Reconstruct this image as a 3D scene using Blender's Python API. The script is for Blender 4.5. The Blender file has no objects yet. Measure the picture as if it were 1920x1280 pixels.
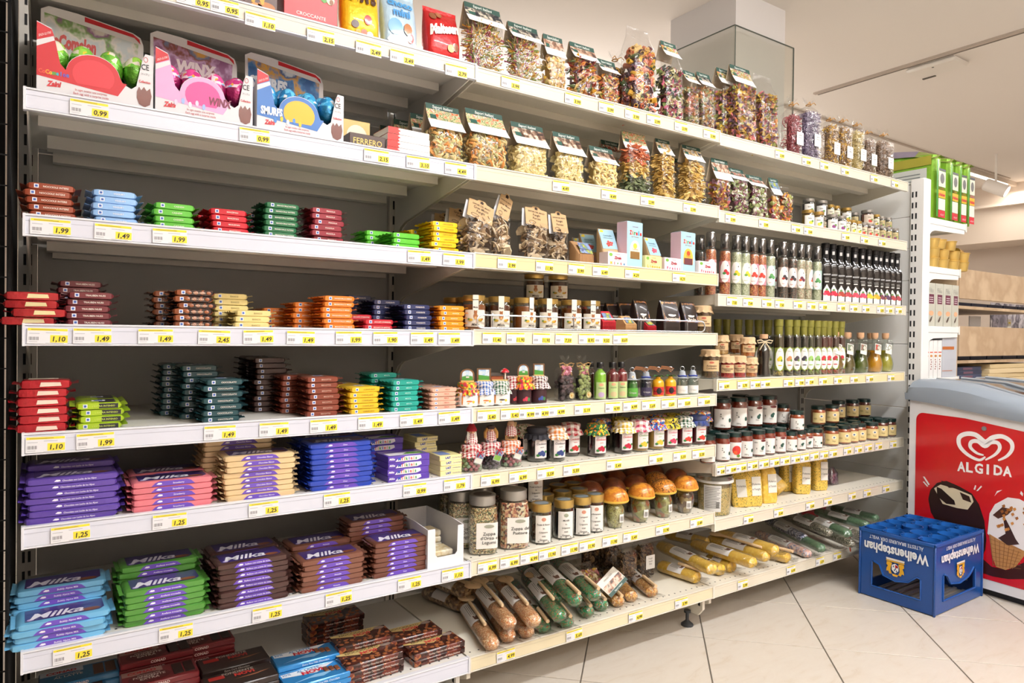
import bpy, math, random
import numpy as np
from mathutils import Vector, Matrix, geometry
R = random.Random(7)
PI = math.pi
S = bpy.context.scene
COL = S.collection

# ---------------------------------------------------------------- camera, world, lights, exposure
F_PX, YAW, PITCH, ROLL, CAM_H = 1298.35, .59521, .00999, .011727, 1.04
CAM = Vector((.0329, -1.6285, CAM_H))
_c, _s = math.cos(YAW), math.sin(YAW)
_r = Vector((_c, -_s, 0)); _f = Vector((_s, _c, 0)); _u = Vector((0, 0, 1))
FW = math.cos(PITCH) * _f - math.sin(PITCH) * _u
_u2 = math.sin(PITCH) * _f + math.cos(PITCH) * _u
RT = math.cos(ROLL) * _r + math.sin(ROLL) * _u2
UP = -math.sin(ROLL) * _r + math.cos(ROLL) * _u2
cd = bpy.data.cameras.new('camera'); cam = bpy.data.objects.new('camera', cd); COL.objects.link(cam)
cd.sensor_width = 36; cd.lens = F_PX / 1920 * 36; cd.clip_start = .02
cam.matrix_world = Matrix(((RT.x, UP.x, -FW.x, CAM.x), (RT.y, UP.y, -FW.y, CAM.y), (RT.z, UP.z, -FW.z, CAM.z), (0, 0, 0, 1)))
S.camera = cam
S.view_settings.view_transform = 'Standard'; S.view_settings.look = 'None'
S.view_settings.gamma = 1; S.view_settings.exposure = -.58; S.view_settings.use_curve_mapping = False
S.cycles.transparent_max_bounces = 20; S.cycles.max_bounces = 7; S.cycles.diffuse_bounces = 4
w = bpy.data.worlds.new('world'); S.world = w; w.use_nodes = True
w.node_tree.nodes['Background'].inputs[0].default_value = (1, .93, .86, 1)
w.node_tree.nodes['Background'].inputs[1].default_value = .38
def area(name, loc, sx, sy, power, col, rot=(0, 0, 0), spread=PI):
    l = bpy.data.lights.new(name, 'AREA'); l.shape = 'RECTANGLE'; l.size = sx; l.size_y = sy
    l.energy = power; l.color = col; l.spread = spread
    o = bpy.data.objects.new(name, l); COL.objects.link(o); o.location = loc; o.rotation_euler = rot
    return o
area('ceiling_led_or_fill', (1.85, -1.6, 2.76), 2.2, .12, 102, (.975, .985, 1), (math.radians(10), 0, 0))
area('ceiling_led_or_fill', (4.4, -1.5, 2.76), 1.6, .1, 42, (.985, .985, 1))
area('ceiling_led_or_fill', (1.6, -3.4, 2.74), 3.0, .12, 44, (.975, .985, 1))  # fill behind the camera, added to brighten the product fronts
area('added_uplight', (1.4, -3.3, 2.2), 3.0, .12, 255, (1, .965, .935), (PI, 0, 0))  # added light aimed up behind the camera to lift the ceiling
area('added_uplight', (3.6, 2.9, 2.2), 3.0, .12, 140, (1, .945, .9), (PI, 0, 0))  # second added light aimed up, beyond the shelving, brightens the ceiling there
area('ceiling_led_or_fill', (8.5, 1.6, 2.70), .9, .06, 12, (1, .92, .82))
area('ceiling_led_or_fill', (6.4, -.9, 2.72), 1.8, .1, 62, (1, .94, .88))  # fill added at the far right for warm bounce on the ceiling
area('ceiling_led_or_fill', (5.8, 3.2, 2.72), 1.8, .1, 62, (1, .94, .88))  # fill added past the shelving, bounces warm light upwards
area('ceiling_led_or_fill', (1.6, 2.6, 2.72), 2.6, .1, 70, (1, .96, .92))  # fill added in the aisle behind so its bounce reaches the ceiling

# ---------------------------------------------------------------- pixel helpers (1920 x 1280 frame)
def ray(u, v): return FW + RT * ((u - 960) / F_PX) - UP * ((v - 640) / F_PX)
def onz(u, v, z): d = ray(u, v); return CAM + d * ((z - CAM.z) / d.z)
def ony(u, y, v=640): d = ray(u, v); return CAM + d * ((y - CAM.y) / d.y)
def onx(u, v, x): d = ray(u, v); return CAM + d * ((x - CAM.x) / d.x)

# ---------------------------------------------------------------- materials
MATS = {}
def lin(h):
    if isinstance(h, str):
        h = h.lstrip('#'); c = [int(h[i:i+2], 16) / 255 for i in (0, 2, 4)]
    else: c = h
    return tuple((x / 12.92 if x <= .04045 else ((x + .055) / 1.055) ** 2.4) for x in c) + (1,)
def newmat(name):
    m = bpy.data.materials.new(name); m.use_nodes = True; nt = m.node_tree
    return m, nt, nt.nodes['Principled BSDF'], nt.nodes, nt.links
def P(hexc, rough=.5, metal=0, coat=0, bump=0, bscale=60, trans=0, var=0, vscale=20):
    key = ('P', hexc, rough, metal, coat, bump, bscale, trans, var, vscale)
    if key in MATS: return MATS[key]
    m, nt, b, N, L = newmat('paint_' + hexc)
    b.inputs['Base Color'].default_value = lin(hexc); b.inputs['Roughness'].default_value = rough
    b.inputs['Metallic'].default_value = metal; b.inputs['Coat Weight'].default_value = coat
    b.inputs['Coat Roughness'].default_value = .08; b.inputs['Transmission Weight'].default_value = trans
    if bump or var:
        tc = N.new('ShaderNodeTexCoord'); n = N.new('ShaderNodeTexNoise'); n.inputs['Scale'].default_value = bscale if bump else vscale
        n.inputs['Detail'].default_value = 4
        L.new(tc.outputs['Object'], n.inputs['Vector'])
        if bump:
            bp = N.new('ShaderNodeBump'); bp.inputs['Strength'].default_value = bump; bp.inputs['Distance'].default_value = .004
            L.new(n.outputs['Fac'], bp.inputs['Height']); L.new(bp.outputs[0], b.inputs['Normal'])
        if var:
            mx = N.new('ShaderNodeMix'); mx.data_type = 'RGBA'; c = lin(hexc)
            mx.inputs[6].default_value = tuple(x * (1 - var) for x in c[:3]) + (1,); mx.inputs[7].default_value = tuple(min(1, x * (1 + var)) for x in c[:3]) + (1,)
            L.new(n.outputs['Fac'], mx.inputs[0]); L.new(mx.outputs[2], b.inputs['Base Color'])
    MATS[key] = m; return m
def FOIL(hexc, rough=.32): return P(hexc, rough, .25, .3, .35, 90)
def CLEAR(tint='#ffffff', lo=.06, hi=.75, rough=.06, bump=0):
    key = ('C', tint, lo, hi, rough, bump)
    if key in MATS: return MATS[key]
    m, nt, b, N, L = newmat('clear_' + tint); N.remove(b)
    tr = N.new('ShaderNodeBsdfTransparent'); tr.inputs[0].default_value = lin(tint)
    gl = N.new('ShaderNodeBsdfGlossy'); gl.inputs['Roughness'].default_value = rough
    lw = N.new('ShaderNodeLayerWeight'); lw.inputs[0].default_value = .35
    mr = N.new('ShaderNodeMapRange'); mr.inputs[3].default_value = lo; mr.inputs[4].default_value = hi
    L.new(lw.outputs['Facing'], mr.inputs[0])
    mx = N.new('ShaderNodeMixShader'); L.new(mr.outputs[0], mx.inputs[0]); L.new(tr.outputs[0], mx.inputs[1]); L.new(gl.outputs[0], mx.inputs[2])
    if bump:
        tc = N.new('ShaderNodeTexCoord'); n = N.new('ShaderNodeTexNoise'); n.inputs['Scale'].default_value = 28; n.inputs['Detail'].default_value = 3
        n.inputs['Distortion'].default_value = 1.2
        bp = N.new('ShaderNodeBump'); bp.inputs['Strength'].default_value = bump; bp.inputs['Distance'].default_value = .012
        L.new(tc.outputs['Object'], n.inputs['Vector']); L.new(n.outputs['Fac'], bp.inputs['Height'])
        L.new(bp.outputs[0], gl.inputs['Normal']); L.new(bp.outputs[0], lw.inputs['Normal'])
    L.new(mx.outputs[0], nt.nodes['Material Output'].inputs[0]); MATS[key] = m; return m
FILM = lambda: CLEAR('#fdfdfd', .03, .34, .12, .55)
GLASS = lambda: CLEAR('#f6fbf8', .05, .7, .03)
def SPOTS(name, cols, scale, rough=.55, kind='voronoi', coat=0):
    key = ('S', name)
    if key in MATS: return MATS[key]
    m, nt, b, N, L = newmat(name); tc = N.new('ShaderNodeTexCoord')
    rp = N.new('ShaderNodeValToRGB'); rp.color_ramp.interpolation = 'CONSTANT' if kind == 'voronoi' else 'LINEAR'
    if kind == 'voronoi':
        t = N.new('ShaderNodeTexVoronoi'); t.inputs['Scale'].default_value = scale
        sp = N.new('ShaderNodeSeparateColor'); L.new(t.outputs['Color'], sp.inputs[0]); L.new(sp.outputs[0], rp.inputs[0])
    else:
        t = N.new('ShaderNodeTexNoise'); t.inputs['Scale'].default_value = scale; t.inputs['Detail'].default_value = 3
        mr = N.new('ShaderNodeMapRange'); mr.inputs[1].default_value = .36; mr.inputs[2].default_value = .64
        L.new(t.outputs['Fac'], mr.inputs[0]); L.new(mr.outputs[0], rp.inputs[0])
    L.new(tc.outputs['Object'], t.inputs['Vector'])
    e = rp.color_ramp.elements
    while len(e) < len(cols): e.new(.5)
    for i, c in enumerate(cols):
        e[i].position = i / len(cols) if kind == 'voronoi' else i / max(1, len(cols) - 1); e[i].color = lin(c)
    L.new(rp.outputs[0], b.inputs['Base Color']); b.inputs['Roughness'].default_value = rough; b.inputs['Coat Weight'].default_value = coat
    MATS[key] = m; return m
def GINGHAM(c1, c2='#f4f0ea', scale=120):
    key = ('G', c1, c2, scale)
    if key in MATS: return MATS[key]
    m, nt, b, N, L = newmat('gingham_' + c1); tc = N.new('ShaderNodeTexCoord'); sp = N.new('ShaderNodeSeparateXYZ'); L.new(tc.outputs['Object'], sp.inputs[0])
    def stripe(a, o):
        mm = N.new('ShaderNodeMath'); mm.operation = 'MULTIPLY'; mm.inputs[1].default_value = scale
        L.new(a, mm.inputs[0]); f = N.new('ShaderNodeMath'); f.operation = 'PINGPONG'; f.inputs[1].default_value = 1; L.new(mm.outputs[0], f.inputs[0])
        g = N.new('ShaderNodeMath'); g.operation = 'GREATER_THAN'; g.inputs[1].default_value = .5; L.new(f.outputs[0], g.inputs[0]); return g.outputs[0]
    ad = N.new('ShaderNodeMath'); ad.operation = 'ADD'; L.new(sp.outputs[1], ad.inputs[0]); L.new(sp.outputs[2], ad.inputs[1])
    s1, s2 = stripe(sp.outputs[0], 0), stripe(ad.outputs[0], 0)
    a2 = N.new('ShaderNodeMath'); a2.operation = 'ADD'; L.new(s1, a2.inputs[0]); L.new(s2, a2.inputs[1])
    h = N.new('ShaderNodeMath'); h.operation = 'MULTIPLY'; h.inputs[1].default_value = .5; L.new(a2.outputs[0], h.inputs[0])
    mx = N.new('ShaderNodeMix'); mx.data_type = 'RGBA'; mx.inputs[6].default_value = lin(c2); mx.inputs[7].default_value = lin(c1)
    L.new(h.outputs[0], mx.inputs[0]); L.new(mx.outputs[2], b.inputs['Base Color']); b.inputs['Roughness'].default_value = .9
    MATS[key] = m; return m
def GLOW(hexc, st):
    m, nt, b, N, L = newmat('glow'); b.inputs['Emission Color'].default_value = lin(hexc); b.inputs['Emission Strength'].default_value = st; return m

# ---------------------------------------------------------------- mesh builder
TXT = {}
def text_geo(s, bold=0, shear=0):
    key = (s, bold, shear)
    if key in TXT: return TXT[key]
    c = bpy.data.curves.new('t', 'FONT'); c.body = s; c.size = 1; c.resolution_u = 2; c.offset = bold; c.shear = shear
    o = bpy.data.objects.new('t', c); COL.objects.link(o)
    bpy.context.view_layer.update()
    me = bpy.data.meshes.new_from_object(o.evaluated_get(bpy.context.evaluated_depsgraph_get()))
    vs = [(v.co.x, v.co.y) for v in me.vertices]; fs = [tuple(p.vertices) for p in me.polygons]
    bpy.data.objects.remove(o); bpy.data.curves.remove(c); bpy.data.meshes.remove(me)
    if not vs: vs = [(0, 0)]
    xs = [v[0] for v in vs]; ys = [v[1] for v in vs]
    TXT[key] = (vs, fs, min(xs), max(xs), min(ys), max(ys)); return TXT[key]

class M:
    def __init__(s): s.v = []; s.f = []; s.mi = []; s.ms = []
    def m(s, mat):
        for i, x in enumerate(s.ms):
            if x is mat: return i
        s.ms.append(mat); return len(s.ms) - 1
    def add(s, vs, fs, mat):
        o = len(s.v); s.v += [tuple(v) for v in vs]; k = s.m(mat)
        s.f += [tuple(i + o for i in f) for f in fs]; s.mi += [k] * len(fs); return s
    def box(s, x0, x1, y0, y1, z0, z1, mat, bev=0):
        if bev:
            b = bev; pts = []
            for z, k in ((z0, b), (z0 + b, 0), (z1 - b, 0), (z1, b)):
                pts.append([(x0 + k, y0 + b, z) , (x0 + b, y0 + k, z), (x1 - b, y0 + k, z), (x1 - k, y0 + b, z), (x1 - k, y1 - b, z), (x1 - b, y1 - k, z), (x0 + b, y1 - k, z), (x0 + k, y1 - b, z)])
            return s.loft(pts, mat, True, True)
        v = [(x, y, z) for z in (z0, z1) for y in (y0, y1) for x in (x0, x1)]
        return s.add(v, [(0, 2, 3, 1), (4, 5, 7, 6), (0, 1, 5, 4), (2, 6, 7, 3), (0, 4, 6, 2), (1, 3, 7, 5)], mat)
    def loft(s, rings, mat, cap0=False, cap1=False, closed=True):
        n = len(rings[0]); vs = [p for r in rings for p in r]; fs = []
        for i in range(len(rings) - 1):
            for j in range(n if closed else n - 1):
                k = (j + 1) % n; fs.append((i * n + j, i * n + k, (i + 1) * n + k, (i + 1) * n + j))
        if cap0: fs.append(tuple(range(n))[::-1])
        if cap1: fs.append(tuple((len(rings) - 1) * n + j for j in range(n)))
        return s.add(vs, fs, mat)
    def lathe(s, prof, mat, seg=18, c=(0, 0, 0), sq=0, cap0=True, cap1=True, ruffle=None, a0=0):
        rings = []
        for i, (r, z) in enumerate(prof):
            ring = []
            for j in range(seg):
                a = a0 + 2 * PI * j / seg; k = 1
                if sq:
                    ca, sa = abs(math.cos(a)), abs(math.sin(a)); k = (ca ** sq + sa ** sq) ** (-1 / sq)
                if ruffle and i in ruffle: k *= 1 + ruffle[i] * math.sin(j * 2.1 + i) ; z2 = z + ruffle[i] * .02 * math.cos(j * 1.7)
                else: z2 = z
                ring.append((c[0] + r * k * math.cos(a), c[1] + r * k * math.sin(a), c[2] + z2))
            rings.append(ring)
        return s.loft(rings, mat, cap0, cap1)
    def ell(s, c, rx, ry, rz, mat, seg=10, rings=6):
        pr = []
        for i in range(rings + 1):
            t = -PI / 2 + PI * i / rings; pr.append([(c[0] + max(.02, math.cos(t)) * rx * math.cos(2 * PI * j / seg), c[1] + max(.02, math.cos(t)) * ry * math.sin(2 * PI * j / seg), c[2] + rz * math.sin(t)) for j in range(seg)])
        return s.loft(pr, mat, True, True)
    def tube(s, pts, r, mat, seg=6, cap=True, closed=False):
        pts = [Vector(p) for p in pts]; rings = []; n = len(pts)
        rr = r if isinstance(r, (list, tuple)) else [r] * n
        up = Vector((0, 0, 1)); t0 = (pts[1] - pts[0]).normalized()
        if abs(t0.z) > .9: up = Vector((0, 1, 0))
        for i, p in enumerate(pts):
            if closed: t = (pts[(i + 1) % n] - pts[i - 1]).normalized()
            else: t = (pts[min(n - 1, i + 1)] - pts[max(0, i - 1)]).normalized()
            a = t.cross(up).normalized(); b = a.cross(t).normalized(); up = b
            rings.append([tuple(p + (a * math.cos(2 * PI * j / seg) + b * math.sin(2 * PI * j / seg)) * rr[i]) for j in range(seg)])
        if closed: rings.append(rings[0]); cap = False
        return s.loft(rings, mat, cap, cap)
    def plate(s, outer, holes, th, mat, fn=None, edge=None):
        """outline (x, y) with holes, th thick along local +z; fn maps (x, y, z) to 3D"""
        fn = fn or (lambda x, y, z: (x, z, y))
        loops = [outer] + list(holes)
        tri = geometry.tessellate_polygon([[Vector((p[0], p[1], 0)) for p in l] for l in loops])
        flat = [p for l in loops for p in l]; n = len(flat)
        s.add([fn(p[0], p[1], 0) for p in flat], [tuple(t) for t in tri], mat)
        if th:
            s.add([fn(p[0], p[1], th) for p in flat], [tuple(t)[::-1] for t in tri], mat)
            for l in loops:
                k = len(l); s.add([fn(p[0], p[1], z) for z in (0, th) for p in l], [(j, (j + 1) % k, k + (j + 1) % k, k + j) for j in range(k)], edge or mat)
        return s
    def text(s, txt, size, fn, mat, bold=0, shear=0, align='c', maxw=None, flipx=1, flipy=1):
        """fn maps planar (x, y) to 3D; size is cap height"""
        vs, fs, x0, x1, y0, y1 = text_geo(txt, bold, shear); k = size / .69; w = (x1 - x0) * k
        kx = k * (maxw / w if maxw and w > maxw else 1)
        ox = {'c': -(x0 + x1) / 2, 'l': -x0, 'r': -x1}[align]
        return s.add([fn((v[0] + ox) * kx * flipx, v[1] * k * flipy) for v in vs], fs, mat)
    def quad(s, fn, x0, x1, y0, y1, mat, nx=1):
        vs = [fn(x0 + (x1 - x0) * i / nx, y) for y in (y0, y1) for i in range(nx + 1)]
        return s.add(vs, [(i, i + 1, nx + 2 + i, nx + 1 + i) for i in range(nx)], mat)
    def ngon(s, fn, pts, mat): return s.plate(pts, [], 0, mat, lambda x, y, z: fn(x, y))
    def mesh(s, name, smooth=38):
        me = bpy.data.meshes.new(name); me.from_pydata(s.v, [], s.f)
        for x in s.ms: me.materials.append(x)
        me.polygons.foreach_set('material_index', s.mi)
        me.polygons.foreach_set('use_smooth', [True] * len(s.f))
        me.update()
        if smooth: me.set_sharp_from_angle(angle=math.radians(smooth))
        return me
def front(y, z0=0, x0=0): return lambda x, v: (x0 + x, y, z0 + v)         # plane facing -Y
def top(z, x0=0, y0=0): return lambda x, v: (x0 + x, y0 + v, z)            # plane facing +Z
def cyl(r, z0=0, a0=0): return lambda x, v: (r * math.sin(x / r + a0), -r * math.cos(x / r + a0), z0 + v)
def arc(cx, cy, rx, ry, a, b, n): return [(cx + rx * math.cos(math.radians(a + (b - a) * i / n)), cy + ry * math.sin(math.radians(a + (b - a) * i / n))) for i in range(n + 1)]

# ---------------------------------------------------------------- things, parts, structure
def tagp(o, label=None, cat=None, group=None, kind=None):
    for k, v in (('label', label), ('category', cat), ('group', group), ('kind', kind)):
        if v: o[k] = v
    return o
def obj(name, me, parent=None, loc=(0, 0, 0), rz=0, rot=None):
    if isinstance(me, M): me = me.mesh(name)
    o = bpy.data.objects.new(name, me); COL.objects.link(o)
    o.location = loc; o.rotation_euler = rot or (0, 0, rz)
    if parent: o.parent = parent
    return o
def thing(name, label, cat, loc, rz=0, group=None, rot=None, scale=None):
    o = bpy.data.objects.new(name, None); COL.objects.link(o); o.empty_display_size = .02
    o.location = loc; o.rotation_euler = rot or (0, 0, rz)
    if scale: o.scale = scale
    return tagp(o, label, cat, group)
def put(name, parts, label, cat, loc, rz=0, group=None, rot=None, scale=None):
    """parts: [(part name, mesh, kind or None[, label[, sub parts]])]; one part only -> the thing is that mesh"""
    if len(parts) == 1 and not (len(parts[0]) > 2 and parts[0][2]):
        o = obj(name, parts[0][1], None, loc, rz, rot)
        if scale: o.scale = scale
        return tagp(o, label, cat, group)
    t = thing(name, label, cat, loc, rz, group, rot, scale)
    for p in parts:
        c = obj(p[0], p[1], t)
        if len(p) > 2 and p[2]: c['kind'] = p[2]
        if len(p) > 3 and p[3]: c['label'] = p[3]
    return t
ORD = ['lowest', 'second lowest', 'third lowest', 'fourth lowest', 'fifth lowest', 'sixth lowest', 'seventh lowest', 'eighth lowest', 'ninth lowest', 'tenth lowest']
NTH = ['first', 'second', 'third', 'fourth', 'fifth', 'sixth', 'seventh', 'eighth', 'ninth', 'tenth', 'eleventh', 'twelfth', 'thirteenth', 'fourteenth', 'fifteenth', 'sixteenth', 'seventeenth', 'eighteenth', 'nineteenth']
def ordn(i, n): return 'only' if n == 1 else 'topmost' if i == n - 1 else ORD[i]
def nthl(i, n): return 'leftmost' if i == 0 else 'rightmost' if i == n - 1 else NTH[i] + ' from left'
CACHE = {}
def cached(key, fn):
    if key not in CACHE: CACHE[key] = fn()
    return CACHE[key]

# ---------------------------------------------------------------- loose pieces (pasta, grains, slices)
def piece(kind):
    m = M(); X = None
    if kind == 'ring':      # tortellini-like ring, a little open
        rings = []
        for i in range(9):
            a = 2 * PI * i / 8.0 * .94; rr = .27 + .10 * math.sin(a / 2)
            rings.append([((1 + rr * math.cos(b)) * math.cos(a), (1 + rr * math.cos(b)) * math.sin(a), rr * 1.2 * math.sin(b)) for b in (0, PI * .5, PI, PI * 1.5)])
        m.loft(rings, X, True, True)
    elif kind == 'tube':
        rings = [[(r * math.cos(PI / 4 * j), r * math.sin(PI / 4 * j), z) for j in range(8)] for r, z in ((.42, -1), (.42, 1), (.32, 1), (.32, -1), (.42, -1))]
        m.loft(rings, X)
    elif kind == 'penne':
        rings = [[(r * math.cos(PI / 3 * j), r * math.sin(PI / 3 * j), z + .5 * math.cos(PI / 3 * j) * (r / .25)) for j in range(6)] for r, z in ((.26, -1), (.26, 1), (.17, 1), (.17, -1), (.26, -1))]
        m.loft(rings, X)
    elif kind == 'bow':
        v = []; f = []
        xs = (-1, -.5, 0, .5, 1); hs = (.62, .5, .12, .5, .62)
        for x, h in zip(xs, hs):
            v += [(x, -h, .12 * math.sin(x * 3)), (x, 0, .16 if x else .22), (x, h, -.12 * math.sin(x * 3))]
        for i in range(4):
            for j in range(2): f.append((i * 3 + j, i * 3 + 3 + j, i * 3 + 4 + j, i * 3 + 1 + j))
        m.add(v, f, X)
    elif kind == 'cup':
        rings = [[(r * math.cos(PI / 4 * j), r * .8 * math.sin(PI / 4 * j), z) for j in range(8)] for r, z in ((.15, -.45), (.62, -.3), (.95, .15), (.72, .12), (.3, -.12))]
        m.loft(rings, X, True, True)
    elif kind == 'square':
        v = [(x, y, z) for z in (-.12, .12) for x, y in ((-.8, -.7), (.8, -.75), (.82, .7), (-.78, .72))]
        v += [(0, 0, .38), (0, 0, -.38)]
        m.add(v, [(0, 1, 5, 4), (1, 2, 6, 5), (2, 3, 7, 6), (3, 0, 4, 7), (4, 5, 8), (5, 6, 8), (6, 7, 8), (7, 4, 8), (1, 0, 9), (2, 1, 9), (3, 2, 9), (0, 3, 9)], X)
    elif kind == 'strand':
        m.tube([(-1, 0, 0), (-.35, .12, .05), (.3, -.06, .1), (1, .05, 0)], .055, X, 4)
    elif kind == 'curl':
        m.tube([(-.9, 0, 0), (-.5, .4, .1), (0, .1, .3), (.35, -.4, .1), (.9, -.1, -.1)], .075, X, 4)
    elif kind == 'ribbon':
        rings = []
        for i in range(7):
            t = -1 + i / 3; z = .28 * (1 - t * t); rings.append([(t, -.14, z), (t, .14, z + .04), (t, .14, z + .09), (t, -.14, z + .05)])
        m.loft(rings, X, True, True)
    elif kind == 'slice':   # dried mushroom slice: cap and stem outline
        pts = [(-.25, -1), (.2, -1), (.22, -.1), (.6, -.25), (1, .1), (.75, .6), (.2, .85), (-.4, .8), (-.85, .45), (-.95, 0), (-.5, -.2), (-.2, -.05)]
        m.plate(pts, [], .12, X, lambda x, y, z: (x, y, z + .25 * x * x + .15 * y))
    elif kind == 'ball': m.ell((0, 0, 0), 1, 1, 1, X, 8, 5)
    else:                   # grain
        m.add([(1, 0, 0), (-1, 0, 0), (0, .7, 0), (0, -.7, 0), (0, 0, .6), (0, 0, -.6)], [(0, 2, 4), (2, 1, 4), (1, 3, 4), (3, 0, 4), (2, 0, 5), (1, 2, 5), (3, 1, 5), (0, 3, 5)], X)
    return m.v, m.f
PIECES = {}
def scatter(pts, kind, size, mats, seed=0, flat=0, upright=0):
    """pts: list of (x, y, z); every piece randomly turned, coloured from mats"""
    if kind not in PIECES: PIECES[kind] = piece(kind)
    v, f = PIECES[kind]; v = np.array(v, float); rg = np.random.default_rng(seed + 11); out = M(); ids = [out.m(x) for x in mats]
    V = []; Fc = []; mi = []
    for i, p in enumerate(pts):
        q = rg.normal(size=4)
        if flat: q[1:3] *= (1 - flat)
        q /= np.linalg.norm(q); a, b, c, d = q
        Rm = np.array([[1 - 2 * (c * c + d * d), 2 * (b * c - a * d), 2 * (b * d + a * c)], [2 * (b * c + a * d), 1 - 2 * (b * b + d * d), 2 * (c * d - a * b)], [2 * (b * d - a * c), 2 * (c * d + a * b), 1 - 2 * (b * b + c * c)]])
        sc = size * (.85 + .3 * rg.random())
        o = len(v) * i
        V.append((v @ Rm.T) * sc + np.array(p)); Fc += [tuple(k + o for k in g) for g in f]; mi += [ids[int(rg.integers(len(ids)))]] * len(f)
    out.v = [tuple(x) for x in np.concatenate(V)]; out.f = Fc; out.mi = mi
    return out

# ================================================================ THE SETTING
def struct(name, m, loc=(0, 0, 0)):
    o = obj(name, m, None, loc); o['kind'] = 'structure'; return o
TS, Q0, P0 = .39, .997, 1.343
def floor_mat(grout=True):
    m, nt, b, N, L = newmat('floor_tile' + ('_joints' if grout else ''))
    tc = N.new('ShaderNodeTexCoord'); n = N.new('ShaderNodeTexNoise'); n.inputs['Scale'].default_value = 5; n.inputs['Detail'].default_value = 9; n.inputs['Roughness'].default_value = .68
    n.inputs['Distortion'].default_value = 1.6
    mpp = N.new('ShaderNodeMapping'); mpp.inputs['Rotation'].default_value = (0, 0, .7); mpp.inputs['Scale'].default_value = (1, 2.6, 1)
    rp = N.new('ShaderNodeValToRGB'); e = rp.color_ramp.elements
    e[0].position = .25; e[0].color = lin('#cfc8bd'); e[1].position = .78; e[1].color = lin('#bbac97'); x = e.new(.55); x.color = lin('#cac1b5')
    L.new(tc.outputs['Object'], mpp.inputs[0]); L.new(mpp.outputs[0], n.inputs['Vector']); L.new(n.outputs['Fac'], rp.inputs[0]); col = rp.outputs[0]
    b.inputs['Roughness'].default_value = .33
    if grout:
        sp = N.new('ShaderNodeSeparateXYZ'); L.new(tc.outputs['Object'], sp.inputs[0]); outs = []
        for sg, o0 in ((-1, Q0), (1, P0)):
            a = N.new('ShaderNodeMath'); a.operation = 'MULTIPLY_ADD'; a.inputs[1].default_value = sg; L.new(sp.outputs[1], a.inputs[0]); L.new(sp.outputs[0], a.inputs[2])
            d = N.new('ShaderNodeMath'); d.operation = 'MULTIPLY_ADD'; d.inputs[1].default_value = 1 / math.sqrt(2) / TS; d.inputs[2].default_value = -o0 / TS + 50.5; L.new(a.outputs[0], d.inputs[0])
            f = N.new('ShaderNodeMath'); f.operation = 'FRACT'; L.new(d.outputs[0], f.inputs[0])
            g = N.new('ShaderNodeMath'); g.operation = 'SUBTRACT'; g.inputs[1].default_value = .5; L.new(f.outputs[0], g.inputs[0])
            h = N.new('ShaderNodeMath'); h.operation = 'ABSOLUTE'; L.new(g.outputs[0], h.inputs[0]); outs.append(h.outputs[0])
        mn = N.new('ShaderNodeMath'); mn.operation = 'MINIMUM'; L.new(outs[0], mn.inputs[0]); L.new(outs[1], mn.inputs[1])
        lt = N.new('ShaderNodeMath'); lt.operation = 'LESS_THAN'; lt.inputs[1].default_value = .0065; L.new(mn.outputs[0], lt.inputs[0])
        mx = N.new('ShaderNodeMix'); mx.data_type = 'RGBA'; L.new(lt.outputs[0], mx.inputs[0]); L.new(col, mx.inputs[6]); mx.inputs[7].default_value = lin('#6d665d'); col = mx.outputs[2]
    L.new(col, b.inputs['Base Color']); return m
fl = struct('floor', M().box(-4, 14, -5, 7, -.1, -.0025, floor_mat()))
tile_me = M(); h = TS / 2 - .0022; s2 = 1 / math.sqrt(2)
rot = lambda x, y: ((x + y) * s2, (y - x) * s2)
tile_m = floor_mat(False)
k = .0008
tile_me.loft([[(*rot(x * (h - i), y * (h - i)), z) for x, y in ((-1, -1), (1, -1), (1, 1), (-1, 1))] for z, i in ((-.0025, 0), (-k, 0), (0, .001))], tile_m, False, True)
variants = []
for i in range(6):
    variants.append(tile_me.mesh('tile'))
nt_ = 0
for i in range(-8, 16):
    for j in range(-10, 14):
        q = Q0 + TS * (i + .5); p = P0 + TS * (j + .5); x, y = (p + q) * s2, (p - q) * s2
        if -.6 < x < 4.6 and -2.3 < y < 1.0:
            obj('tile', variants[nt_ % 6], fl, (x, y, 0)); nt_ += 1
wallm = P('#ddd0c4', .8)
ceilm = P('#ece5de', .85)
CZ = 2.80
struct('ceiling', M().box(-4, 14, -5, 7, CZ, CZ + .1, ceilm))
struct('wall_back', M().box(-4, 14, 6.9, 7, 0, CZ, wallm))
struct('wall_front', M().box(-4, 14, -5, -4.9, 0, CZ, wallm))
struct('wall_left', M().box(-4, -3.9, -5, 7, 0, CZ, P('#8d857c', .8)))
struct('wall_right', M().box(9.6, 9.7, -5, 7, 0, CZ, wallm))
zb1, zb2 = onx(1880, 388, 9.0).z, onx(1880, 452, 9.0).z
struct('trim_1', M().box(9.0, 9.6, -5, 5, zb2, CZ, P('#e6d8ca', .8)))
struct('trim_2', M().box(8.9, 9.02, -5, 5, zb1, zb1 + .03, P('#e9dccf', .8)))
pv = onx(1873, 470, 9.3)
struct('trim_3', M().box(9.1, 9.6, 1.0, 1.4, pv.z - .08, pv.z + .06, P('#b98a66', .7)))
gp = P('#b9aca0', .5)
struct('trim_4', M().box(4.60, 4.63, -3, 1.3, CZ - .012, CZ, gp).box(4.655, 4.665, -3, 1.3, CZ - .006, CZ, P('#8f867c', .6)))
struct('trim_5', M().box(4.6, 8.7, 1.58, 1.60, CZ - .012, CZ, gp))
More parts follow.
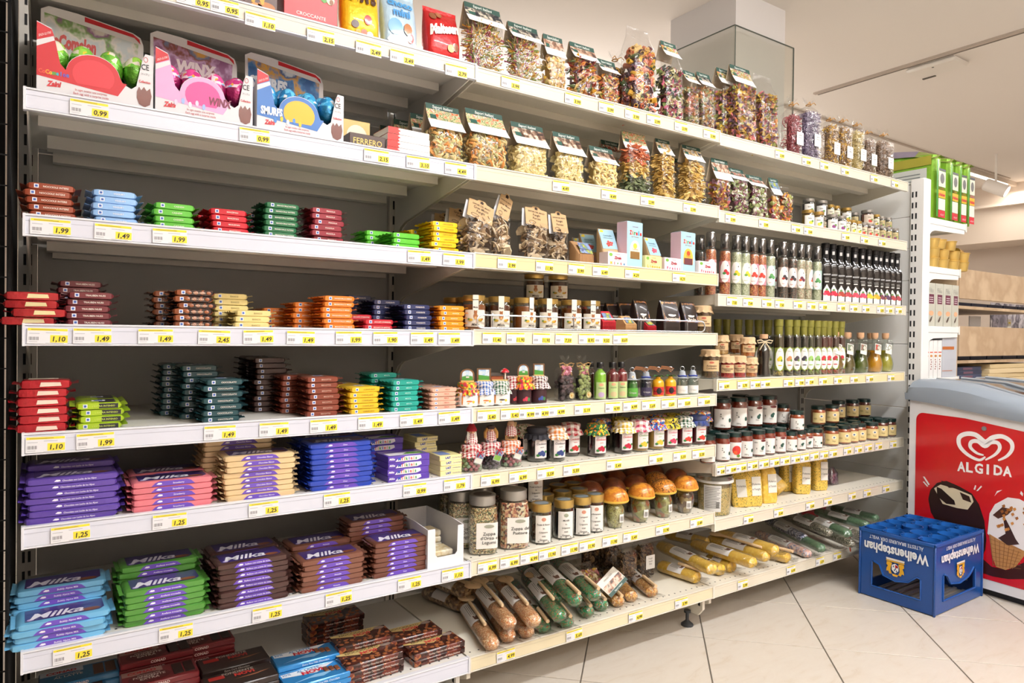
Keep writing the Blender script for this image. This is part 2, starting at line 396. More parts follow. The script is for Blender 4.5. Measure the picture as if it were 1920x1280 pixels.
# column with a glass screen box round it
struct('trim_6', M().box(2.925, 3.335, .66, 1.10, 0, CZ, P('#e6e3e2', .75)))
gl = CLEAR('#fafbf8', .05, .5, .02)
scr = thing('glass_screen', 'clear glass screen box standing round the white column above the shelving', 'glass screen', (2.87, .62, 1.82))
ztop = 2.59 - 1.82
obj('glass_panel', M().box(0, .488, 0, .006, -.3, ztop, gl), scr); obj('glass_panel', M().box(0, .006, .008, .50, -.3, ztop, gl), scr)
eg = P('#4f5d55', .3)
obj('panel_edge', M().box(-.0005, .0062, -.0012, -.0004, -.3, ztop, eg).box(.4875, .4895, -.0012, .0068, -.3, ztop, eg).box(0, .488, -.0012, .007, ztop, ztop + .0025, eg).box(-.001, .0065, .007, .50, ztop, ztop + .0025, eg), scr)['label'] = 'dark green polished glass edge'
# ceiling emergency lamp and track lights
p = onz(1757, 122, CZ)
el = thing('emergency_lamp', 'flat white emergency lamp on the ceiling beside the dark ceiling joint', 'lamp', (p.x, p.y, CZ), 0)
wm = P('#e8e2da', .4)
obj('lamp_body', M().box(-.10, .10, -.15, .15, -.03, 0, wm, .012), el); obj('clip', M().box(.085, .1, .05, .13, -.036, -.03, P('#5d574f', .6)), el)
obj('status_light', M().box(-.07, -.06, -.01, .0, -.032, -.03, P('#55504a', .5)), el)
lp = onz(1852, 336, CZ - .05)
lt = thing('ceiling_light', 'long slim lit ceiling light bar at the far end of the ceiling joint', 'ceiling light', (lp.x, lp.y, CZ), 0)
obj('housing', M().box(-.9, .9, -.03, .03, -.045, 0, P('#d9cdc0', .5)), lt); obj('diffuser', M().box(-.7, .45, -.02, .02, -.052, -.0455, GLOW('#fff3e0', 9)), lt)
sp_ = onz(1867, 352, CZ - .32)
st = thing('spotlight', 'white cylindrical ceiling spotlight angled down beside the long light bar', 'spotlight', (sp_.x, sp_.y, CZ - .32), 0)
obj('stem', M().lathe([(.010, .05), (.010, .32)], P('#efe9e2', .4), 10), st)
sh = obj('lamp_shade', M().lathe([(.0, -.10), (.055, -.10), (.058, -.09), (.058, .09), (.05, .10), (0, .10)], P('#f3eee8', .35), 20, cap0=False, cap1=False), st)
sh.rotation_euler = (-(RT * .62 - UP * .5 - FW * .6)).to_track_quat('Z', 'Y').to_euler()
obj('lens', M().lathe([(.0, -.1015), (.050, -.1015), (.050, -.1)], GLOW('#fff0dc', 5), 20, cap0=False, cap1=False), sh)

# ================================================================ THE SHELVING
LV = {1: [1.77, 1.50, 1.26, 1.05, .84, .66, .42, .158], 2: [1.765, 1.50, 1.262, 1.053, .84, .66, .422, .158], 3: [1.757, 1.487, 1.192, .891, .59, .394, .158]}
BX = {1: (0, 1), 2: (1, 2), 3: (2, 3.3)}
BAY = {1: 'left bay', 2: 'middle bay', 3: 'right bay'}
def lname(b, i):
    n = len(LV[b])
    return BAY[b] + "'s " + ('top' if i == 0 else 'bottom' if i == n - 1 else NTH[i]) + ' shelf'
DEP = .50
W1 = P('#e4e1da', .42); W2 = P('#e6e0d0', .42); W3 = P('#e7e2d4', .42)
SHELFM = {1: W1, 2: W2, 3: W3}
dark = P('#101114', .8)
def bracket_mesh(mat, x0, x1, zs=-.16, zf=-.034):
    pts = [(0.004, -.002), (.488, -.002), (.488, zs)]
    pts += [(.478, zs)] + [(.478 - .09 + .09 * math.cos(math.radians(a)), zs + .062 * math.sin(math.radians(a)) + .0) for a in (20, 45, 70, 90)] + [(.004, zf)]
    return M().plate(pts, [], x1 - x0, mat, lambda x, y, z: (x0 + z, x, y))
fm = P('#3d4043', .45, .4)
foot = M().lathe([(.0, 0), (.022, 0), (.022, .006), (.012, .014), (.006, .02), (.006, .045), (.012, .047), (.012, .056), (.0, .056)], fm, 14, cap0=False, cap1=False).mesh('foot')
def make_shelf(b, i):
    z = LV[b][i]; x0, x1 = BX[b]; wd = x1 - x0; mat = SHELFM[b]; base = i == len(LV[b]) - 1
    t = thing('shelf', 'white metal ' + ('base ' if base else '') + 'shelf with a price rail, ' + lname(b, i), 'shelf', (x0, 0, z), 0)
    g = .003
    def board():
        m = M().box(g, wd - g, .0, .49, -.006, -.003, mat)
        m.box(g, wd - g, .0, .003, -.036, -.0062, mat).box(g, wd - g, .0032, .012, -.036, -.033, mat)
        return m
    obj('shelf_board', cached(('board', b), lambda: board().mesh('shelf_board')), t)
    def ribs():
        m = M()
        for y0, y1, d in ((.16, .20, .022), (.33, .37, .03), (.455, .488, .036)): m.box(.006 + y0 * .1, wd - .006 - y0 * .1, y0, y1, -.006 - d, -.0062, mat)
        return m
    if not base: obj('stiffener', cached(('rib', b), lambda: ribs().mesh('stiffener')), t)
    def holes():
        m = M(); n = int(wd / .028)
        for kx in range(n):
            x = .02 + kx * (wd - .04) / (n - 1)
            m.box(x - .0022, x + .0022, .018, .0225, -.003, -.0026, dark)
            m.box(x - .003, x + .003, .006, .009, -.0366, -.036, dark)
        return m
    h_ = obj('perforation', cached(('hole', b), lambda: holes().mesh('perforation')), t); h_['kind'] = 'stuff'
    cream = {1: '#d8dbe8', 2: '#e0d7bf', 3: '#ded7c4'}[b]
    if b == 1 and i == 0: cream = '#d8d2c2'
    if b == 3 and i == 3: cream = '#e6d5a2'
    if b == 2 and i in (2,): cream = '#e3d3a4'
    if b == 2 and i == 7: cream = '#e0d5b4'
    rm = P('#e0e2e9' if b == 1 else '#e0dbcd', .28)
    def rail():
        m = M(); y = -.012
        m.box(.001, wd - .001, y + .001, -.0002, -.042, 0, rm)
        m.box(.001, wd - .001, y - .0015, y + .0008, -.0035, .0005, rm, .0005).box(.001, wd - .001, y - .0015, y + .0008, -.0425, -.039, rm, .0005)
        return m
    rl = obj('price_rail', cached(('rail', b), lambda: rail().mesh('price_rail')), t)
    ins = P(cream, .22, 0, .35)
    obj('paper_insert', cached(('ins', b, cream), lambda: M().box(.004, wd - .004, -.0118, -.0112, -.038, -.0045, ins).box(.004, wd - .004, -.0123, -.0119, -.0135, -.0130, P('#b9bcc8' if b == 1 else '#cfc6ae', .4)).mesh('paper_insert')), rl)
    for xe in (-.0005, wd - .004): obj('end_cap', cached(('cap', b), lambda: M().box(0, .0045, -.0145, .0, -.043, .001, rm).mesh('end_cap')), rl, (xe, 0, 0))
    if base:
        for y in (.07, .45): obj('levelling_foot', foot, t, (wd - .04, y, -z))
        obj('base_bracket', cached(('bb', b), lambda: M().plate([(.01, -.008), (.49, -.008), (.49, -.09), (.06, -.09), (.01, -.07)], [], .012, mat, lambda x, y, z: (.004 + z, x, y)).box(.0035, .0045, .03, .038, -.06, -.035, dark).mesh('base_bracket')), t)
        obj('base_bracket', cached(('bb2', b), lambda: M().plate([(.01, -.044), (.49, -.008), (.49, -.11), (.03, -.11), (.01, -.085)], [], .012, mat, lambda x, y, z: (wd - .030 + z, x, y)).box(wd - .0305, wd - .030, .02, .03, -.075, -.055, dark).mesh('base_bracket')), t)
    else:
        obj('bracket', cached(('br', b), lambda: bracket_mesh(mat, .0045, .0075).mesh('bracket')), t)
        obj('bracket', cached(('br2', b), lambda: bracket_mesh(mat, wd - .0075, wd - .0045).mesh('bracket')), t)
for b in (1, 2, 3):
    for i in range(len(LV[b])): make_shelf(b, i)
fr = thing('shelving_frame', 'long white metal shelving frame with slotted uprights and grey back boards', 'shelving', (0, .5, 0))
um = P('#cfccc4', .45); bm = P('#b4b5b3', .55)
def upright():
    m = M().box(-.02, .02, 0, .05, .02, 1.95, um); sl = P('#17181b', .7)
    z = .1
    while z < 1.9:
        for x in (-.009, .003): m.box(x, x + .006, -.0006, 0, z, z + .028, sl)
        z += .05
    return m
um_me = upright().mesh('upright')
for x in (-.0, 1, 2, 3.30): obj('upright', um_me, fr, (x, 0, 0))
for b in (1, 2, 3):
    x0, x1 = BX[b]; zz = .12
    bme = M().box(0, x1 - x0 - .042, 0, .012, .0015, .2265, bm, .0012).mesh('back_panel')
    while zz < 1.9: obj('back_panel', bme, fr, (x0 + .021, .012, zz)); zz += .228
# wire rail on fourth shelf of the middle bay
chrome = P('#c9ccd0', .18, .9)
wr = thing('wire_rail', 'chrome wire rail along the front of the honey jars and coffee bags', 'rail', (1.0, 0, LV[2][3]))
ov = arc(.035, .022, .02, .018, 90, 270, 8) + arc(.925, .022, .02, .018, -90, 90, 8)
obj('wire_loop', M().tube([(x, -.004, y) for x, y in ov], .0024, chrome, 8, closed=True), wr)
ps = M().tube([(0, 0, -.002), (0, 0, .04), (0, .003, .046), (0, .006, .04)], .0022, chrome, 6).mesh('post')
for x in (.07, .36, .64, .86): obj('post', ps, wr, (x, 0, 0))

# ---------------------------------------------------------------- price tickets
def ticket(price, wd):
    m = M(); f = front(-.0006); h = .031; yel = P('#f4de3c', .5); ink = P('#26272b', .6); gr = P('#a9abb2', .6)
    m.box(0, wd, -.0004, 0, 0, h, P('#e6e6ea', .5)); m.quad(f, .001, wd - .001, h - .0055, h - .001, yel); f2 = front(-.0009)
    for k_ in range(9):
        xx = .003 + k_ * .0018 * wd / .066; m.quad(f, xx, xx + (.0006, .001, .0008)[k_ % 3], .007, .0135, P('#55565c', .6))
    m.quad(f, .003, wd * .3, .0195, .0204, gr).quad(f, wd * .45, wd * .8, .0215, .0224, gr).quad(f, .003, wd * .25, .0035, .0042, gr).quad(f, wd * .45, wd * .9, .0012, .002, gr)
    m.quad(f2, .006, wd * .7, h - .004, h - .0028, P('#a8963a', .6))
    bw = min(.029, wd * .52); m.quad(f, wd - bw, wd - .0005, .003, .0175, yel)
    if price: m.text(price, .0092, lambda x, v: (wd - bw / 2 + x, -.0011, .0055 + v), ink, bold=.02, shear=.12, maxw=bw * .92)
    return m.mesh('price_ticket')
def T3(s): return [(int(a), b) for a, b in (x.split(':') for x in s.split())]
TICK = {
 (1, 0): '375:0,95 430:0,95 498:1,10 610:2,15 698:2,49 760:2,49 860:2,79',
 (1, 1): '185:0,99 490:0,99 715:2,15 792:3,10 862:4,49', (1, 2): '115:1,99 230:1,49 335:1,99 796:1,49 860:1,99',
 (1, 3): '110:1,10 193:1,49 310:1,49 418:2,45 500:1,49 578:1,49 667:1,99 735:1,90 803:1,49 853:1,49',
 (1, 4): '106:1,10 200:1,99 430:1,49 530:1,49 622:1,49 709:1,49 785:1,49 855:1,49',
 (1, 5): '155:1,25 338:1,25 512:1,25 648:1,25 792:0,99 866:1,79', (1, 6): '160:1,25 351:1,25 520:1,25 653:1,25 784:1,25 864:1,10',
 (2, 0): '960:3,99 1076:3,99 1138:3,99 1186:3,99 1226:3,99 1277:3,99 1330:3,99', (2, 1): '1056:4,49 1145:4,49 1217:2,99 1295:2,99',
 (2, 2): '957:3,99 1027:11,90 1086:3,99 1131:6,49 1190:4,29 1277:4,29', (2, 3): '931:11,40 975:11,90 1023:11,90 1064:7,59 1107:8,95 1136:9,50 1170:8,69',
 (2, 4): '923:5,40 966:5,40 995:4,99 1022:4,99 1053:4,99 1101:5,19 1157:4,99 1190:4,99 1224:5,69 1260:5,69 1290:5,69 1327:5,69',
 (2, 5): '931:6,99 983:6,99 1034:5,59 1082:5,59 1161:5,49 1239:5,59 1283:5,59 1318:5,59',
 (2, 6): '927:6,99 968:6,99 1005:6,99 1039:11,90 1080:11,90 1113:11,90 1155:11,90 1193:5,49 1253:11,90 1316:5,49',
 (2, 7): '964:4,99 1091:5,69 1205:4,99 1290:3,99',
 (3, 0): '1460:3,99 1510:3,99 1543:3,99 1582:3,99 1636:3,99 1675:3,99', (3, 1): '1370:3,99 1432:3,99 1492:3,49 1515:3,49 1585:3,49 1620:3,49 1653:3,49',
 (3, 2): '1375:7,50 1405:7,49 1440:7,50 1464:7,50 1498:7,50 1523:7,50 1545:7,50 1579:6,95 1602:6,95 1625:6,95 1652:6,95 1668:6,95 1686:6,95',
 (3, 3): '1363:6,99 1397:5,79 1421:4,85 1440:4,85 1482:7,99 1503:7,99 1522:7,49 1547:7,50 1575:7,49 1605:10,50 1634:10,50 1674:10,50',
 (3, 4): '1356:2,49 1378:2,49 1397:2,49 1418:2,49 1439:2,49 1459:2,49 1478:4,99 1498:4,99 1515:5,20 1533:5,20 1551:5,20 1568:5,20 1595:3,99 1615:3,99 1634:3,99 1653:3,99 1680:3,99',
 (3, 5): '1412:5,49 1468:5,49 1527:5,40 1560:5,49 1605:3,99 1633:3,99 1668:3,99', (3, 6): '1403:3,99 1493:4,99 1547:3,29 1579:3,29'}
for (b, i), s_ in TICK.items():
    it = T3(s_); last = BX[b][0] + .005
    for k_, (u, pr) in enumerate(it):
        xr = ony(u, -.013).x + .015; wd = min({1: .066, 2: .062, 3: .056}[b], xr - last - .001); wd = round(wd, 3); last = xr
        if wd < .02: wd = .03
        hang = .012 if (b, i) == (1, 0) and u > 450 else 0
        o = obj('price_ticket', cached(('tk', pr, wd), lambda: ticket(pr, wd)), None, (xr - wd, -.0145 - (.002 if hang else 0), LV[b][i] - .038 - hang), rot=(0, R.uniform(-.025, .025), 0))
        tagp(o, 'white price ticket reading %s, %s on %s' % (pr, nthl(k_, len(it)), lname(b, i)), 'price tag', 'price tickets along the ' + lname(b, i))

# ---------------------------------------------------------------- black wire rack at the far left
bk = P('#060607', .95); rk = thing('black_rack', 'tall black wire mesh rack standing in the dark left of the shelving', 'rack', (-.5815, .06, 0))
obj('rack_panel', M().box(0, .535, .42, .44, 0, 2.1, bk), rk); obj('rack_base', M().box(0, .535, .0, .42, 0, .1, bk), rk)
g_ = M()
for k_ in range(34): g_.box(.0, .56, .0, .003, .12 + k_ * .06, .1225 + k_ * .06, P('#060607', .95))
for k_ in range(14): g_.box(.01 + k_ * .042, .0125 + k_ * .042, -.003, 0, .1, 2.1, P('#060607', .95))
wg = obj('wire_grid', g_, rk); wg['kind'] = 'stuff'
obj('side_panel', M().box(.554, .560, .004, .44, 0, 2.1, bk), rk)

# ================================================================ LEFT BAY: wrapped bars
def bar_profile(w, d, h, fin, mat, finmat=None, crimp=.0):
    """pillow pack lying flat: body w (x) by d (y) by h (z), crimped fins at both x ends"""
    m = M(); finmat = finmat or mat
    def ring(x, dy, z0, z1, k):
        b = min(.0011, (z1 - z0) * .3)
        return [(x, -dy + k, z0), (x, -dy, z0 + b), (x, -dy, z1 - b), (x, -dy + k, z1), (x, dy - k, z1), (x, dy, z1 - b), (x, dy, z0 + b), (x, dy - k, z0)]
    a = w / 2; D = d / 2; zc = h / 2
    m.loft([ring(-a, D - .006, zc - .002, zc + .002, .001), ring(-a + .004, D - .0012, .001, h - .001, .002), ring(-a + .01, D, 0, h, .0018), ring(a - .01, D, 0, h, .0018), ring(a - .004, D - .0012, .001, h - .001, .002), ring(a, D - .006, zc - .002, zc + .002, .001)], mat)
    for sg in (-1, 1):
        n = 9; r0 = [(sg * a, (-1 + 2 * i / (n - 1)) * (D - .006), zc) for i in range(n)]
        r1 = [(sg * (a + fin), (-1 + 2 * i / (n - 1)) * (D - .0005), zc + (.0015 if i % 2 else -.0015) + .003) for i in range(n)]
        v = r0 + r1; fs = [(i, i + 1, n + i + 1, n + i) for i in range(n - 1)]
        m.add(v, fs, finmat)
    return m
def small_bar(body, txt='', ink='#f3ece2', split=None, nuts=False, th=.0135, w=.080, d=.088):
    def mk():
        bmt = P(body, .3, .15, .25, .25, 70) if not nuts else SPOTS('nutwrap', ['#2a1512', '#3a1e17', '#241010', '#8a4a2b'], 55, .2, 'voronoi', .5)
        m = bar_profile(w, d, th, .011, bmt)
        y = -d / 2 - .0004; f = front(y); ik = P(ink, .5)
        if split:
            m.quad(f, .0, w / 2 - .006, .002, th - .002, P(split, .4))
            m.quad(lambda x, v: (x, v, th + .0004), 0, w / 2 - .01, -d / 2 + .004, d / 2 - .004, P(split, .4))
        f2 = front(y - .0004)
        if nuts:
            for k in range(4): m.ell((-.012 + k * .013, y, th / 2), .005, .0008, .0038, P('#9b5a35', .3, 0, .4), 8, 4)
        x0 = -w * .30
        m.quad(f2, x0 - .0038, x0 + .0038, .0032, th - .0028, P('#eef0f6', .5)); f3 = front(y - .0008)
        m.quad(f3, x0 - .0022, x0 + .0022, .0048, th - .0044, P('#3f62b0', .5))
        if txt: m.text(txt, .0034, lambda x, v: (.008 + x, y - .0009, .005 + v), ik, bold=.01, maxw=.045)
        # printed top
        t_ = lambda x, v: (x, v, th + .0005)
        if not nuts:
            m.quad(t_, -.012, .012, -.012, .012, P('#eef0f6', .5)); m.quad(lambda x, v: (x, v, th + .0008), -.008, .008, -.006, .006, P('#3f62b0', .5))
        return m.mesh('wrapped_bar')
    return cached(('sb', body, txt, split, nuts, th), mk), th
def script_word(m, word, size, fn, mat): m.text(word, size, fn, mat, bold=.018, shear=.3)
def long_bar(ends, word='Alpine Milk', deep='#3a2a72', arch='#6a4bb8', th=.0125, w=.158, d=.082):
    def mk():
        m = bar_profile(w, d, th, .009, P(ends, .3, .15, .25, .25, 60)); y = -d / 2 - .0004
        a0, a1 = -w * .27, w * .27
        m.ngon(front(y), [(a0, .001), (a1, .001), (a1 - .008, th * .7), (a1 - .016, th - .0012), (a0 + .016, th - .0012), (a0 + .008, th * .7)], P(arch, .35))
        ik = P('#f1eef8', .5)
        m.text(word, .0034, lambda x, v: (.010 + x, y - .0005, .0042 + v), ik, bold=.01, shear=.1, maxw=.058)
        m.ngon(front(y - .0004), [(-.033, .005), (-.027, .0042), (-.022, .005), (-.023, .008), (-.029, .0085)], ik)
        z = th + .0004; dp = P(deep, .3, .1, .3)
        m.ngon(top(z), [(-w / 2 + .014, -d / 2 + .012), (w * .38, -d / 2 + .012), (w * .44, -d * .2), (w * .44, d / 2 - .006), (-w / 2 + .014, d / 2 - .006)], dp)
        script_word(m, 'Milka', .030, lambda x, v: (-.012 + x, -.022 + v, z + .0006), P('#eeebf6', .4))
        m.ngon(top(z + .0004, .045, -.018), arc(0, 0, .018, .009, 0, 360, 10), P('#7b4526', .4)); m.ngon(top(z + .0004, -w / 2 + .023, -.022), arc(0, 0, .006, .006, 0, 360, 10), P('#b9a9dc', .4))
        return m.mesh('chocolate_bar')
    return cached(('lb', ends, word, deep), mk), th
def stack(bar, name, uL, uR, b, lv, n, look, where, cat='chocolate bar', yf=.008, dx=0, dy=0, jit=.003, grp=None, tilt=0, z0=None, d=.088, fixw=None, rows=0, rn=None):
    """pile of identical bars between the pixel columns uL and uR on a shelf; rows: further piles behind"""
    me, th = bar; z = (LV[b][lv] - .0028) if z0 is None else z0
    xl, xr = ony(uL, yf).x, ony(uR, yf).x; xc = (xl + xr) / 2
    for rw in range(rows + 1):
        nn = n if rw == 0 else (rn[rw - 1] if rn else n)
        for k in range(nn):
            x = xc + dx * rw + R.uniform(-jit, jit); y = yf + d / 2 + rw * (d + .006) + dy + R.uniform(-jit, jit) * .8
            pl = where if rw == 0 else 'pile behind ' + where
            o = obj(name, me, None, (x, y, z + k * (th + .0002)), R.uniform(-1, 1) * jit * 9)
            tagp(o, '%s, %s in its %s, %s' % (look, ordn(k, nn), 'front pile' if rw == 0 else 'rear pile' if rows == 1 else ('middle pile', 'hindmost pile')[rw - 1], where), cat, grp or look + ' piles')
SW = 'wrapped_bar'
E_ = ""
stack(small_bar('#8e3f26', 'NOCCIOLE INTERE'), SW, 41, 143, 1, 2, 5, 'rust brown wrapped square bar', E_ + 'third shelf', jit=.004)
stack(small_bar('#8fb9e8', 'YOGURT'), SW, 163, 262, 1, 2, 5, 'light blue wrapped square bar', E_ + 'third shelf', rows=1, rn=[3])
stack(small_bar('#5cb53a', 'CASHEW'), SW, 278, 368, 1, 2, 4, 'green wrapped cashew bar', E_ + 'third shelf', rows=1, rn=[3])
stack(small_bar('#c0172b', 'MARZIPAN'), SW, 388, 468, 1, 2, 4, 'bright red wrapped square bar', E_ + 'third shelf', rows=1, rn=[4], dx=-.012)
stack(small_bar('#1f6a41', 'MANDORLE INTERE'), SW, 486, 565, 1, 2, 6, 'dark green wrapped square bar', E_ + 'third shelf', jit=.005, rows=1, rn=[5], dx=-.02)
stack(small_bar('#8f2c3a', 'FRAGOLA'), SW, 577, 650, 1, 2, 6, 'burgundy wrapped square bar', E_ + 'third shelf', jit=.005)
stack(small_bar('#5fc437', ''), SW, 727, 795, 1, 2, 3, 'lime green plain wrapped bar', E_ + 'third shelf', rows=1, rn=[4], dx=-.035)
stack(small_bar('#f2cb1e', 'CROCCANTE', '#7c6410'), SW, 800, 866, 1, 2, 6, 'yellow wrapped square bar', E_ + 'third shelf', jit=.005, rows=1, rn=[5], dx=-.02)
stack(small_bar('#6d2c33', 'TRAUBEN NUSS'), SW, 120, 220, 1, 3, 5, 'maroon wrapped raisin nut bar', E_ + 'fourth shelf', jit=.007, rows=1, rn=[7], dx=-.02)
stack(small_bar('#2b1615', 'NOCCIOLE', '#e5d3c0', nuts=True), SW, 318, 412, 1, 3, 6, 'dark wrapped hazelnut bar showing nuts', E_ + 'fourth shelf', jit=.006, rows=1, rn=[6], dx=-.028)
stack(small_bar('#e8d590', 'BIANCO', '#8b7b45'), SW, 430, 518, 1, 3, 3, 'pale yellow wrapped bar', E_ + 'fourth shelf', rows=1, rn=[6], dx=-.03)
stack(small_bar('#e8822c', 'MANDORLE E MIELE'), SW, 597, 672, 1, 3, 6, 'orange wrapped square bar', E_ + 'fourth shelf', jit=.004, rows=2, rn=[5, 4], dx=-.045)
stack(small_bar('#c22436', 'CROCCANTE CON MANDORLE'), SW, 676, 745, 1, 3, 2, 'crimson wrapped almond bar', E_ + 'fourth shelf', rows=1, rn=[3], dx=-.02)
stack(small_bar('#2b335f', 'FONDENTE'), SW, 752, 814, 1, 3, 5, 'navy blue wrapped square bar', E_ + 'fourth shelf', rows=2, rn=[6, 7], dx=-.045)
stack(small_bar('#f09a26', 'ARANCIA', '#fff1d8'), SW, 817, 876, 1, 3, 5, 'light orange wrapped bar', E_ + 'fourth shelf', jit=.004, rows=1, rn=[4])
stack(small_bar('#a9c92c', "L'EXTRA INTENSO", '#c6d860', split='#25262c'), SW, 132, 245, 1, 4, 4, 'lime and black wrapped bar', E_ + 'fifth shelf', rows=1, rn=[4])
stack(small_bar('#1d464d', "CIOCCOLATO"), SW, 378, 458, 1, 4, 7, 'dark teal wrapped square bar', E_ + 'fifth shelf', jit=.005, rows=2, rn=[9, 9], dx=-.03)
stack(small_bar('#833f2e', 'BISCOTTO', '#d9b8a6'), SW, 572, 642, 1, 4, 7, 'brown wrapped biscuit bar', E_ + 'fifth shelf', jit=.003, rows=1, rn=[7], dx=-.035)
stack(small_bar('#3a1c17', '', '#805b4a'), SW, 470, 545, 1, 4, 10, 'very dark brown wrapped bar', E_ + 'fifth shelf', yf=.17, jit=.004, rows=1, rn=[10])
stack(small_bar('#f0c430', 'CORNFLAKES', '#8a6d18'), SW, 649, 721, 1, 4, 5, 'golden yellow wrapped bar', E_ + 'fifth shelf', jit=.004, rows=1, rn=[5], dx=-.01)
stack(small_bar('#1fa394', 'MENTA', '#bfe9e2'), SW, 728, 795, 1, 4, 6, 'turquoise wrapped mint bar', E_ + 'fifth shelf', rows=1, rn=[7], dx=-.02)
stack(small_bar('#e8b7a0', 'PESCA', '#b6452f', th=.0115), SW, 803, 864, 1, 4, 5, 'pale peach wrapped bar with red print', E_ + 'fifth shelf', rows=1, rn=[5])
# crinkled red packets
def crinkle(c1, c2, w=.085, d=.07, th=.017):
    def mk():
        m = bar_profile(w, d, th, .012, P(c1, .2, .55, .4, .8, 45)); f = front(-d / 2 - .0006)
        m.ngon(f, [(-.01, .004), (.026, .005), (.024, .012), (-.008, .0125)], P(c2, .4)); m.quad(top(th + .0006), -.03, .02, -.01, .02, P(c2, .4)); return m.mesh('snack_packet')
    return cached(('cr', c1, c2, w), mk), th
stack(crinkle('#b3202c', '#e6d6c4'), 'snack_packet', 42, 122, 1, 4, 6, 'shiny crinkled red packet', E_ + 'fifth shelf', cat='snack packet', jit=.006, d=.07)
stack(crinkle('#a51f26', '#d8cc9a', .09, .07, .016), 'snack_packet', 22, 104, 1, 3, 4, 'crinkled red and cream packet', E_ + 'fourth shelf', cat='snack packet', jit=.01, d=.07)
LB = 'chocolate_bar'; kw = dict(d=.082, jit=.0035)
stack(long_bar('#5b42a0', 'Chocolate con Leche de los Alpes', arch='#5b42a0'), LB, 45, 228, 1, 5, 7, 'all purple long chocolate bar', E_ + 'sixth shelf', rows=1, rn=[8], **kw)
stack(long_bar('#dd7b86', 'Strawberry'), LB, 246, 404, 1, 5, 5, 'pink ended purple chocolate bar', E_ + 'sixth shelf', rows=1, rn=[5], **kw)
stack(long_bar('#dfc496', 'Chocolate Blanco'), LB, 417, 560, 1, 5, 8, 'cream ended purple chocolate bar', E_ + 'sixth shelf', rows=1, rn=[11], dx=-.03, **kw)
stack(long_bar('#2747b4', 'Oreo'), LB, 580, 706, 1, 5, 9, 'royal blue and purple chocolate bar', E_ + 'sixth shelf', rows=1, rn=[9], **kw)
stack(long_bar('#6fb4dd', 'Bubbly Alpine Milk'), LB, 22, 208, 1, 6, 4, 'sky blue ended purple chocolate bar', E_ + 'seventh shelf', d=.082, jit=.006, rows=1, rn=[7], yf=-.002)
stack(long_bar('#52923b', 'Avellanas troceadas'), LB, 230, 392, 1, 6, 6, 'green ended purple chocolate bar', E_ + 'seventh shelf', rows=1, rn=[8], **kw)
stack(long_bar('#4a2f2b', 'Relleno con crema de cacao'), LB, 416, 540, 1, 6, 8, 'dark brown ended purple chocolate bar', E_ + 'seventh shelf', rows=1, rn=[8], **kw)
stack(long_bar('#7d503f', 'Noisette'), LB, 568, 688, 1, 6, 6, 'mid brown ended purple chocolate bar', E_ + 'seventh shelf', rows=1, rn=[7], **kw)
stack(long_bar('#6f4334', 'Daim'), LB, 706, 808, 1, 6, 7, 'chestnut ended purple chocolate bar', E_ + 'seventh shelf', rows=1, rn=[10], dx=-.03, **kw)

# flat cartons
def carton(w, d, h, body, decos, name):
    """decos: callables (m, w, d, h) adding prints"""
    m = M(); m.box(-w / 2, w / 2, -d / 2, d / 2, 0, h, body, .0012)
    for f in decos: f(m, w, d, h)
    return m.mesh(name)
def d_milkinis(m, w, d, h):
    y = -d / 2 - .0004; n = 14; wv = [(-w * .22 + w * .44 * i / n, h * (.72 if i % 2 else .9)) for i in range(n + 1)]
    m.ngon(front(y), [(-w * .33, .002), (w * .2, .002), (w * .3, h * .4), (w * .28, h * .85), (-w * .1, h * .85), (-w * .16, h * .6), (-w * .28, h * .5)], P('#ece9ee', .4))
    x = -.028
    for ch, c in zip('Milkinis', ['#2d53b5', '#d93a32', '#e9a31d', '#3c9a45', '#2d53b5', '#d93a32', '#e9a31d', '#3c9a45']):
        m.text(ch, .0075, lambda a, v, x=x: (x + a, y - .0006, h * .28 + v), P(c, .4), bold=.04); x += .0078 if ch == 'M' else .0066
    m.text('Milka', .005, lambda a, v: (-w * .41 + a, y - .0004, h * .4 + v), P('#f0eef8', .4), bold=.03, shear=.3)
    z = h + .0005
    m.ngon(top(z), [(-w * .45, -d * .42), (w * .3, -d * .42), (w * .35, 0), (w * .1, d * .1), (-w * .45, d * .05)], P('#ece9ee', .4)); m.ngon(top(z + .0002), [(-w * .1, -d * .3), (w * .4, -d * .36), (w * .4, -d * .1), (w * .1, 0)], P('#4f8a2f', .5))
mk_ = carton(.118, .082, .0165, P('#5b3fa8', .3), [d_milkinis], 'chocolate_carton')
stack((mk_, .0165), 'chocolate_carton', 721, 817, 1, 5, 4, 'purple and white chocolate carton', E_ + 'sixth shelf', d=.084, jit=.002, rows=1, rn=[6], dx=-.035)
def d_yel(m, w, d, h):
    y = -d / 2 - .0004; m.text('Kinder' if 0 else 'LAIT', .0055, lambda a, v: (-.008 + a, y, h * .35 + v), P('#2b4aa8', .4), bold=.05); m.text('Cioccolato Bianco', .0035, lambda a, v: (.018 + a, y, h * .4 + v), P('#3a57aa', .4), maxw=.028)
    m.quad(front(y + .0001), -w * .45, w * .45, .001, h * .25, P('#f3ecc4', .4)); m.quad(top(h + .0005), -w * .4, w * .1, -d * .35, d * .3, P('#7d93cf', .4))
yc = carton(.066, .082, .0135, P('#efe3a2', .35), [d_yel], 'small_carton')
stack((yc, .0135), 'small_carton', 824, 874, 1, 5, 4, 'small pale yellow chocolate carton', E_ + 'sixth shelf', d=.084, jit=.003, rows=1, rn=[7], dx=-.03)

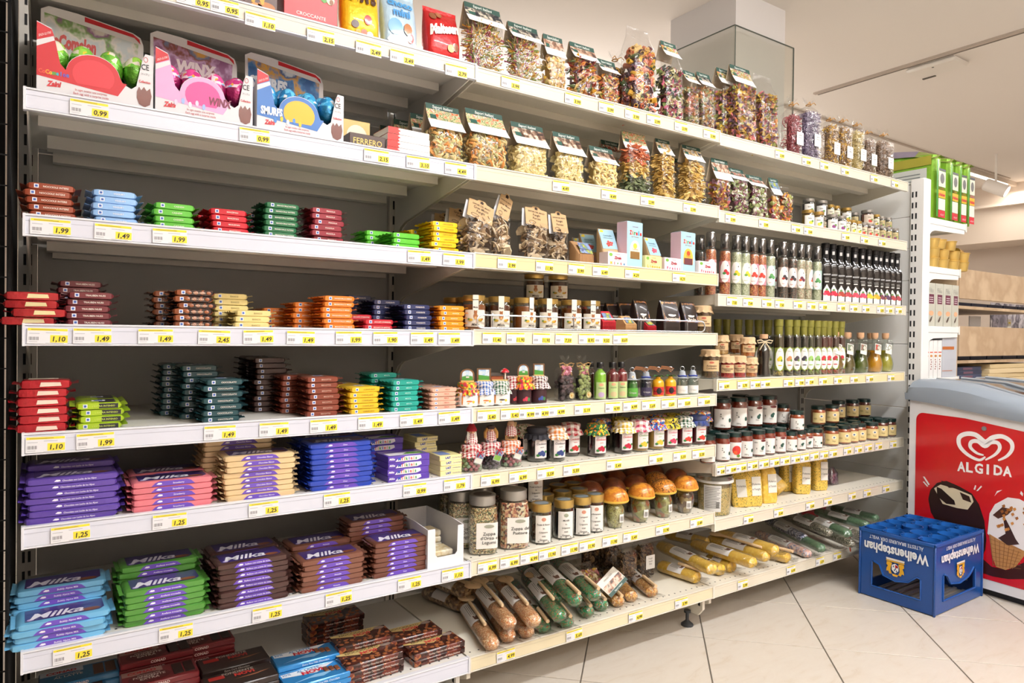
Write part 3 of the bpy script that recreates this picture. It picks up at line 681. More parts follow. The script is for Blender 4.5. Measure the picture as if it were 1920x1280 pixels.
# white display box with wafers, seventh shelf
def open_box(w, d, hb, hf, mat, cut=None):
    m = M(); t = .0022
    m.box(0, w, 0, d, 0, t, mat)
    side = [(0, t), (d, t), (d, hb), (d * .35, hb), (0, hf)]
    for x in (0, w - t): m.plate(side, [], t, mat, lambda a, b, z, x=x: (x + z, a, b))
    m.box(t, w - t, d - t, d, t, hb, mat)
    fr_ = [(0, 0), (w, 0), (w, hf), (w - .018, hf), (w - .02, .035), (w - .026, .028), (.03, .028), (.024, .035), (.022, hf), (0, hf)]
    m.plate(fr_, [], t, mat, lambda a, b, z: (a, -z, b)); return m
bp = onz(785, 1088, LV[1][6]); bx = ony(806, -.002).x
wb = thing('display_box', 'white open cardboard display box holding pale wafer bars beside brown ended bars', 'box', (bx, -.0, LV[1][6] - .0028), .02)
obj('tray', open_box(.110, .21, .112, .105, P('#e4e4e8', .7)), wb)
bc = M()
for k in range(12): bc.quad(lambda x, v: (-.0005, .13 - x, .05 + v), k * .003, k * .003 + (.0012, .0018)[k % 2], 0, .016, P('#3c3c42', .7))
bc.text('PRO', .012, lambda x, v: (-.0005, .10 - x, .022 + v), P('#4a4a50', .7), bold=.03); obj('printed_barcode', bc, wb)
for k, (yy, n_) in enumerate(((.02, 2), (.09, 4))):
    for q in range(n_):
        o = obj('wafer_bar', cached('wf', lambda: M().box(-.036, .036, -.03, .03, 0, .016, SPOTS('wafer', ['#e9dfc2', '#d9c493', '#f0ead6'], 40, .5, 'noise'), .003).mesh('wafer_bar')), None, (bx + .058 + R.uniform(-.006, .006), yy + .032, LV[1][6] + .0005 + q * .0168), R.uniform(-.12, .12))
        tagp(o, 'pale wafer bar in the white display box, %s in its %s pile' % (ordn(q, n_), ('front', 'rear')[k]), 'wafer bar', 'wafer bars in the white display box')

# large tablets on the bottom shelf
def tablet(body, w, d, h, deco, key):
    def mk():
        m = M(); m.box(-w / 2, w / 2, -d / 2, d / 2, 0, h, body, .0025); deco(m, w, d, h); return m.mesh('chocolate_tablet')
    return cached(('tb', key), mk)
def txt_top(m, s, size, x, y, z, mat, bold=.02, shear=0, maxw=None): m.text(s, size, lambda a, v: (x + a, y + v, z), mat, bold=bold, shear=shear, maxw=maxw)
def d_nocc(m, w, d, h):
    z = h + .0005; gold = P('#cdb676', .4)
    m.ngon(top(z), [(-w * .49, d * .47), (w * .40, d * .47), (-w * .0, -d * .02), (-w * .2, d * .12), (-w * .49, d * .34)], gold)
    txt_top(m, 'NOCCIOLATO', .0095, -.01, d * .28, z + .0004, P('#4b3322', .5), maxw=w * .62); txt_top(m, 'NOVI', .013, .002, d * .06, z + .0007, P('#c22a2c', .4), .05)
    m.ngon(top(z + .0002, w * .36, d * .32), arc(0, 0, w * .1, d * .11, 0, 360, 12), P('#8c7b72', .5))
    m.text('Gianduja Chocolate with Whole Hazelnuts', .0045, lambda a, v: (a + w * .08, -d / 2 - .0005, h * .35 + v), P('#e8dccf', .5), maxw=w * .62)
    for k in range(9): m.ell((-w * .42 + k * w * .105, -d * .28 + (k % 3) * .006, h), .0065, .006, .0022, P('#8d5431', .25, 0, .5), 8, 4)
nutm = SPOTS('hazelnut_print', ['#54241c', '#3b1713', '#6e3122', '#43190f', '#9a5a34', '#2d120e'], 110, .22, 'voronoi', .5)
nocc = tablet(nutm, .158, .078, .0175, d_nocc, 'nocc')
def d_blue(m, w, d, h):
    z = h + .0005; wh = P('#eef2f6', .35)
    m.ngon(top(z), [(-w * .46, d * .44), (w * .40, d * .44), (w * .05, d * .02), (-w * .46, d * .22)], wh); txt_top(m, '30%', .009, -w * .38, d * .29, z + .0004, P('#3d7fb4', .4)); txt_top(m, 'AL LATTE', .009, -w * .04, d * .30, z + .0004, P('#3d86bd', .4)); txt_top(m, 'NOVI', .015, .0, d * .07, z + .0007, P('#cf2430', .4), .05)
    for k in range(3): m.box(w * .16 + k * .013, w * .16 + k * .013 + .011, -d * .1 - k * .004, d * .2 - k * .004, h, h + .003, P('#7a4526', .3), .001)
    m.ngon(top(z + .0001), [(-w * .4, -d * .3), (-w * .1, -d * .22), (w * .1, -d * .3), (w * .3, -d * .1), (0, -d * .08)], P('#8ec6ec', .3))
    m.text('Extra Fine Milk Chocolate', .0045, lambda a, v: (a + w * .1, -d / 2 - .0005, h * .35 + v), wh, maxw=w * .5)
blue = tablet(P('#2f8bd0', .2, .2, .5, .2, 40), .158, .078, .0145, d_blue, 'blue')
def d_fond(m, w, d, h):
    z = h + .0005; txt_top(m, 'FONDENTE', .0095, .0, d * .28, z, P('#bfb6ae', .5)); m.quad(top(z), -w * .42, -w * .2, d * .12, d * .34, P('#a52a24', .4)); txt_top(m, 'NOVI', .013, .012, d * .07, z + .0004, P('#b5332c', .4), .05)
    m.ngon(top(z), [(-w * .1, -d * .1), (w * .45, d * .02), (w * .2, -d * .12)], P('#8c5b3f', .4)); m.text('Extra Dark Chocolate', .0045, lambda a, v: (a, -d / 2 - .0005, h * .35 + v), P('#c9c0b4', .5), maxw=w * .4)
fond = tablet(P('#2b201d', .3, 0, .3), .158, .078, .0145, d_fond, 'fond')
def d_con(c2):
    def f(m, w, d, h):
        z = h + .0005; m.quad(top(z), -w * .48, w * .05, d * .16, d * .48, P('#b88f84' if c2 == 'r' else '#c9d3dc', .4)); txt_top(m, 'CONAD', .011, -w * .22, d * .24, z + .0004, P('#c4262e', .4), .05)
        m.ngon(top(z + .0001, -w * .14, -d * .12), arc(0, 0, w * .28, d * .34, 0, 360, 16), P('#5e1a1d' if c2 == 'r' else '#2d6d94', .4))
        for k, s_ in enumerate(('CIOCCOLATO', 'FONDENTE', 'EXTRA') if c2 == 'r' else ('CIOCCOLATO', 'AL LATTE')): txt_top(m, s_, (.005, .009, .009)[k], -w * .14, d * (.04 - .15 * k), z + .0005, P('#e9d9cf', .4), maxw=w * .42)
        for k in range(2): m.box(w * .17 + k * .024, w * .17 + k * .024 + .021, -d * .35, d * .35, h, h + .0016, P('#2c1815' if c2 == 'r' else '#5a3320', .3), .0006)
        m.text('CONAD', .006, lambda a, v: (a, -d / 2 - .0005, h * .3 + v), P('#e6d2cc', .5), bold=.03)
    return f
conr = tablet(P('#7a1f25', .3, 0, .3), .158, .078, .0145, d_con('r'), 'conr'); conb = tablet(P('#2b6f9e', .3, 0, .3), .158, .078, .0145, d_con('b'), 'conb')
ZB = LV[1][7] - .0028
def pile(me, th, u, v, n, look, where, grp, yc=None, rz=0, name='chocolate_tablet'):
    """front left bottom corner guessed from the top face centre pixel"""
    p = onz(u, v, ZB + n * th)
    for k in range(n):
        o = obj(name, me, None, (p.x + R.uniform(-.002, .002), p.y + R.uniform(-.002, .002), ZB + k * (th + .0004)), rz + R.uniform(-.02, .02)); tagp(o, '%s, %s in %s' % (look, ordn(k, n), where), 'chocolate tablet', grp)
pile(nocc, .0175, 812, 1204, 2, 'brown hazelnut tablet', 'the right front pile', 'hazelnut chocolate tablets', rz=.05)
pile(nocc, .0175, 772, 1182, 3, 'brown hazelnut tablet', 'the right middle pile', 'hazelnut chocolate tablets')
pile(nocc, .0175, 694, 1225, 3, 'brown hazelnut tablet', 'the left front pile', 'hazelnut chocolate tablets', rz=.04)
pile(nocc, .0175, 680, 1192, 4, 'brown hazelnut tablet', 'the left middle pile', 'hazelnut chocolate tablets')
pile(nocc, .0175, 625, 1152, 4, 'brown hazelnut tablet', 'the tall rear pile', 'hazelnut chocolate tablets')
pile(blue, .0145, 590, 1262, 3, 'bright blue milk chocolate tablet', 'the front blue pile', 'blue milk chocolate tablets', rz=.04)
pile(blue, .0145, 572, 1228, 4, 'bright blue milk chocolate tablet', 'the rear blue pile', 'blue milk chocolate tablets', rz=-.02)
pile(fond, .0145, 452, 1268, 5, 'black dark chocolate tablet', 'the front black pile', 'black dark chocolate tablets', rz=.03)
pile(fond, .0145, 436, 1236, 5, 'black dark chocolate tablet', 'the rear black pile', 'black dark chocolate tablets')
pile(conr, .0145, 300, 1262, 6, 'dark red extra dark tablet', 'the front red pile', 'dark red chocolate tablets')
pile(conr, .0145, 292, 1222, 7, 'dark red extra dark tablet', 'the middle red pile', 'dark red chocolate tablets')
pile(conr, .0145, 372, 1200, 7, 'dark red extra dark tablet', 'the rear red pile', 'dark red chocolate tablets')
pile(conb, .0145, 150, 1262, 6, 'blue milk tablet with brown print', 'the left front pile', 'blue milk tablets at the left end')
pile(conb, .0145, 120, 1290, 5, 'blue milk tablet with brown print', 'the leftmost pile', 'blue milk tablets at the left end')

# ================================================================ second shelf: egg displays
def egg_display(u0, u1, lead, egg1, egg2, word, wcol, hump, back, headc, label):
    yf = .004; x0, x1 = ony(u0, yf).x, ony(u1, yf).x; w = x1 - x0; z = LV[1][1] - .0028; d = .16; hs = .088
    t = thing('egg_display', label, 'display box', (x0, yf, z), 0, None, None, (1, 1, 1.32))
    wh = P('#dcdbde', .5)
    hm = arc(w * .47, .040, w * .23, .031, 170, 10, 12)
    outl = [(0, 0), (w, 0), (w, hs), (w * .925, hs + .001), (w * .90, hs * .9), (w * .845, .036), (w * .80, .030), (w * .72, .036)] + hm[::-1] + [(w * .235, .040), (w * .19, .048), (w * .14, .088), (w * .12, .098), (0, .105)]
    outl = [(a, min(b, .112)) for a, b in outl]
    F = M(); F.plate(outl, [], .0015, wh, lambda a, b, zz: (a, -zz, b))
    for xx in (0, w - .0015): F.plate([(.0005, 0), (d, 0), (d, .07), (.05, .07), (.012, hs), (.0005, hs)], [], .0015, wh, lambda a, b, zz, xx=xx: (xx + zz, a, b))
    F.box(.0016, w - .0016, .001, d, 0, .0015, wh).box(.0016, w - .0016, .115, .1165, .0015, .05, wh); obj('tray', F, t)
    G = M(); f = front(-.0019); f2 = front(-.0023); f3 = front(-.0027); red = P('#c3202c', .4); L_ = P(lead, .4); hp = P(hump, .4); rt = P('#b8323a', .5)
    G.ngon(f, [(0, .026), (w * .68, .015), (w * .76, .036), (w * .72, .0365)] + arc(w * .47, .040, w * .228, .030, 10, 170, 12) + [(w * .235, .0405), (w * .19, .0485), (w * .14, .0875), (w * .12, .0965), (0, .1035)], L_)
    G.ngon(f2, arc(w * .47, .039, w * .18, .024, -40, 220, 16), hp)
    G.ngon(f2, [(0, .078), (w * .13, .088), (w * .12, .0965), (0, .1035)], red); G.ngon(f2, [(0, .068), (w * .145, .081), (w * .135, .087), (0, .077)], wh)
    G.text('SENZA GLUTINE', .0035, lambda a, v: (w * .065 + a, -.0027, .086 + v + a * .4), P('#f4dede', .5), maxw=w * .10)
    xw = w * (.14 if word != 'WINX' else .63); yw = .030 if word != 'WINX' else .028
    if word == 'CoComelon':
        xx = .006
        for ch, c in zip(word, ['#d94b3d', '#d94b3d', '#e58a2a', '#e8b52c', '#4ba64a', '#3aa0b5', '#3a6fc0', '#6a4bb8', '#3a6fc0']):
            G.text(ch, .006, lambda a, v, xx=xx: (xx + a, -.0027, .030 + v), P(c, .4), bold=.05); xx += .0056
    else: G.text(word, .0125 if word != 'WINX' else .012, lambda a, v: (xw + a + .004, -.0027, yw + v), P(wcol, .4), bold=.05, shear=.15 if word == 'WINX' else 0, maxw=w * .24)
    G.text('Zaini', .0075, lambda a, v: (w * .14 + a, -.0023, .013 + v + a * .05), red, bold=.05, shear=.25)
    G.text('In ogni ovetto una sorpresa', .0034, lambda a, v: (w * .45 + a, -.0023, .0125 + v), rt, maxw=w * .42); G.text('Each egg with a surprise inside', .0034, lambda a, v: (w * .45 + a, -.0023, .0070 + v), rt, maxw=w * .44)
    G.text('CE', .0085, lambda a, v: (w * .925 + a, -.0023, .064 + v), P('#34343a', .5), bold=.01, maxw=w * .08)
    rg_ = arc(w * .93, .080, .0042, .0042, 0, 360, 14); G.plate(rg_, [arc(w * .93, .080, .0034, .0034, 0, 360, 14)], 0, rt, lambda x, y, zz: (x, -.0023, y))
    G.text('24 x 20 g', .0028, lambda a, v: (w * .925 + a, -.0023, .056 + v), P('#8f8f95', .5), maxw=w * .09)
    br = P('#6c3023', .3, 0, .4)
    G.ngon(f2, [(w * .85, .028), (w * .87, .036), (w * .89, .031), (w * .915, .037), (w * .94, .031), (w * .97, .036), (w * .985, .024), (w * .97, .010), (w * .92, .005), (w * .87, .009), (w * .85, .018)], br)
    G.text('Collection', .0035, lambda a, v: (w * .92 + a, -.0029, .043 + v), red, bold=.03, maxw=w * .12)
    if word != 'CoComelon':
        for q in range(5): G.ngon(f3, arc(w * (.2 + .07 * q), .022 + .004 * (q % 2), .0035, .005, 0, 360, 8), P(('#e9cfe4', '#9fb7e6', '#f3e3ee')[q % 3] if word == 'WINX' else ('#3f84cf', '#f2c22c', '#e9eef6')[q % 3], .4))
    obj('printed_front', G, t)
    # backing card
    B = M(); yb = .125; fb = lambda a, b, zz: (a, yb + b * .1 + zz, b)
    card = [(.004, .0), (w - .004, .0), (w - .004, .140), (w - .010, .152), (w - .025, .158), (w * .35, .170), (.02, .172), (.006, .165)]
    B.plate(card, [], .0015, P('#e6e4e6', .5), fb)
    pb = lambda a, b: (a, yb + b * .1 - .0006, b); pb2 = lambda a, b: (a, yb + b * .1 - .0011, b)
    B.ngon(pb, [(.014, .065), (w - .02, .065), (w - .014, .140), (.012, .160)], SPOTS('card_' + word, back, 26, .5, 'noise'))
    B.ngon(pb, [(w * .42, .159), (w - .022, .150), (w - .010, .141), (w - .012, .149), (w - .025, .156), (w * .42, .167)], red); B.text(word, .020, lambda a, v: pb2(w * (.30 if word != 'WINX' else .52) + a, .108 + v), P(headc, .4), bold=.06, shear=.1, maxw=w * .45)
    obj('backing_card', B, t)
    for row in range(2):
        for k in range(4):
            def egg():
                m = M(); pr = [(.0245 * math.sin(PI * i / 9) ** .9 * (1 - .10 * math.cos(PI * i / 9 + PI)) if 0 < i < 9 else .0005, .034 * (1 - math.cos(PI * i / 9))) for i in range(10)]
                m.lathe(pr[:6], P(egg2, .2, .5, .5, .5, 160), 16, cap1=False); m.lathe(pr[5:], SPOTS('egg' + word, egg1, 90, .25, 'voronoi', .4), 16, cap0=False); return m.mesh('foil_egg')
            e = obj('foil_egg', cached(('egg', word), egg), None, (x0 + w * (.15 + .235 * k), yf + .032 + row * .047, z + .050 + row * .010), R.uniform(0, 6), None)
            tagp(e, '%s foil egg in its display box, %s in the %s row' % ({'CoComelon': 'green', 'WINX': 'pink', 'SMURFS': 'light blue'}[word], nthl(k, 4), ('front', 'middle', 'back')[row]), 'chocolate egg', word.lower()[:0] + {'CoComelon': 'green', 'WINX': 'pink', 'SMURFS': 'blue'}[word] + ' foil eggs')
    return t
egg_display(66, 284, '#c3202c', ['#7bc043', '#9ad24f', '#e8e3d0', '#5fae3a', '#f3c93a'], '#5d9f2c', 'CoComelon', '#d33', '#d23440', ['#cfd8dd', '#e7e2de', '#7aa35a', '#8d5a8c', '#d8d2cc'], '#c94545', 'white and red egg display box, leftmost on the second shelf')
egg_display(288, 470, '#d9a5cf', ['#e54b97', '#f2d9e4', '#c22f7c', '#7fb6dd', '#e9a83c'], '#a01f62', 'WINX', '#7a2444', '#e34c93', ['#8f5a86', '#c9a5cf', '#8a4b3c', '#6e86ac', '#d8a34d'], '#f0e3ea', 'pink and lilac egg display box with pink foil eggs')
egg_display(478, 640, '#3c74bd', ['#2f9bd3', '#63c1ea', '#1e7fb9', '#e9eef2', '#2f6fb0'], '#257fb0', 'SMURFS', '#eef3fa', '#f0b32c', ['#2c5f9c', '#4a86c0', '#d9a33c', '#2c5f9c', '#d8dfe6'], '#dfe7f0', 'blue and yellow egg display box with blue foil eggs')

def box_thing(name, u0, u1, yf, zl, h, d, mat, deco, label, cat='box', rz=0):
    x0, x1 = ony(u0, yf).x, ony(u1, yf).x; w = x1 - x0
    m = M(); m.box(-w / 2, w / 2, 0, d, 0, h, mat, .001); deco(m, w, d, h)
    return tagp(obj(name, m, None, ((x0 + x1) / 2, yf, zl), rz), label, cat)
Z2 = LV[1][1] - .0028; Z1 = LV[1][0] - .0028
def d_fer(m, w, d, h):
    m.text('FERRERO', .014, lambda a, v: (a, -.0005, h * .3 + v), P('#e2c56a', .3), bold=.01, maxw=w * .8); m.quad(top(h + .0005), -w * .28, w * .3, .01, .04, P('#d9cfb0', .4)); m.box(-w * .42, w * .42, .004, d - .006, h - .002, h + .0004, P('#24140f', .5))
box_thing('chocolate_box', 652, 719, .01, Z2, .036, .055, P('#3d2018', .3, 0, .3), d_fer, 'dark brown chocolate box lettered in gold, beside the blue egg display')
def d_roc(m, w, d, h):
    m.ngon(front(-.0005), arc(0, h * .58, w * .38, h * .3, 0, 360, 20), P('#e9dfc8', .4)); m.text('FERRERO', .010, lambda a, v: (a, -.001, h * .52 + v), P('#8a6a3a', .4), maxw=w * .66); m.text('ROCHER', .010, lambda a, v: (a, -.001, h * .36 + v), P('#8a6a3a', .4), maxw=w * .6)
box_thing('chocolate_box', 640, 690, .10, Z2, .095, .04, P('#b59a5c', .35, .2), d_roc, 'gold chocolate box standing behind the dark brown box')
def d_kin(m, w, d, h):
    m.ngon(front(-.0005), [(-w / 2, 0), (-w * .22, 0), (-w * .26, h * .3), (-w * .2, h * .55), (-w * .27, h * .8), (-w * .22, h), (-w / 2, h)], P('#d2261f', .3)); m.ngon(top(h + .0004), [(-w / 2, 0), (-w * .26, 0), (-w * .2, .03), (-w * .3, .06), (-w * .24, d), (-w / 2, d)], P('#d2261f', .3))
for k in range(4):
    o = box_thing('chocolate_carton', 722 + k * .5, 803 - k * .5, .006, Z2 + k * .0168, .0162, .09, P('#f2f0f0', .3, 0, .3), d_kin, 'white chocolate carton with red end, %s in its pile beside brown box' % ordn(k, 4), 'box', R.uniform(-.03, .03)); o['group'] = 'white cartons with red ends'
# top shelf of the left bay
def plain_deco(fs):
    def f(m, w, d, h):
        for g in fs: g(m, w, d, h)
    return f
def tx(s, size, x, y, c, bold=.03, shear=0, mw=.8): return lambda m, w, d, h: m.text(s, size, lambda a, v: (w * x + a, -.0008, h * y + v), P(c, .4), bold=bold, shear=shear, maxw=w * mw)
def blob(x, y, rx, ry, c, n=14, lift=.0005): return lambda m, w, d, h: m.ngon(front(-lift), [(w * (x + rx * math.cos(2 * PI * i / n)), h * (y + ry * math.sin(2 * PI * i / n))) for i in range(n)], P(c, .4))
def band(x0, x1, y0, y1, c): return lambda m, w, d, h: m.quad(front(-.0004), w * x0, w * x1, h * y0, h * y1, P(c, .4))
def row(u0, u1, yf, h, d, c, decos, label, tilt=0): return box_thing('sweet_box', u0, u1, yf, Z1, h, d, P(c, .35, 0, .3), plain_deco(decos), label, 'box')
row(300, 408, .006, .10, .12, '#7a1f1c', [band(-.4, .4, .2, .6, '#c9a35c')], 'dark red box, leftmost on the top shelf')
row(410, 515, .006, .095, .12, '#4b2418', [tx('LION', .042, -.08, .2, '#e8a21c', .05, .2, .75), blob(.3, .15, .16, .1, '#b5702e'), blob(.12, .12, .1, .06, '#d08a3c')], 'brown box with large yellow lettering on the top shelf')
row(527, 627, .006, .14, .11, '#bf1f27', [blob(-.02, .62, .30, .1, '#c07a3c'), blob(-.22, .62, .09, .11, '#6b3a1e', 14, .0009), blob(-.22, .62, .05, .06, '#b07a44', 12, .0012), blob(.24, .52, .08, .1, '#5a9a3a', 8, .0009), blob(.36, .5, .08, .09, '#e9dcc0', 12, .0012), blob(.38, .46, .04, .05, '#8d5a34', 10, .0015), tx('CROCCANTE', .008, -.0, .12, '#f3dada', .02)], 'bright red wafer roll box on the top shelf')
def pouch(w, h, d, mat, key, decos, sealed=True):
    def mk():
        m = M(); rings = []
        for i, (t, k, ww) in enumerate(((0, .55, .94), (.08, .95, .97), (.35, 1.1, 1), (.65, .9, .98), (.88, .35, .96), (.93, .04, .97), (1, .03, .98))):
            rings.append([(ww * w / 2 * math.copysign(abs(math.cos(a)) ** .45, math.cos(a)), d / 2 * k * math.copysign(abs(math.sin(a)) ** .8, math.sin(a)), h * t) for a in [2 * PI * j / 20 + .02 for j in range(20)]])
        m.loft(rings, mat, True, True)
        def yy(t): # front surface depth at height t
            ks = ((0, .55), (.08, .95), (.35, 1.1), (.65, .9), (.88, .35), (.93, .04), (1, .03))
            for (a, p), (b, q) in zip(ks, ks[1:]):
                if t <= b: return -d / 2 * (p + (q - p) * (t - a) / (b - a))
            return 0
        def fn(x, v, lift=.001):
            xx = min(.98, abs(x) / (w / 2)); return (x, yy(max(0, min(1, v / h))) * (1 - xx ** 4.4) ** .5 * 1.0 - lift, v)
        for g in decos: g(m, w, h, fn)
        return m
    return cached(('pouch', key), lambda: mk().mesh('pouch'))
def pt(s, size, x, y, c, bold=.04, shear=0, mw=.85, rot_=0): return lambda m, w, h, fn: m.text(s, size, lambda a, v: fn(w * x + a, h * y + v + a * rot_, .0035), P(c, .4), bold=bold, shear=shear, maxw=w * mw)
def pb_(x, y, rx, ry, c, n=12, lift=.0028): return lambda m, w, h, fn: m.add([fn(w * x, h * y, lift)] + [fn(w * (x + rx * math.cos(2 * PI * i / n)), h * (y + ry * math.sin(2 * PI * i / n)), lift) for i in range(n)], [(0, 1 + i, 1 + (i + 1) % n) for i in range(n)], P(c, .3, 0, .3))
pk = [(pouch(.10, .165, .05, FOIL('#f0c018'), 'mm', [pt('M&M\'S', .034, -.02, .60, '#4a2a1c', .06, .1), pb_(-.18, .22, .10, .06, '#4a2b1e'), pb_(.05, .12, .08, .05, '#d8592a'), pb_(.2, .10, .09, .05, '#e9e4da'), pb_(-.1, .1, .07, .05, '#e2a21c'), pb_(.35, .06, .06, .04, '#4f9a3a'), pb_(.15, .32, .1, .08, '#c42a2c')]), 668, 'yellow sweet bag with brown lettering on the top shelf'),
      (pouch(.10, .165, .05, FOIL('#bcd9ec'), 'bw', [pt('choco', .02, 0, .72, '#4a9ad4', .04), pt('mini', .02, 0, .55, '#3f8fcf', .04), pb_(-.2, .35, .2, .14, '#7fb6dd'), pb_(0, .14, .42, .10, '#f0f3f6'), pb_(.15, .35, .12, .10, '#b97a4a'), pb_(.22, .22, .10, .08, '#d2382f'), pb_(.22, .22, .05, .04, '#e9f0f5', 10, .0034), pb_(0, .05, .4, .03, '#d2382f')]), 742, 'pale blue and white sweet bag on the top shelf'),
      (pouch(.105, .155, .055, FOIL('#c81c1f'), 'mal', [pt('Maltesers', .026, .02, .50, '#f6efe8', .07, .1, .88, .25), pb_(-.28, .80, .1, .07, '#8d5232'), pb_(-.1, .86, .09, .07, '#a1643e'), pb_(.28, .28, .11, .075, '#8d5232'), pb_(.14, .24, .1, .07, '#d9ae4e')]), 822, 'red sweet bag with large white lettering on the top shelf')]
for me, u, lb in pk:
    q = ony(u, .045); o = tagp(obj('sweet_bag', me, None, (q.x, .045, Z1), .0, (math.radians(-6), 0, R.uniform(-.08, .05))), lb, 'sweet bag')

# ================================================================ clear bags
def sup(w, d, z, n=20, e=.4, cy=0, cx=0):
    out = []
    for j in range(n):
        a = 2 * PI * j / n + .01; c, s = math.cos(a), math.sin(a)
        out.append((cx + w / 2 * math.copysign(abs(c) ** e, c), cy + d / 2 * math.copysign(abs(s) ** e, s), z))
    return out
def fill_points(w, d, hf, size, n, seed, e=.4):
    """points on the skin of a rounded box, mostly its front, sides and top"""
    r = random.Random(seed); pts = []
    for _ in range(n):
        q = r.random(); x = r.uniform(-1, 1); y = -1
        z = r.uniform(size * .6, hf)
        wx, wy = w / 2 - size * .75, d / 2 - size * .75
        if q < .62: p = (x * wx, -wy, z)
        elif q < .73: p = (-wx, r.uniform(-1, 1) * wy, z)
        elif q < .80: p = (wx, r.uniform(-1, 1) * wy, z)
        else: p = (x * wx * .95, r.uniform(-1, .6) * wy, hf - size * .3)
        if q < .80 and abs(p[0]) > wx * .9 and q < .62: p = (p[0] * .97, p[1] + size * .3, p[2])
        pts.append((p[0], p[1], p[2] - (abs(p[0]) / wx) ** 3 * size * .4 * (q > .8)))
    return pts
def loose_mesh(key, w, d, hf, kind, size, mats, n, core, flat=0, sz_z=1):
    def mk():
        m = scatter(fill_points(w, d, hf, size, n, hash(key) % 9973 if not isinstance(key, str) else sum(map(ord, key))), kind, size, [P(c, .6) for c in mats], len(mats) * 7 + n, flat)
        m.loft([sup(w - size * 2.2, d - size * 2.2, size * .6, 12), sup(w - size * 2.2, d - size * 2.2, hf - size, 12)], P(core, .8), True, True)
        return m.mesh('loose_filling')
    return cached(('loose', key), mk)
def film_mesh(key, w, d, hb, ht, seed=1, topw=None, mat=None, neck=None):
    """clear film: boxy body to hb, then gathered to a flat seam (or a tied neck) at ht"""
    def mk():
        r = random.Random(seed); m = M(); rings = [sup(w * .96, d * .9, .0005)]
        for t in (.08, .35, .65, 1): rings.append(sup(w * (1 + r.uniform(-.02, .015)), d * (1 + r.uniform(-.03, .02)), hb * t))
        tw = topw or w * .98
        if neck:
            nz = hb + (ht - hb) * .55
            rings += [sup(w * .7, d * .62, hb + (nz - hb) * .5, e=.7), sup(neck * 2, neck * 1.6, nz, e=1), sup(neck * 1.9, neck * 1.7, nz + .006, e=1)]
            big = sup(w * .62, d * .5, ht, e=1); rings.append([(p[0] * (1 + .2 * math.sin(j * 2.3)), p[1] * (1 + .35 * math.cos(j * 1.9)), p[2] + .008 * math.sin(j * 1.7)) for j, p in enumerate(big)])
            m.loft(rings, mat or FILM(), True, False)
        else:
            rings += [sup(tw, d * .35, (hb + ht) / 2, e=.6), sup(tw, .003, ht - .004, e=.6), sup(tw, .002, ht, e=.6)]
            m.loft(rings, mat or FILM(), True, True)
        return m.mesh('clear_film')
    return cached(('film', key), mk)
GRN = '#23493f'
def header_mesh(key, w, hh, drop, d, words, pics, low='#f1efec', band_c=GRN, ptxt='', back='#b9a98f', side=True):
    """folded card over the bag top: green band, food picture, white foot; hangs from z=0 down to -drop, leaning forward to y=-d"""
    def mk():
        m = M(); cx = w / 2
        def F(x, v, lift=0):
            t = -v / drop; y = -.002 - d * (t ** 1.7) - lift
            return (x, y, v)
        n = 6; vs = []; 
        wd = lambda t: cx * (1 + .05 * t)
        def strip(t0, t1, mat, lift=0, a=-1, b=1, k=4):
            v = []
            for i in range(k + 1):
                t = t0 + (t1 - t0) * i / k
                for s in (a, b): v.append(F(s * wd(t), -drop * t, lift))
            m.add(v, [(2 * i, 2 * i + 2, 2 * i + 3, 2 * i + 1) for i in range(k)], mat)
        strip(0, 1, P(low, .7), -.0008)
        hb = hh / drop
        strip(0, hb, P(band_c, .6), 0, k=1); strip(hb, .62, pics, 0, k=3); strip(.62, 1, P(low, .7), 0, k=3)
        for sg in (1,): m.add([(-cx, .002, 0), (cx, .002, 0), (cx * 1.05, .002 + d * .6, -drop), (-cx * 1.05, .002 + d * .6, -drop)], [(0, 1, 2, 3)], P(back, .7))
        if words: m.text(words, hh * .5, lambda a, v: F(a, -hh * .75 + v, .0009), P('#dfe6df', .5), bold=.01, shear=.2, maxw=w * .62)
        m.add([F(-cx * .86, -drop * .42, .0009), F(-cx * .5, -drop * .42, .0009), F(-cx * .5, -drop * .60, .0009), F(-cx * .86, -drop * .60, .0009)], [(0, 3, 2, 1)], P('#2f5c50', .5))
        if ptxt: m.text(ptxt, drop * .075, lambda a, v: F(a, -drop * .82 + v, .0012), P('#6b665e', .5), shear=0, maxw=w * .6)
        return m.mesh('header_card')
    return cached(('hd', key), mk)
PIC = {
 'veg': lambda: SPOTS('pic_veg', ['#d8602c', '#e9dfbf', '#4f7a3c', '#e8d9a4', '#c9502a', '#f0ead6'], 60, .45, 'noise'),
 'dough': lambda: SPOTS('pic_dough', ['#3c2a24', '#6a4c3c', '#a88870', '#e9dccb', '#c9b096'], 48, .45, 'noise'),
 'dark': lambda: SPOTS('pic_dark', ['#20242a', '#2d333b', '#8a8478', '#e3d7c2', '#2a2e35'], 56, .45, 'noise'),
 'choc': lambda: SPOTS('pic_choc', ['#4c3a34', '#a8785c', '#e3cdb8', '#2f2624'], 44, .45, 'noise'),
 'flow': lambda: SPOTS('pic_flow', ['#a83560', '#e7dfc9', '#5d8b43', '#e39a3c', '#b54c83'], 70, .45, 'noise'),
 'alp': lambda: SPOTS('pic_alp', ['#c9b455', '#7f9a4a', '#5f6fa0', '#8ea3c9', '#4a5684'], 45, .45, 'noise'),
 'tri': lambda: SPOTS('pic_tri', ['#2c3b2c', '#d8d2c2', '#b7402f', '#3a4a3a', '#e9e2d2'], 55, .45, 'noise'),
 'plate': lambda: SPOTS('pic_plate', ['#33343c', '#e8e4de', '#d9b36a', '#4a4c58', '#efebe4'], 50, .45, 'noise'),
}
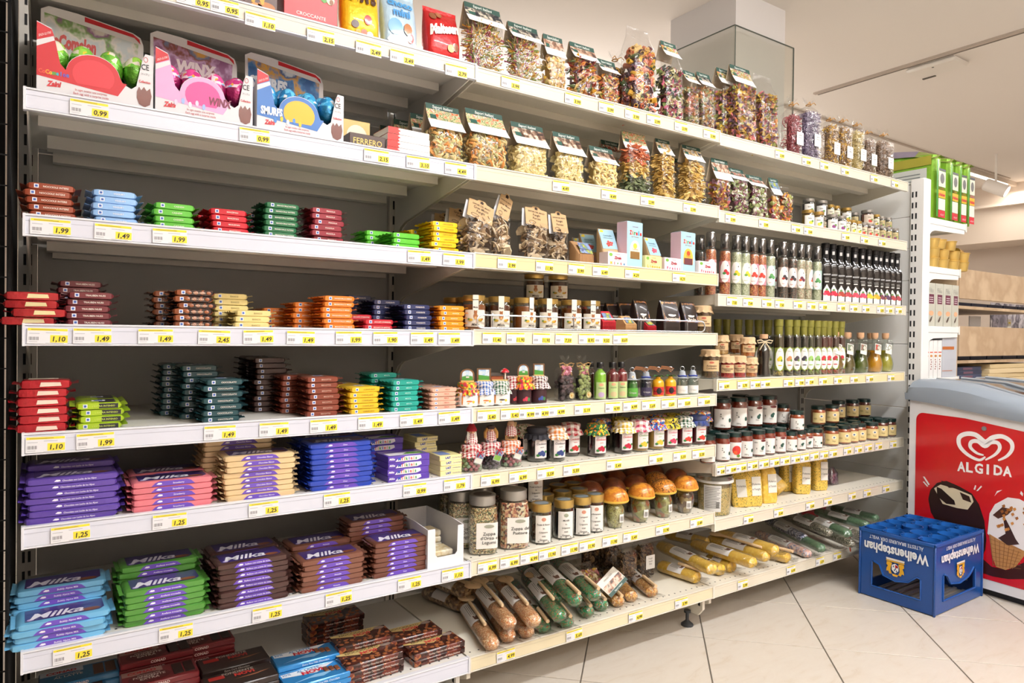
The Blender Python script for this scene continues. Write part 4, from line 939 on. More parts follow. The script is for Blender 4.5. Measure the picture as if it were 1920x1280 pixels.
FILLS = {
 'lingm': ('strand', .030, ['#e3b64a', '#d9cfa4', '#b8547c', '#8da555', '#e9dcb4', '#d8a23a'], '#cdb27a', 520),
 'orec': ('cup', .0105, ['#e6c58a', '#e0b53a', '#d9b083', '#b7a25a', '#e9d3a4'], '#b8954f', 190),
 'penne': ('penne', .019, ['#8d3f3c', '#d9a53a', '#5f7040', '#6a3d4a', '#dd8f4a', '#e0be72', '#b5533c'], '#6a4a32', 170),
 'smallm': ('penne', .009, ['#d98c3a', '#c05a3c', '#9aa24a', '#e0be5a', '#7c4450', '#e39a32'], '#a8743a', 420),
 'riga': ('tube', .019, ['#6b4048', '#d8a93e', '#c6603c', '#57683c', '#e0bf7c', '#4f3540', '#cf7a58'], '#4d3a30', 150),
 'bowd': ('bow', .015, ['#3b3f3a', '#d8cf9c', '#b85a78', '#7c8f4c', '#e4d69a', '#3f463e', '#c9607c'], '#4f4a3a', 230),
 'bowm': ('bow', .015, ['#d9905a', '#dcb84a', '#8e6478', '#9aa25a', '#d97a7c', '#e8c95a', '#7c5a70'], '#8a6a50', 260),
 'bows': ('bow', .0115, ['#b9a878', '#c9836a', '#d8c08a', '#8d9a6a', '#93708a', '#d8a05a'], '#84705a', 300),
 'torm': ('ring', .0088, ['#dfc78e', '#cfa05a', '#9d9a62', '#e3cf9e', '#d68f4a', '#b9ae78'], '#b89a62', 250),
 'tort': ('ring', .0082, ['#e6cd8e', '#e0c27c', '#ecd9a0'], '#cdae6a', 290),
 'rav': ('square', .0108, ['#e6d394', '#ecdca6', '#dfc884'], '#cdb673', 320),
 'nest': ('ribbon', .034, ['#e0bd6c', '#e8c97e', '#d6ae58'], '#cda455', 260),
 'nestr': ('ribbon', .034, ['#d2744a', '#c9683f', '#dc8458'], '#b5623c', 120),
 'nestg': ('ribbon', .034, ['#6f7a56', '#7f8a62', '#5f6a48'], '#5f6a48', 120),
 'curlp': ('curl', .019, ['#8d7f98', '#a598ae', '#776a84'], '#6d6078', 300),
 'curlr': ('curl', .019, ['#a84a52', '#c26a70', '#8d3c46'], '#8a4048', 300),
 'curly': ('curl', .019, ['#8d7358', '#dca83a', '#a58a6c', '#e0b850'], '#84694e', 300),
 'curlw': ('curl', .019, ['#e4d29a', '#dcc88a', '#efe2b4'], '#cdb980', 300),
 'curlb': ('curl', .019, ['#8f7560', '#a58b74', '#7a604c', '#b79e86'], '#725a48', 330),
 'rond': ('cup', .010, ['#6d2f42', '#8d9a5a', '#e3d9c4', '#7f3a4e', '#94a062'], '#5f4a44', 260),
 'gem': ('cup', .012, ['#e4a03c', '#8d4a62', '#e8d9b4', '#c9603c', '#9aa052'], '#9a7a52', 170),
 'mush': ('slice', .021, ['#cdb591', '#e0cdae', '#7d6245', '#4f3c2c', '#d8c2a0', '#a98c68'], '#3f3024', 75),
 'mushd': ('slice', .011, ['#5f4632', '#7c6044', '#3f2e22', '#94764f'], '#3a2b20', 260),
 'grain': ('grain', .0042, ['#d9b27c', '#c9763c', '#e3cfa4', '#a86a3c', '#5f7a3c', '#e4c48a'], '#b58a58', 900),
 'cmix': ('cup', .0115, ['#e3d6ae', '#d9b33c', '#b86a70', '#8d9a52', '#ecdfb8', '#c98a86'], '#b5a070', 260),
}
def pasta_bag(u, v, z, w, d, hf, ht, fill, label, header=None, rz=0, name='pasta_bag', cat='pasta bag', grp=None, extra=None, tiex=False, lean=0, tag_=None, yb=None, cardw=1.0, drop=.07, hh=.016, ptxt='', hang=.03, words='Sapori Italiani'):
    """u, v: pixel of the bag's front bottom middle on the shelf at height z"""
    p = onz(u, v, z) if yb is None else Vector((ony(u, yb).x, yb, z))
    kind, size, cols, core, n = FILLS[fill]; key = (fill, round(w, 3), round(d, 3), round(hf, 3)); n = int(n * (w * hf) / (.12 * .115))
    lm = loose_mesh('%s%.3f%.3f%.3f' % key, w * .97, d * .95, hf, kind, size, cols, n, core)
    t = thing(name, label, cat, (p.x, p.y + d / 2 + .002, z), rz, grp, (math.radians(lean), 0, rz))
    o = obj({'slice': 'mushroom_slices', 'grain': 'rice_grains'}.get(kind, 'pasta_pieces'), lm, t); o['kind'] = 'stuff'
    o = obj('clear_film', film_mesh((key, round(ht, 3), tiex), w, d, hf + .008, ht, seed=int(u), neck=.008 if tiex else None), t)
    if header: obj('header_card', header_mesh((header, w, drop, hh, ptxt, words), w * cardw, hh, drop, hang, words, PIC[header](), ptxt=ptxt), t, (0, 0, ht))
    if tiex:
        nz = hf + .008 + (ht - hf - .008) * .55
        obj('raffia_tie', cached(('tie',), lambda: M().tube([(.010 * math.cos(a), .010 * math.sin(a), 0) for a in [PI * k / 4 for k in range(8)]], .0022, P('#b98a4a', .8), 5, closed=True).tube([(0, -.009, 0), (.014, -.016, .008), (.028, -.014, .003)], .0016, P('#b98a4a', .8), 5).tube([(0, -.009, 0), (-.014, -.015, .007), (-.024, -.013, -.003)], .0016, P('#b98a4a', .8), 5).mesh('raffia_tie')), t, (0, 0, nz + .003))
    if tag_:
        def lb():
            m = M(); f = front(-.0008); m.box(-.022, .022, -.0006, 0, 0, .05, P('#f3f2ef', .5))
            for k, s_ in enumerate(tag_): m.text(s_, .0052, lambda a, v: (a, -.0011, .036 - k * .010 + v), P('#4c4a48', .5), maxw=.036)
            return m.mesh('paper_label')
        obj('paper_label', cached(('tagl', tuple(tag_)), lb), t, (w * .12, -d / 2 - .0015, hf * .32))
    return t
G1 = 'pasta bags on the middle bay\'s top shelf'; za = LV[2][0] - .0025
SI = 'Sapori Italiani'
def vb(u, lv2, b=2):  # pixel row of the shelf front at column u
    P0_ = ony(u, .006); return None
YB = .012
def pbag(u, b, lv, *a, **k): return pasta_bag(u, 0, LV[b][lv] - .0025, *a, yb=k.pop('y', YB), **k)
pbag(912, 2, 0, .118, .06, .135, .205, 'lingm', 'clear bag of multicoloured thin pasta, leftmost with green topped card', header='dark', grp=G1, lean=-4, drop=.068, hang=.034)
pbag(988, 2, 0, .105, .06, .130, .192, 'lingm', 'clear bag of multicoloured thin pasta, second from left', header='dark', grp=G1, lean=-4, drop=.06, hang=.034, y=.02)
pbag(1043, 2, 0, .072, .055, .105, .180, 'orec', 'clear bag of yellow ear shaped pasta under a green card', header='choc', grp=G1, lean=-3, drop=.07, hang=.022)
pbag(1100, 2, 0, .098, .06, .125, .185, 'penne', 'clear bag of purple, yellow and red penne', header='choc', grp=G1, lean=-4, drop=.06)
pbag(1143, 2, 0, .074, .055, .105, .165, 'smallm', 'clear bag of tiny multicoloured pasta with green card', header='dark', grp=G1, lean=-3, drop=.05, y=.03)
pbag(1160, 2, 0, .085, .07, .17, .235, 'riga', 'tall clear bag of multicoloured tube pasta, the rear one', grp=G1, y=.10, tiex=True)
pbag(1208, 2, 0, .105, .075, .22, .30, 'riga', 'tallest clear bag of large multicoloured tube pasta, in front', grp=G1, lean=-2, tiex=False)
t = pbag(1262, 2, 0, .092, .065, .185, .285, 'bowd', 'tall clear bag of pink, black and cream bow pasta', grp=G1, lean=-2, header='flow', cardw=.8, drop=.06)
pbag(1298, 2, 0, .060, .055, .14, .205, 'bows', 'slim clear bag of pastel bow pasta left of the shelf joint', header='plate', grp=G1, lean=-2, drop=.05)
pbag(1325, 2, 0, .068, .055, .155, .215, 'bows', 'slim clear bag of pastel bow pasta touching the shelf joint', header='dark', grp=G1, lean=-2, drop=.055)
G2 = "bags on the middle bay's second shelf"
pbag(838, 1, 1, .098, .06, .092, .168, 'torm', 'clear bag of ring pasta left of the shelf joint, behind white cartons', header='veg', grp=G2, lean=-4, drop=.078, cardw=1.04, hang=.036, y=.02)
pbag(800, 1, 1, .09, .055, .09, .165, 'torm', 'clear bag of ring pasta, second row beside the gold box', header='veg', grp=G2, y=.13, drop=.07)
pbag(768, 1, 1, .09, .055, .09, .165, 'torm', 'clear bag of ring pasta, third row near the gold box', header='veg', grp=G2, y=.21, drop=.07)
pbag(742, 1, 1, .09, .055, .09, .165, 'torm', 'clear bag of ring pasta, hindmost near the gold box', header='veg', grp=G2, y=.29, drop=.07)
pbag(917, 2, 1, .122, .06, .098, .175, 'torm', 'clear bag of orange and green ring pasta right of the joint', header='veg', grp=G2, lean=-4, drop=.078, cardw=1.0, hang=.036)
pbag(998, 2, 1, .115, .06, .090, .165, 'rav', 'wide clear bag of small ravioli, the left one', header='dough', grp=G2, lean=-4, drop=.075, cardw=1.0, hang=.034)
pbag(1072, 2, 1, .104, .06, .090, .162, 'rav', 'wide clear bag of small ravioli, the right one', header='dough', grp=G2, lean=-4, drop=.074, cardw=1.0, hang=.034)
pbag(1137, 2, 1, .096, .06, .088, .142, 'tort', 'clear bag of plain yellow ring pasta', header='dough', grp=G2, lean=-4, drop=.06, cardw=1.0, hang=.032)
pbag(1198, 2, 1, .100, .07, .055, .075, 'nestg', 'green ribbon pasta bottom', grp=G2) if 0 else None
# tricolour ribbon pasta bag
zt = LV[2][1] - .0025; q = ony(1200, YB)
t = thing('pasta_bag', 'clear bag of orange, yellow and green ribbon pasta', 'pasta bag', (q.x, YB + .036, zt), 0, G2, (math.radians(-3), 0, 0))
for nm, z0_, hf_ in (('nestg', .0, .05), ('nest', .045, .055), ('nestr', .098, .05)):
    kind, size, cols, core, n = FILLS[nm]
    o = obj('pasta_ribbons', loose_mesh('tri' + nm, .100, .064, hf_, kind, size, cols, 130, core, flat=.75), t, (0, 0, z0_)); o['kind'] = 'stuff'; o['label'] = {'nestg': 'green ribbon pasta', 'nest': 'yellow ribbon pasta', 'nestr': 'orange ribbon pasta'}[nm]
obj('clear_film', film_mesh('tri', .108, .07, .15, .205), t); obj('header_card', header_mesh('tag', .105, .001, .062, .02, '', PIC['veg'](), ptxt='TAGLIATELLE'), t, (0, 0, .215))
def nestbag(u, w, lab, hdr):
    q = ony(u, YB); t = thing('pasta_bag', lab, 'pasta bag', (q.x, YB + .034, zt), 0, G2, (math.radians(-3), 0, 0))
    kind, size, cols, core, n = FILLS['nest']; o = obj('pasta_ribbons', loose_mesh('nb%.3f' % w, w * .96, .058, .145, kind, size, cols, 280, core, flat=.75), t); o['kind'] = 'stuff'
    obj('clear_film', film_mesh(('nb', w), w, .066, .152, .205), t); obj('header_card', header_mesh(('nb', hdr, w), w * .95, .013, .058, .025, SI, PIC[hdr]()), t, (0, 0, .215))
nestbag(1254, .072, 'slim clear bag of yellow ribbon pasta nests, left of the wide one', 'plate'); nestbag(1308, .098, 'wide clear bag of yellow ribbon pasta nests beside the shelf joint', 'plate')
pbag(1150, 2, 1, .09, .055, .10, .215, 'tort', 'clear bag of yellow pasta in the rear row', header='tri', grp=G2, y=.15, drop=.06)
pbag(1282, 2, 1, .07, .055, .10, .195, 'tort', 'clear bag with dark card between the nest bags, behind', header='choc', grp=G2, y=.12, drop=.06)

# ================================================================ dried mushrooms and sweets, third shelf of the middle bay
kraft = '#c9a87c'
def tagcard(key, w, h, lines, rot_=0):
    def mk():
        m = M(); out = [(-w / 2, 0), (w / 2, 0), (w / 2, h * .86), (w * .2, h * .9), (w * .12, h)] + [(-w * .12, h), (-w * .2, h * .9), (-w / 2, h * .86)]
        m.plate(out, [], .0008, P(kraft, .8, 0, 0, 0, 60, 0, .12, 30), lambda x, y, z: (x, -z, y)); ik = P('#3d2c1f', .7); f = lambda a, b: (a, -.0012, b)
        m.ngon(f, [(-.005, h * .82), (.005, h * .82), (.005, h * .9), (.007, h * .9), (0, h * .97), (-.007, h * .9), (-.005, h * .9)], ik)
        for k, (s_, sz) in enumerate(lines): m.text(s_, sz, lambda a, v: (a, -.0012, h * (.66 - .17 * k) + v), ik, bold=.015, maxw=w * .86)
        m.plate(arc(-w * .2, h * .16, w * .16, h * .08, 0, 360, 12), [arc(-w * .2, h * .16, w * .14, h * .06, 0, 360, 12)], 0, ik, lambda x, y, z: (x, -.0012, y)); return m.mesh('kraft_card')
    return cached(('tc', key), mk)
z3 = LV[2][2] - .0025; G3 = 'bags of dried mushrooms'
for u, w, hf, ht, lab, tr, cw, ch, ln, yy in (
    (900, .088, .10, .125, 'clear bag of dried mushrooms with tilted brown card, leftmost', -.3, .085, .062, [('SAPORI DEL MASO', .005), ('Gran Misto', .0075), ('Funghi', .0075)], .015),
    (942, .066, .11, .14, 'clear bag of dried mushrooms with sharply tilted narrow card', -.42, .045, .085, [('SAPORI DEL MASO', .004), ('Gran Misto', .006), ('Funghi', .006)], .02),
    (1008, .088, .10, .128, 'clear bag of pale dried mushrooms with wide arched card', -.1, .08, .062, [('SAPORI DEL MASO', .005), ('Funghi', .007), ('Porcini', .007)], .015),
    (1053, .062, .095, .118, 'narrow clear bag of dried mushrooms with upright brown card', 0, .058, .068, [('SAPORI DEL MASO', .004), ('Funghi', .0065), ('Porcini', .0065)], .02),
    (862, .08, .10, .13, 'clear bag of dried mushrooms in the rear left corner', -.2, .075, .055, [('Gran Misto', .0065), ('Funghi', .0065)], .16),
    (905, .08, .10, .13, 'clear bag of dried mushrooms behind the leftmost card', -.15, .075, .055, [('Gran Misto', .0065), ('Funghi', .0065)], .13),
    (835, .08, .10, .13, 'clear bag of dried mushrooms, hindmost in the corner', -.15, .075, .055, [('Gran Misto', .0065), ('Funghi', .0065)], .26),
    (1026, .08, .10, .13, 'clear bag of dried mushrooms behind the arched card', .05, .07, .06, [('Funghi', .0065), ('Porcini', .0065)], .13)):
    t = pbag(u, 2, 2, w, .05, hf, ht, 'mush', lab, name='mushroom_bag', cat='mushroom bag', grp=G3, y=yy, lean=-3)
    c = obj('kraft_card', tagcard((cw, ch, tuple(ln)), cw, ch, ln), t, (0, -.022, ht - .028), rot=(math.radians(-12), -tr, 0))
    c = obj('white_backing', cached(('wbk', cw), lambda: M().box(-cw / 2, cw / 2, 0, .001, 0, ch * .85, P('#dcdde2', .6)).mesh('white_backing')), t, (-.008, -.012, ht - .032), rot=(math.radians(-4), -tr, .0))
def kraft_bag(u, w, h, lab, yy, b=2, lv=2, d=.045, berries='#c23a2c', grp='kraft paper sweet bags with pale blue fronts'):
    z = LV[b][lv] - .0025; q = ony(u, yy)
    def mk():
        m = M(); r_ = [sup(w, d, 0, 16, .25), sup(w, d * .95, h * .35, 16, .25, cy=.004), sup(w * .98, d * .5, h * .75, 16, .3, cy=.012), sup(w * .96, .003, h, 16, .3, cy=.016)]
        m.loft(r_, P(kraft, .8, 0, 0, .1, 60), True, True); return m.mesh('paper_bag')
    def lb():
        m = M()
        def F(x, v, l=.0006):
            t = v / h; ks = ((0, -d / 2), (.35, -d * .475 + .004), (.75, -d * .25 + .012), (1, .0145))
            for (a, p), (b_, q_) in zip(ks, ks[1:]):
                if t <= b_: return (x, p + (q_ - p) * (t - a) / (b_ - a) - l, v)
            return (x, .0145 - l, v)
        v_ = [F(x, h * t) for t in (.46, .6, .75, .9, .985) for x in (-w * .46, w * .46)]
        m.add(v_, [(2 * i, 2 * i + 1, 2 * i + 3, 2 * i + 2) for i in range(4)], P('#9cc3d6', .5))
        m.text('Caramelle', .0055, lambda a, v: F(a, h * .80 + v, .0012), P('#34424a', .5), maxw=w * .6); m.text('senza zucchero', .004, lambda a, v: F(a, h * .74 + v, .0012), P('#4a5a62', .5), maxw=w * .6)
        for k in range(9):
            a = 2.4 * k; c = F(w * .2 * math.cos(a) * (k / 9) ** .5, h * .6 + h * .07 * math.sin(a) * (k / 9) ** .5, .001); m.ell(c, .0042, .0012, .0042, P(berries, .3), 7, 4)
        m.ell(F(-w * .3, h * .92, .001), .008, .0008, .0065, P('#e6d23a', .5), 10, 4)
        m.add([F(x, h * t, .0008) for t, x in ((.40, -w * .2), (.42, 0), (.40, w * .2), (.22, w * .22), (.22, -w * .22))], [(0, 4, 3, 2, 1)], P('#c79aa4', .3, 0, .4)); return m.mesh('front_label')
    t = thing('sweet_bag', lab, 'sweet bag', (q.x, yy + d / 2, z), 0, grp, (math.radians(-3), 0, R.uniform(-.1, .1)))
    obj('paper_bag', cached(('kb', w, h), mk), t); obj('front_label', cached(('kbl', w, h, berries), lb), t)
kraft_bag(1148, .064, .128, 'kraft sweet bag with pale blue front and berries, left of the tall box', .03)
kraft_bag(1112, .060, .118, 'kraft sweet bag with pale blue front, middle of the left row', .10)
kraft_bag(1098, .060, .112, 'kraft sweet bag with pale blue front, hindmost of the left row', .16)
kraft_bag(1232, .062, .118, 'kraft sweet bag with pale blue front and raspberries, between tall boxes', .035, berries='#d3566c')
kraft_bag(1214, .055, .108, 'kraft sweet bag with pale blue front, behind the raspberry one', .11)
kraft_bag(1300, .055, .100, 'kraft sweet bag right of the right tall box', .07, berries='#a8475c')
def lowbag(u, yy, w, h, c, look, b, lv):
    z = LV[b][lv] - .0025; q = ony(u, yy)
    m = M(); m.loft([sup(w, .05, 0, 16, .25), sup(w, .05, h * .45, 16, .25), sup(w * .97, .03, h * .8, 16, .3, cy=.014), sup(w * .9, .006, h, 16, .4, cy=.024)], P(c, .7), True, True)
    for k in range(int(w / .0035)): m.box(-w * .46 + k * .0035, -w * .46 + k * .0035 + .0016, -.0262, -.024, .002, h * .42, P(c, .6))
    t = thing('gift_pack', look, 'gift pack', (q.x, yy + .025, z), 0, None, (0, 0, R.uniform(-.08, .08))); obj('corrugated_box', m, t)
    o = obj('picture_label', M().add([(-w * .4, -.0195, h * .62), (w * .4, -.0195, h * .62), (w * .36, -.004, h * .9), (-w * .36, -.004, h * .9)], [(0, 1, 2, 3)], PIC['alp']()).add([(-w * .42, -.0255, h * .44), (w * .42, -.0255, h * .44), (w * .4, -.0198, h * .6), (-w * .4, -.0198, h * .6)], [(0, 1, 2, 3)], PIC['alp']()), t, (0, -.002, .001))
lowbag(1097, .02, .062, .075, '#b98e62', 'low brown corrugated gift pack with alpine picture beside the mushrooms', 2, 2)
def zir(m, w, d, h):
    m.text('Caramelle', .005, lambda a, v: (a, -.0006, h * .88 + v), P('#a0527c', .4), maxw=w * .6)
    x = -w * .34
    for ch, c in zip('Zirele', ['#c9302c', '#e08a2c', '#4f9a48', '#c9302c', '#3a86b8', '#c9302c']):
        m.text(ch, h * .085, lambda a, v, x=x: (x + w * .05 + a, -.0008, h * .72 + v), P(c, .4), bold=.05, maxw=w * .14); x += w * .13
    m.text('del Trentino', .005, lambda a, v: (a, -.0006, h * .66 + v), P('#b06a3c', .4), maxw=w * .6)
def zbox(u0, u1, h, fruit, lab):
    yf = .012; x0, x1 = ony(u0, yf).x, ony(u1, yf).x; w = x1 - x0; z = z3
    m = M().box(-w / 2, w / 2, 0, .045, 0, h, P('#a5d0de', .4), .001); m.box(-w / 2 - .0006, -w / 2 + .0004, .001, .044, .001, h - .001, P('#e5c3cd', .5)); zir(m, w, .045, h)
    m.ngon(front(-.0006), arc(0, h * .38, w * .33, h * .22, 0, 180, 10) + [(-w * .33, h * .22), (w * .33, h * .22)], P(fruit[0], .4)); m.ngon(front(-.0008), [(-w * .3, h * .2), (w * .3, h * .2), (w * .3, h * .36), (-w * .3, h * .36)], P(fruit[1], .3, 0, .4))
    m.ngon(front(-.0010), arc(0, h * .48, w * .13, h * .06, 0, 360, 10), P(fruit[2], .4)); m.text(fruit[3], .006, lambda a, v: (a, -.0012, h * .39 + v), P('#c9603c', .4), shear=.1, maxw=w * .5)
    tagp(obj('sweet_box', m, None, ((x0 + x1) / 2, yf, z), .10), lab, 'sweet box')
zbox(1172, 1204, .150, ('#f1ecd2', '#8d6a3c', '#e9c84a', 'Cedrata'), 'tall pale blue sweet box with pink side, the left one')
zbox(1273, 1303, .140, ('#e8b84a', '#6d3f44', '#d94a2c', 'Fragola'), 'tall pale blue sweet box with pink side, the right one')
def sbox(u0, u1, bgc, word, wc, lab, b=2, yf=.006):
    x0, x1 = ony(u0, yf).x, ony(u1, yf).x; w = x1 - x0; h = .045; z = z3
    m = M().box(-w / 2, w / 2, 0, .04, 0, h, P(bgc, .45), .0008)
    m.text('Caramelle', .0038, lambda a, v: (a, -.0006, h * .82 + v), P('#a84a6a', .4), maxw=w * .5); m.text('Zirele', .0085, lambda a, v: (a, -.0006, h * .52 + v), P('#a02c3c', .4), bold=.05, shear=.1, maxw=w * .55); m.text('del Trentino', .003, lambda a, v: (a, -.0006, h * .40 + v), P('#a02c3c', .4), maxw=w * .5)
    x = -w * .34
    for k, ch in enumerate(word): m.text(ch, .0085, lambda a, v: (-w * .34 + k * w * .68 / max(1, len(word) - 1) + a, -.0006, h * .14 + v), P(wc[k % len(wc)], .4), bold=.06, maxw=w * .1)
    m.ngon(front(-.0005), arc(-w * .36, h * .8, w * .09, h * .12, 0, 360, 10), P('#7ab04a', .4)); tagp(obj('small_sweet_box', m, None, ((x0 + x1) / 2, yf, z), .06), lab, 'sweet box')
sbox(1137, 1175, '#f2e3e6', 'Miste', ['#e8b52c', '#c9302c', '#4f9a48', '#c9302c', '#3a86b8'], 'small pale pink sweet box below the berry bag')
sbox(1207, 1240, '#efdf9a', 'Limone', ['#e0a53a'], 'small yellow sweet box')
sbox(1243, 1279, '#f2dfe4', 'Frutti', ['#c23a6a'], 'small pale pink sweet box before the raspberry bag')
sbox(1307, 1342, '#f5e3e2', 'Fragola', ['#c9385a'], 'small pale pink sweet box at the shelf joint')

# ================================================================ jars and bottles
def jar_parts(key, r, h, body, lid_h, lidm, label=None, sq=0, neck=.86, liquid=True, prof=None, fill_top=.86, seg=20, lid_r=None, capm=None, shellm=None):
    """standard round jar: glass shell, contents, lid, wrapped paper label -> list of parts"""
    def mk():
        lr = lid_r or r * .93; hb = h - lid_h
        pr = prof or [(0, 0), (r * .86, 0), (r * .97, .004), (r, .010), (r, hb * .82), (r * .96, hb * .90), (r * neck, hb * .97), (r * neck, hb)]
        g = M(); g.lathe(pr, shellm or GLASS(), seg, sq=sq, cap0=False, cap1=False)
        c = M(); cp = [(0, .003)]
        for a, z in pr[1:]:
            if z <= hb * fill_top + .001: cp.append((max(0, a - .0016), z + (.003 if z < .003 else 0)))
        cp.append((cp[-1][0], hb * fill_top)); cp.append((0, hb * fill_top))
        c.lathe(cp, body, seg, sq=sq, cap0=False, cap1=False)
        l = M(); b = .0015
        l.lathe([(lr - .001, hb - .002), (lr, hb), (lr, h - b), (lr - b, h), (lr * .8, h - .0003), (lr * .78, h - .0012), (0, h - .0012)], lidm, seg, cap0=False, cap1=False)
        if capm: l.lathe([(lr * .7, h - .0004), (0, h - .0004)], capm, seg, cap0=False, cap1=False)
        out = [('glass_jar', g.mesh('glass_jar'), None), ('contents', c.mesh('contents'), None), ('lid', l.mesh('lid'), None)]
        if label: out.append(('paper_label', label(r, hb, sq).mesh('paper_label'), None))
        return out
    return cached(('jar', key), mk)
def wrap_label(z0, z1, a0, a1, bgc, lines=(), decos=(), rr=.0006, ink='#3b3a3a', rough=.5):
    """paper label wrapped round the jar between heights z0..z1 (fractions) and angles in degrees from the front"""
    def f(r, hb, sq=0):
        m = M(); R0 = r + rr
        def F(x, v, l=0):
            a = x / R0; k = (abs(math.cos(a)) ** sq + abs(math.sin(a)) ** sq) ** (-1 / sq) * 1.012 if sq else 1
            return ((R0 * k + l) * math.sin(a), -(R0 * k + l) * math.cos(a), v)
        A0, A1 = math.radians(a0) * R0, math.radians(a1) * R0; Z0, Z1 = hb * z0, hb * z1; n = 16
        m.quad(F, A0, A1, Z0, Z1, P(bgc, rough), n)
        cx = (A0 + A1) / 2; W = A1 - A0; H = Z1 - Z0
        for s_, sz, y, c, *o in lines: m.text(s_, sz, lambda a, v: F(cx + a + (o[0] if o else 0) * W, Z0 + H * y + v, .0009), P(c, .6), bold=.01, maxw=W * .8, shear=o[1] if len(o) > 1 else 0)
        for nd, (x, y, rx, ry, c) in enumerate(decos):
            k = 12; q_ = 3 if rx * W > .004 else 1
            ps = [F(cx + W * x, Z0 + H * y, .0006 + .0002 * nd)] + [F(cx + W * x + W * rx * j / q_ * math.cos(2 * PI * i / k), Z0 + H * y + H * ry * j / q_ * math.sin(2 * PI * i / k), .0006 + .0002 * nd) for j in range(1, q_ + 1) for i in range(k)]
            m.add(ps, [(0, 1 + i, 1 + (i + 1) % k) for i in range(k)] + [(1 + (j - 1) * k + i, 1 + j * k + i, 1 + j * k + (i + 1) % k, 1 + (j - 1) * k + (i + 1) % k) for j in range(1, q_) for i in range(k)], P(c, .5))
        return m
    return f
GOLD = P('#c3a35c', .28, .7); DGRN = P('#12302d', .3, .2, .3); SILV = P('#a9a6a0', .35, .7); BLK = P('#131316', .3, 0, .3); WHT = P('#e9e7e3', .35)
def facing(x, y, extra=0):
    """turn so that the front (-Y) faces the camera, plus extra"""
    return math.atan2(x - CAM.x, y - CAM.y) * -.75 + extra
def jar_at(parts, name, u, v, b, lv, r, label, cat, grp, dz=0, y=None, turn=0, rot=None, scale=None):
    z = LV[b][lv] - .0025
    if y is None:
        p = onz(u, v, z); y = p.y + r; x = p.x + r * .55
    else: x = ony(u, y).x
    return put(name, parts, label, cat, (x, y, z + dz), facing(x, y, turn), grp, rot, scale)
# ---- honey jars, fourth shelf of the middle bay
bear = '#a5683c'
hon_l = wrap_label(.12, .68, -52, 52, '#ece6d6', [('Miele', .007, .06, '#4a3c32', 0, .2)], [(0, .62, .10, .17, bear), (0, .84, .075, .11, bear), (-.05, .93, .025, .04, bear), (.05, .93, .025, .04, bear), (0, .52, .06, .09, '#d8a86c'), (-.22, .40, .10, .08, '#d9b23a'), (.22, .40, .10, .08, '#c9a32c'), (-.3, .45, .05, .06, '#5f8a3c'), (.3, .45, .05, .06, '#c2763c')])
HON = {c: jar_parts('honey' + c, .034, .098, P(c, .12, 0, .8), .014, GOLD, hon_l) for c in ('#7a3f16', '#5a2a12', '#8a4a1c', '#4a2412')}
def seal_strip(): return cached('seal', lambda: M().box(-.008, .008, -.0345, -.0337, .055, .086, P('#ebe6da', .6)).box(-.008, .008, -.0345, -.0325, .084, .0985, P('#ebe6da', .6)).text('Miele', .005, lambda a, v: (a, -.0349, .062 + v), P('#4a4038', .6), bold=.02, maxw=.013).mesh('paper_seal'))
HG = "honey jars on the middle bay's fourth shelf"
for k, (u, v, c, lb) in enumerate(((888, 608, '#8a4a1c', 'gold lidded honey jar, leftmost, half behind the orange bars'), (935, 612, '#5a2a12', 'gold lidded honey jar with bear label, second from left'), (982, 613, '#8a4a1c', 'gold lidded lighter honey jar, third from left, label turned right'), (1026, 613, '#4a2412', 'gold lidded dark honey jar, fourth from left'), (1070, 614, '#7a3f16', 'gold lidded amber honey jar, fifth from left'), (1106, 615, '#4a2412', 'gold lidded dark honey jar, rightmost, beside the red pack'))):
    t = jar_at(HON[c], 'honey_jar', u, v, 2, 3, .034, lb, 'honey jar', HG, y=.05, turn=(.0, .05, .55, .0, .12, .1)[k]); obj('paper_seal', seal_strip(), t)
for k, (u, dz, y) in enumerate(((1045, 0, .14), (1045, .1, .14), (1000, 0, .15), (1000, .1, .16), (965, 0, .15), (950, 0, .23), (850, 0, .2), (875, 0, .15), (905, 0, .14))):
    t = jar_at(HON[('#5a2a12', '#4a2412')[k % 2]], 'honey_jar', u, 0, 2, 3, .034, ('dark honey jar in the back row, %s' % ('stacked upper right', 'lower right', 'lower middle', 'stacked middle', 'lower left of middle', 'behind the lower left', 'far left corner', 'second from left corner', 'third from left corner')[[1, 0, 2, 3, 4, 5, 6, 7, 8][k]]), 'honey jar', HG, dz=dz * .985, y=y, scale=(1, 1, .84) if dz else None)
def giftpack(u, yy, w, h, c, look, tip='#c9302c'):
    z = LV[2][3] - .0025; q = ony(u, yy); m = M(); m.box(-w / 2, w / 2, 0, .05, 0, h * .5, P(c, .6)); n = int(w / .0034)
    for k in range(n): m.box(-w / 2 + k * w / n, -w / 2 + k * w / n + w / n * .5, -.0014, .0005, .001, h * .5, P(c, .5))
    m.loft([[(-w / 2, 0, h * .5), (w / 2, 0, h * .5), (w / 2, .05, h * .5), (-w / 2, .05, h * .5)], [(-w * .42, .03, h), (w * .42, .03, h), (w * .42, .036, h), (-w * .42, .036, h)]], P(c, .6), False, True)
    t = thing('gift_pack', look, 'gift pack', (q.x, yy, z), 0, 'corrugated gift packs by the wire rail', (0, 0, R.uniform(-.05, .05))); obj('corrugated_box', m, t)
    obj('picture_label', M().add([(-w * .34, .0035, h * .56), (w * .34, .0035, h * .56), (w * .3, .0225, h * .9), (-w * .3, .0225, h * .9)], [(0, 1, 2, 3)], PIC['alp']()), t, (0, -.002, .001))
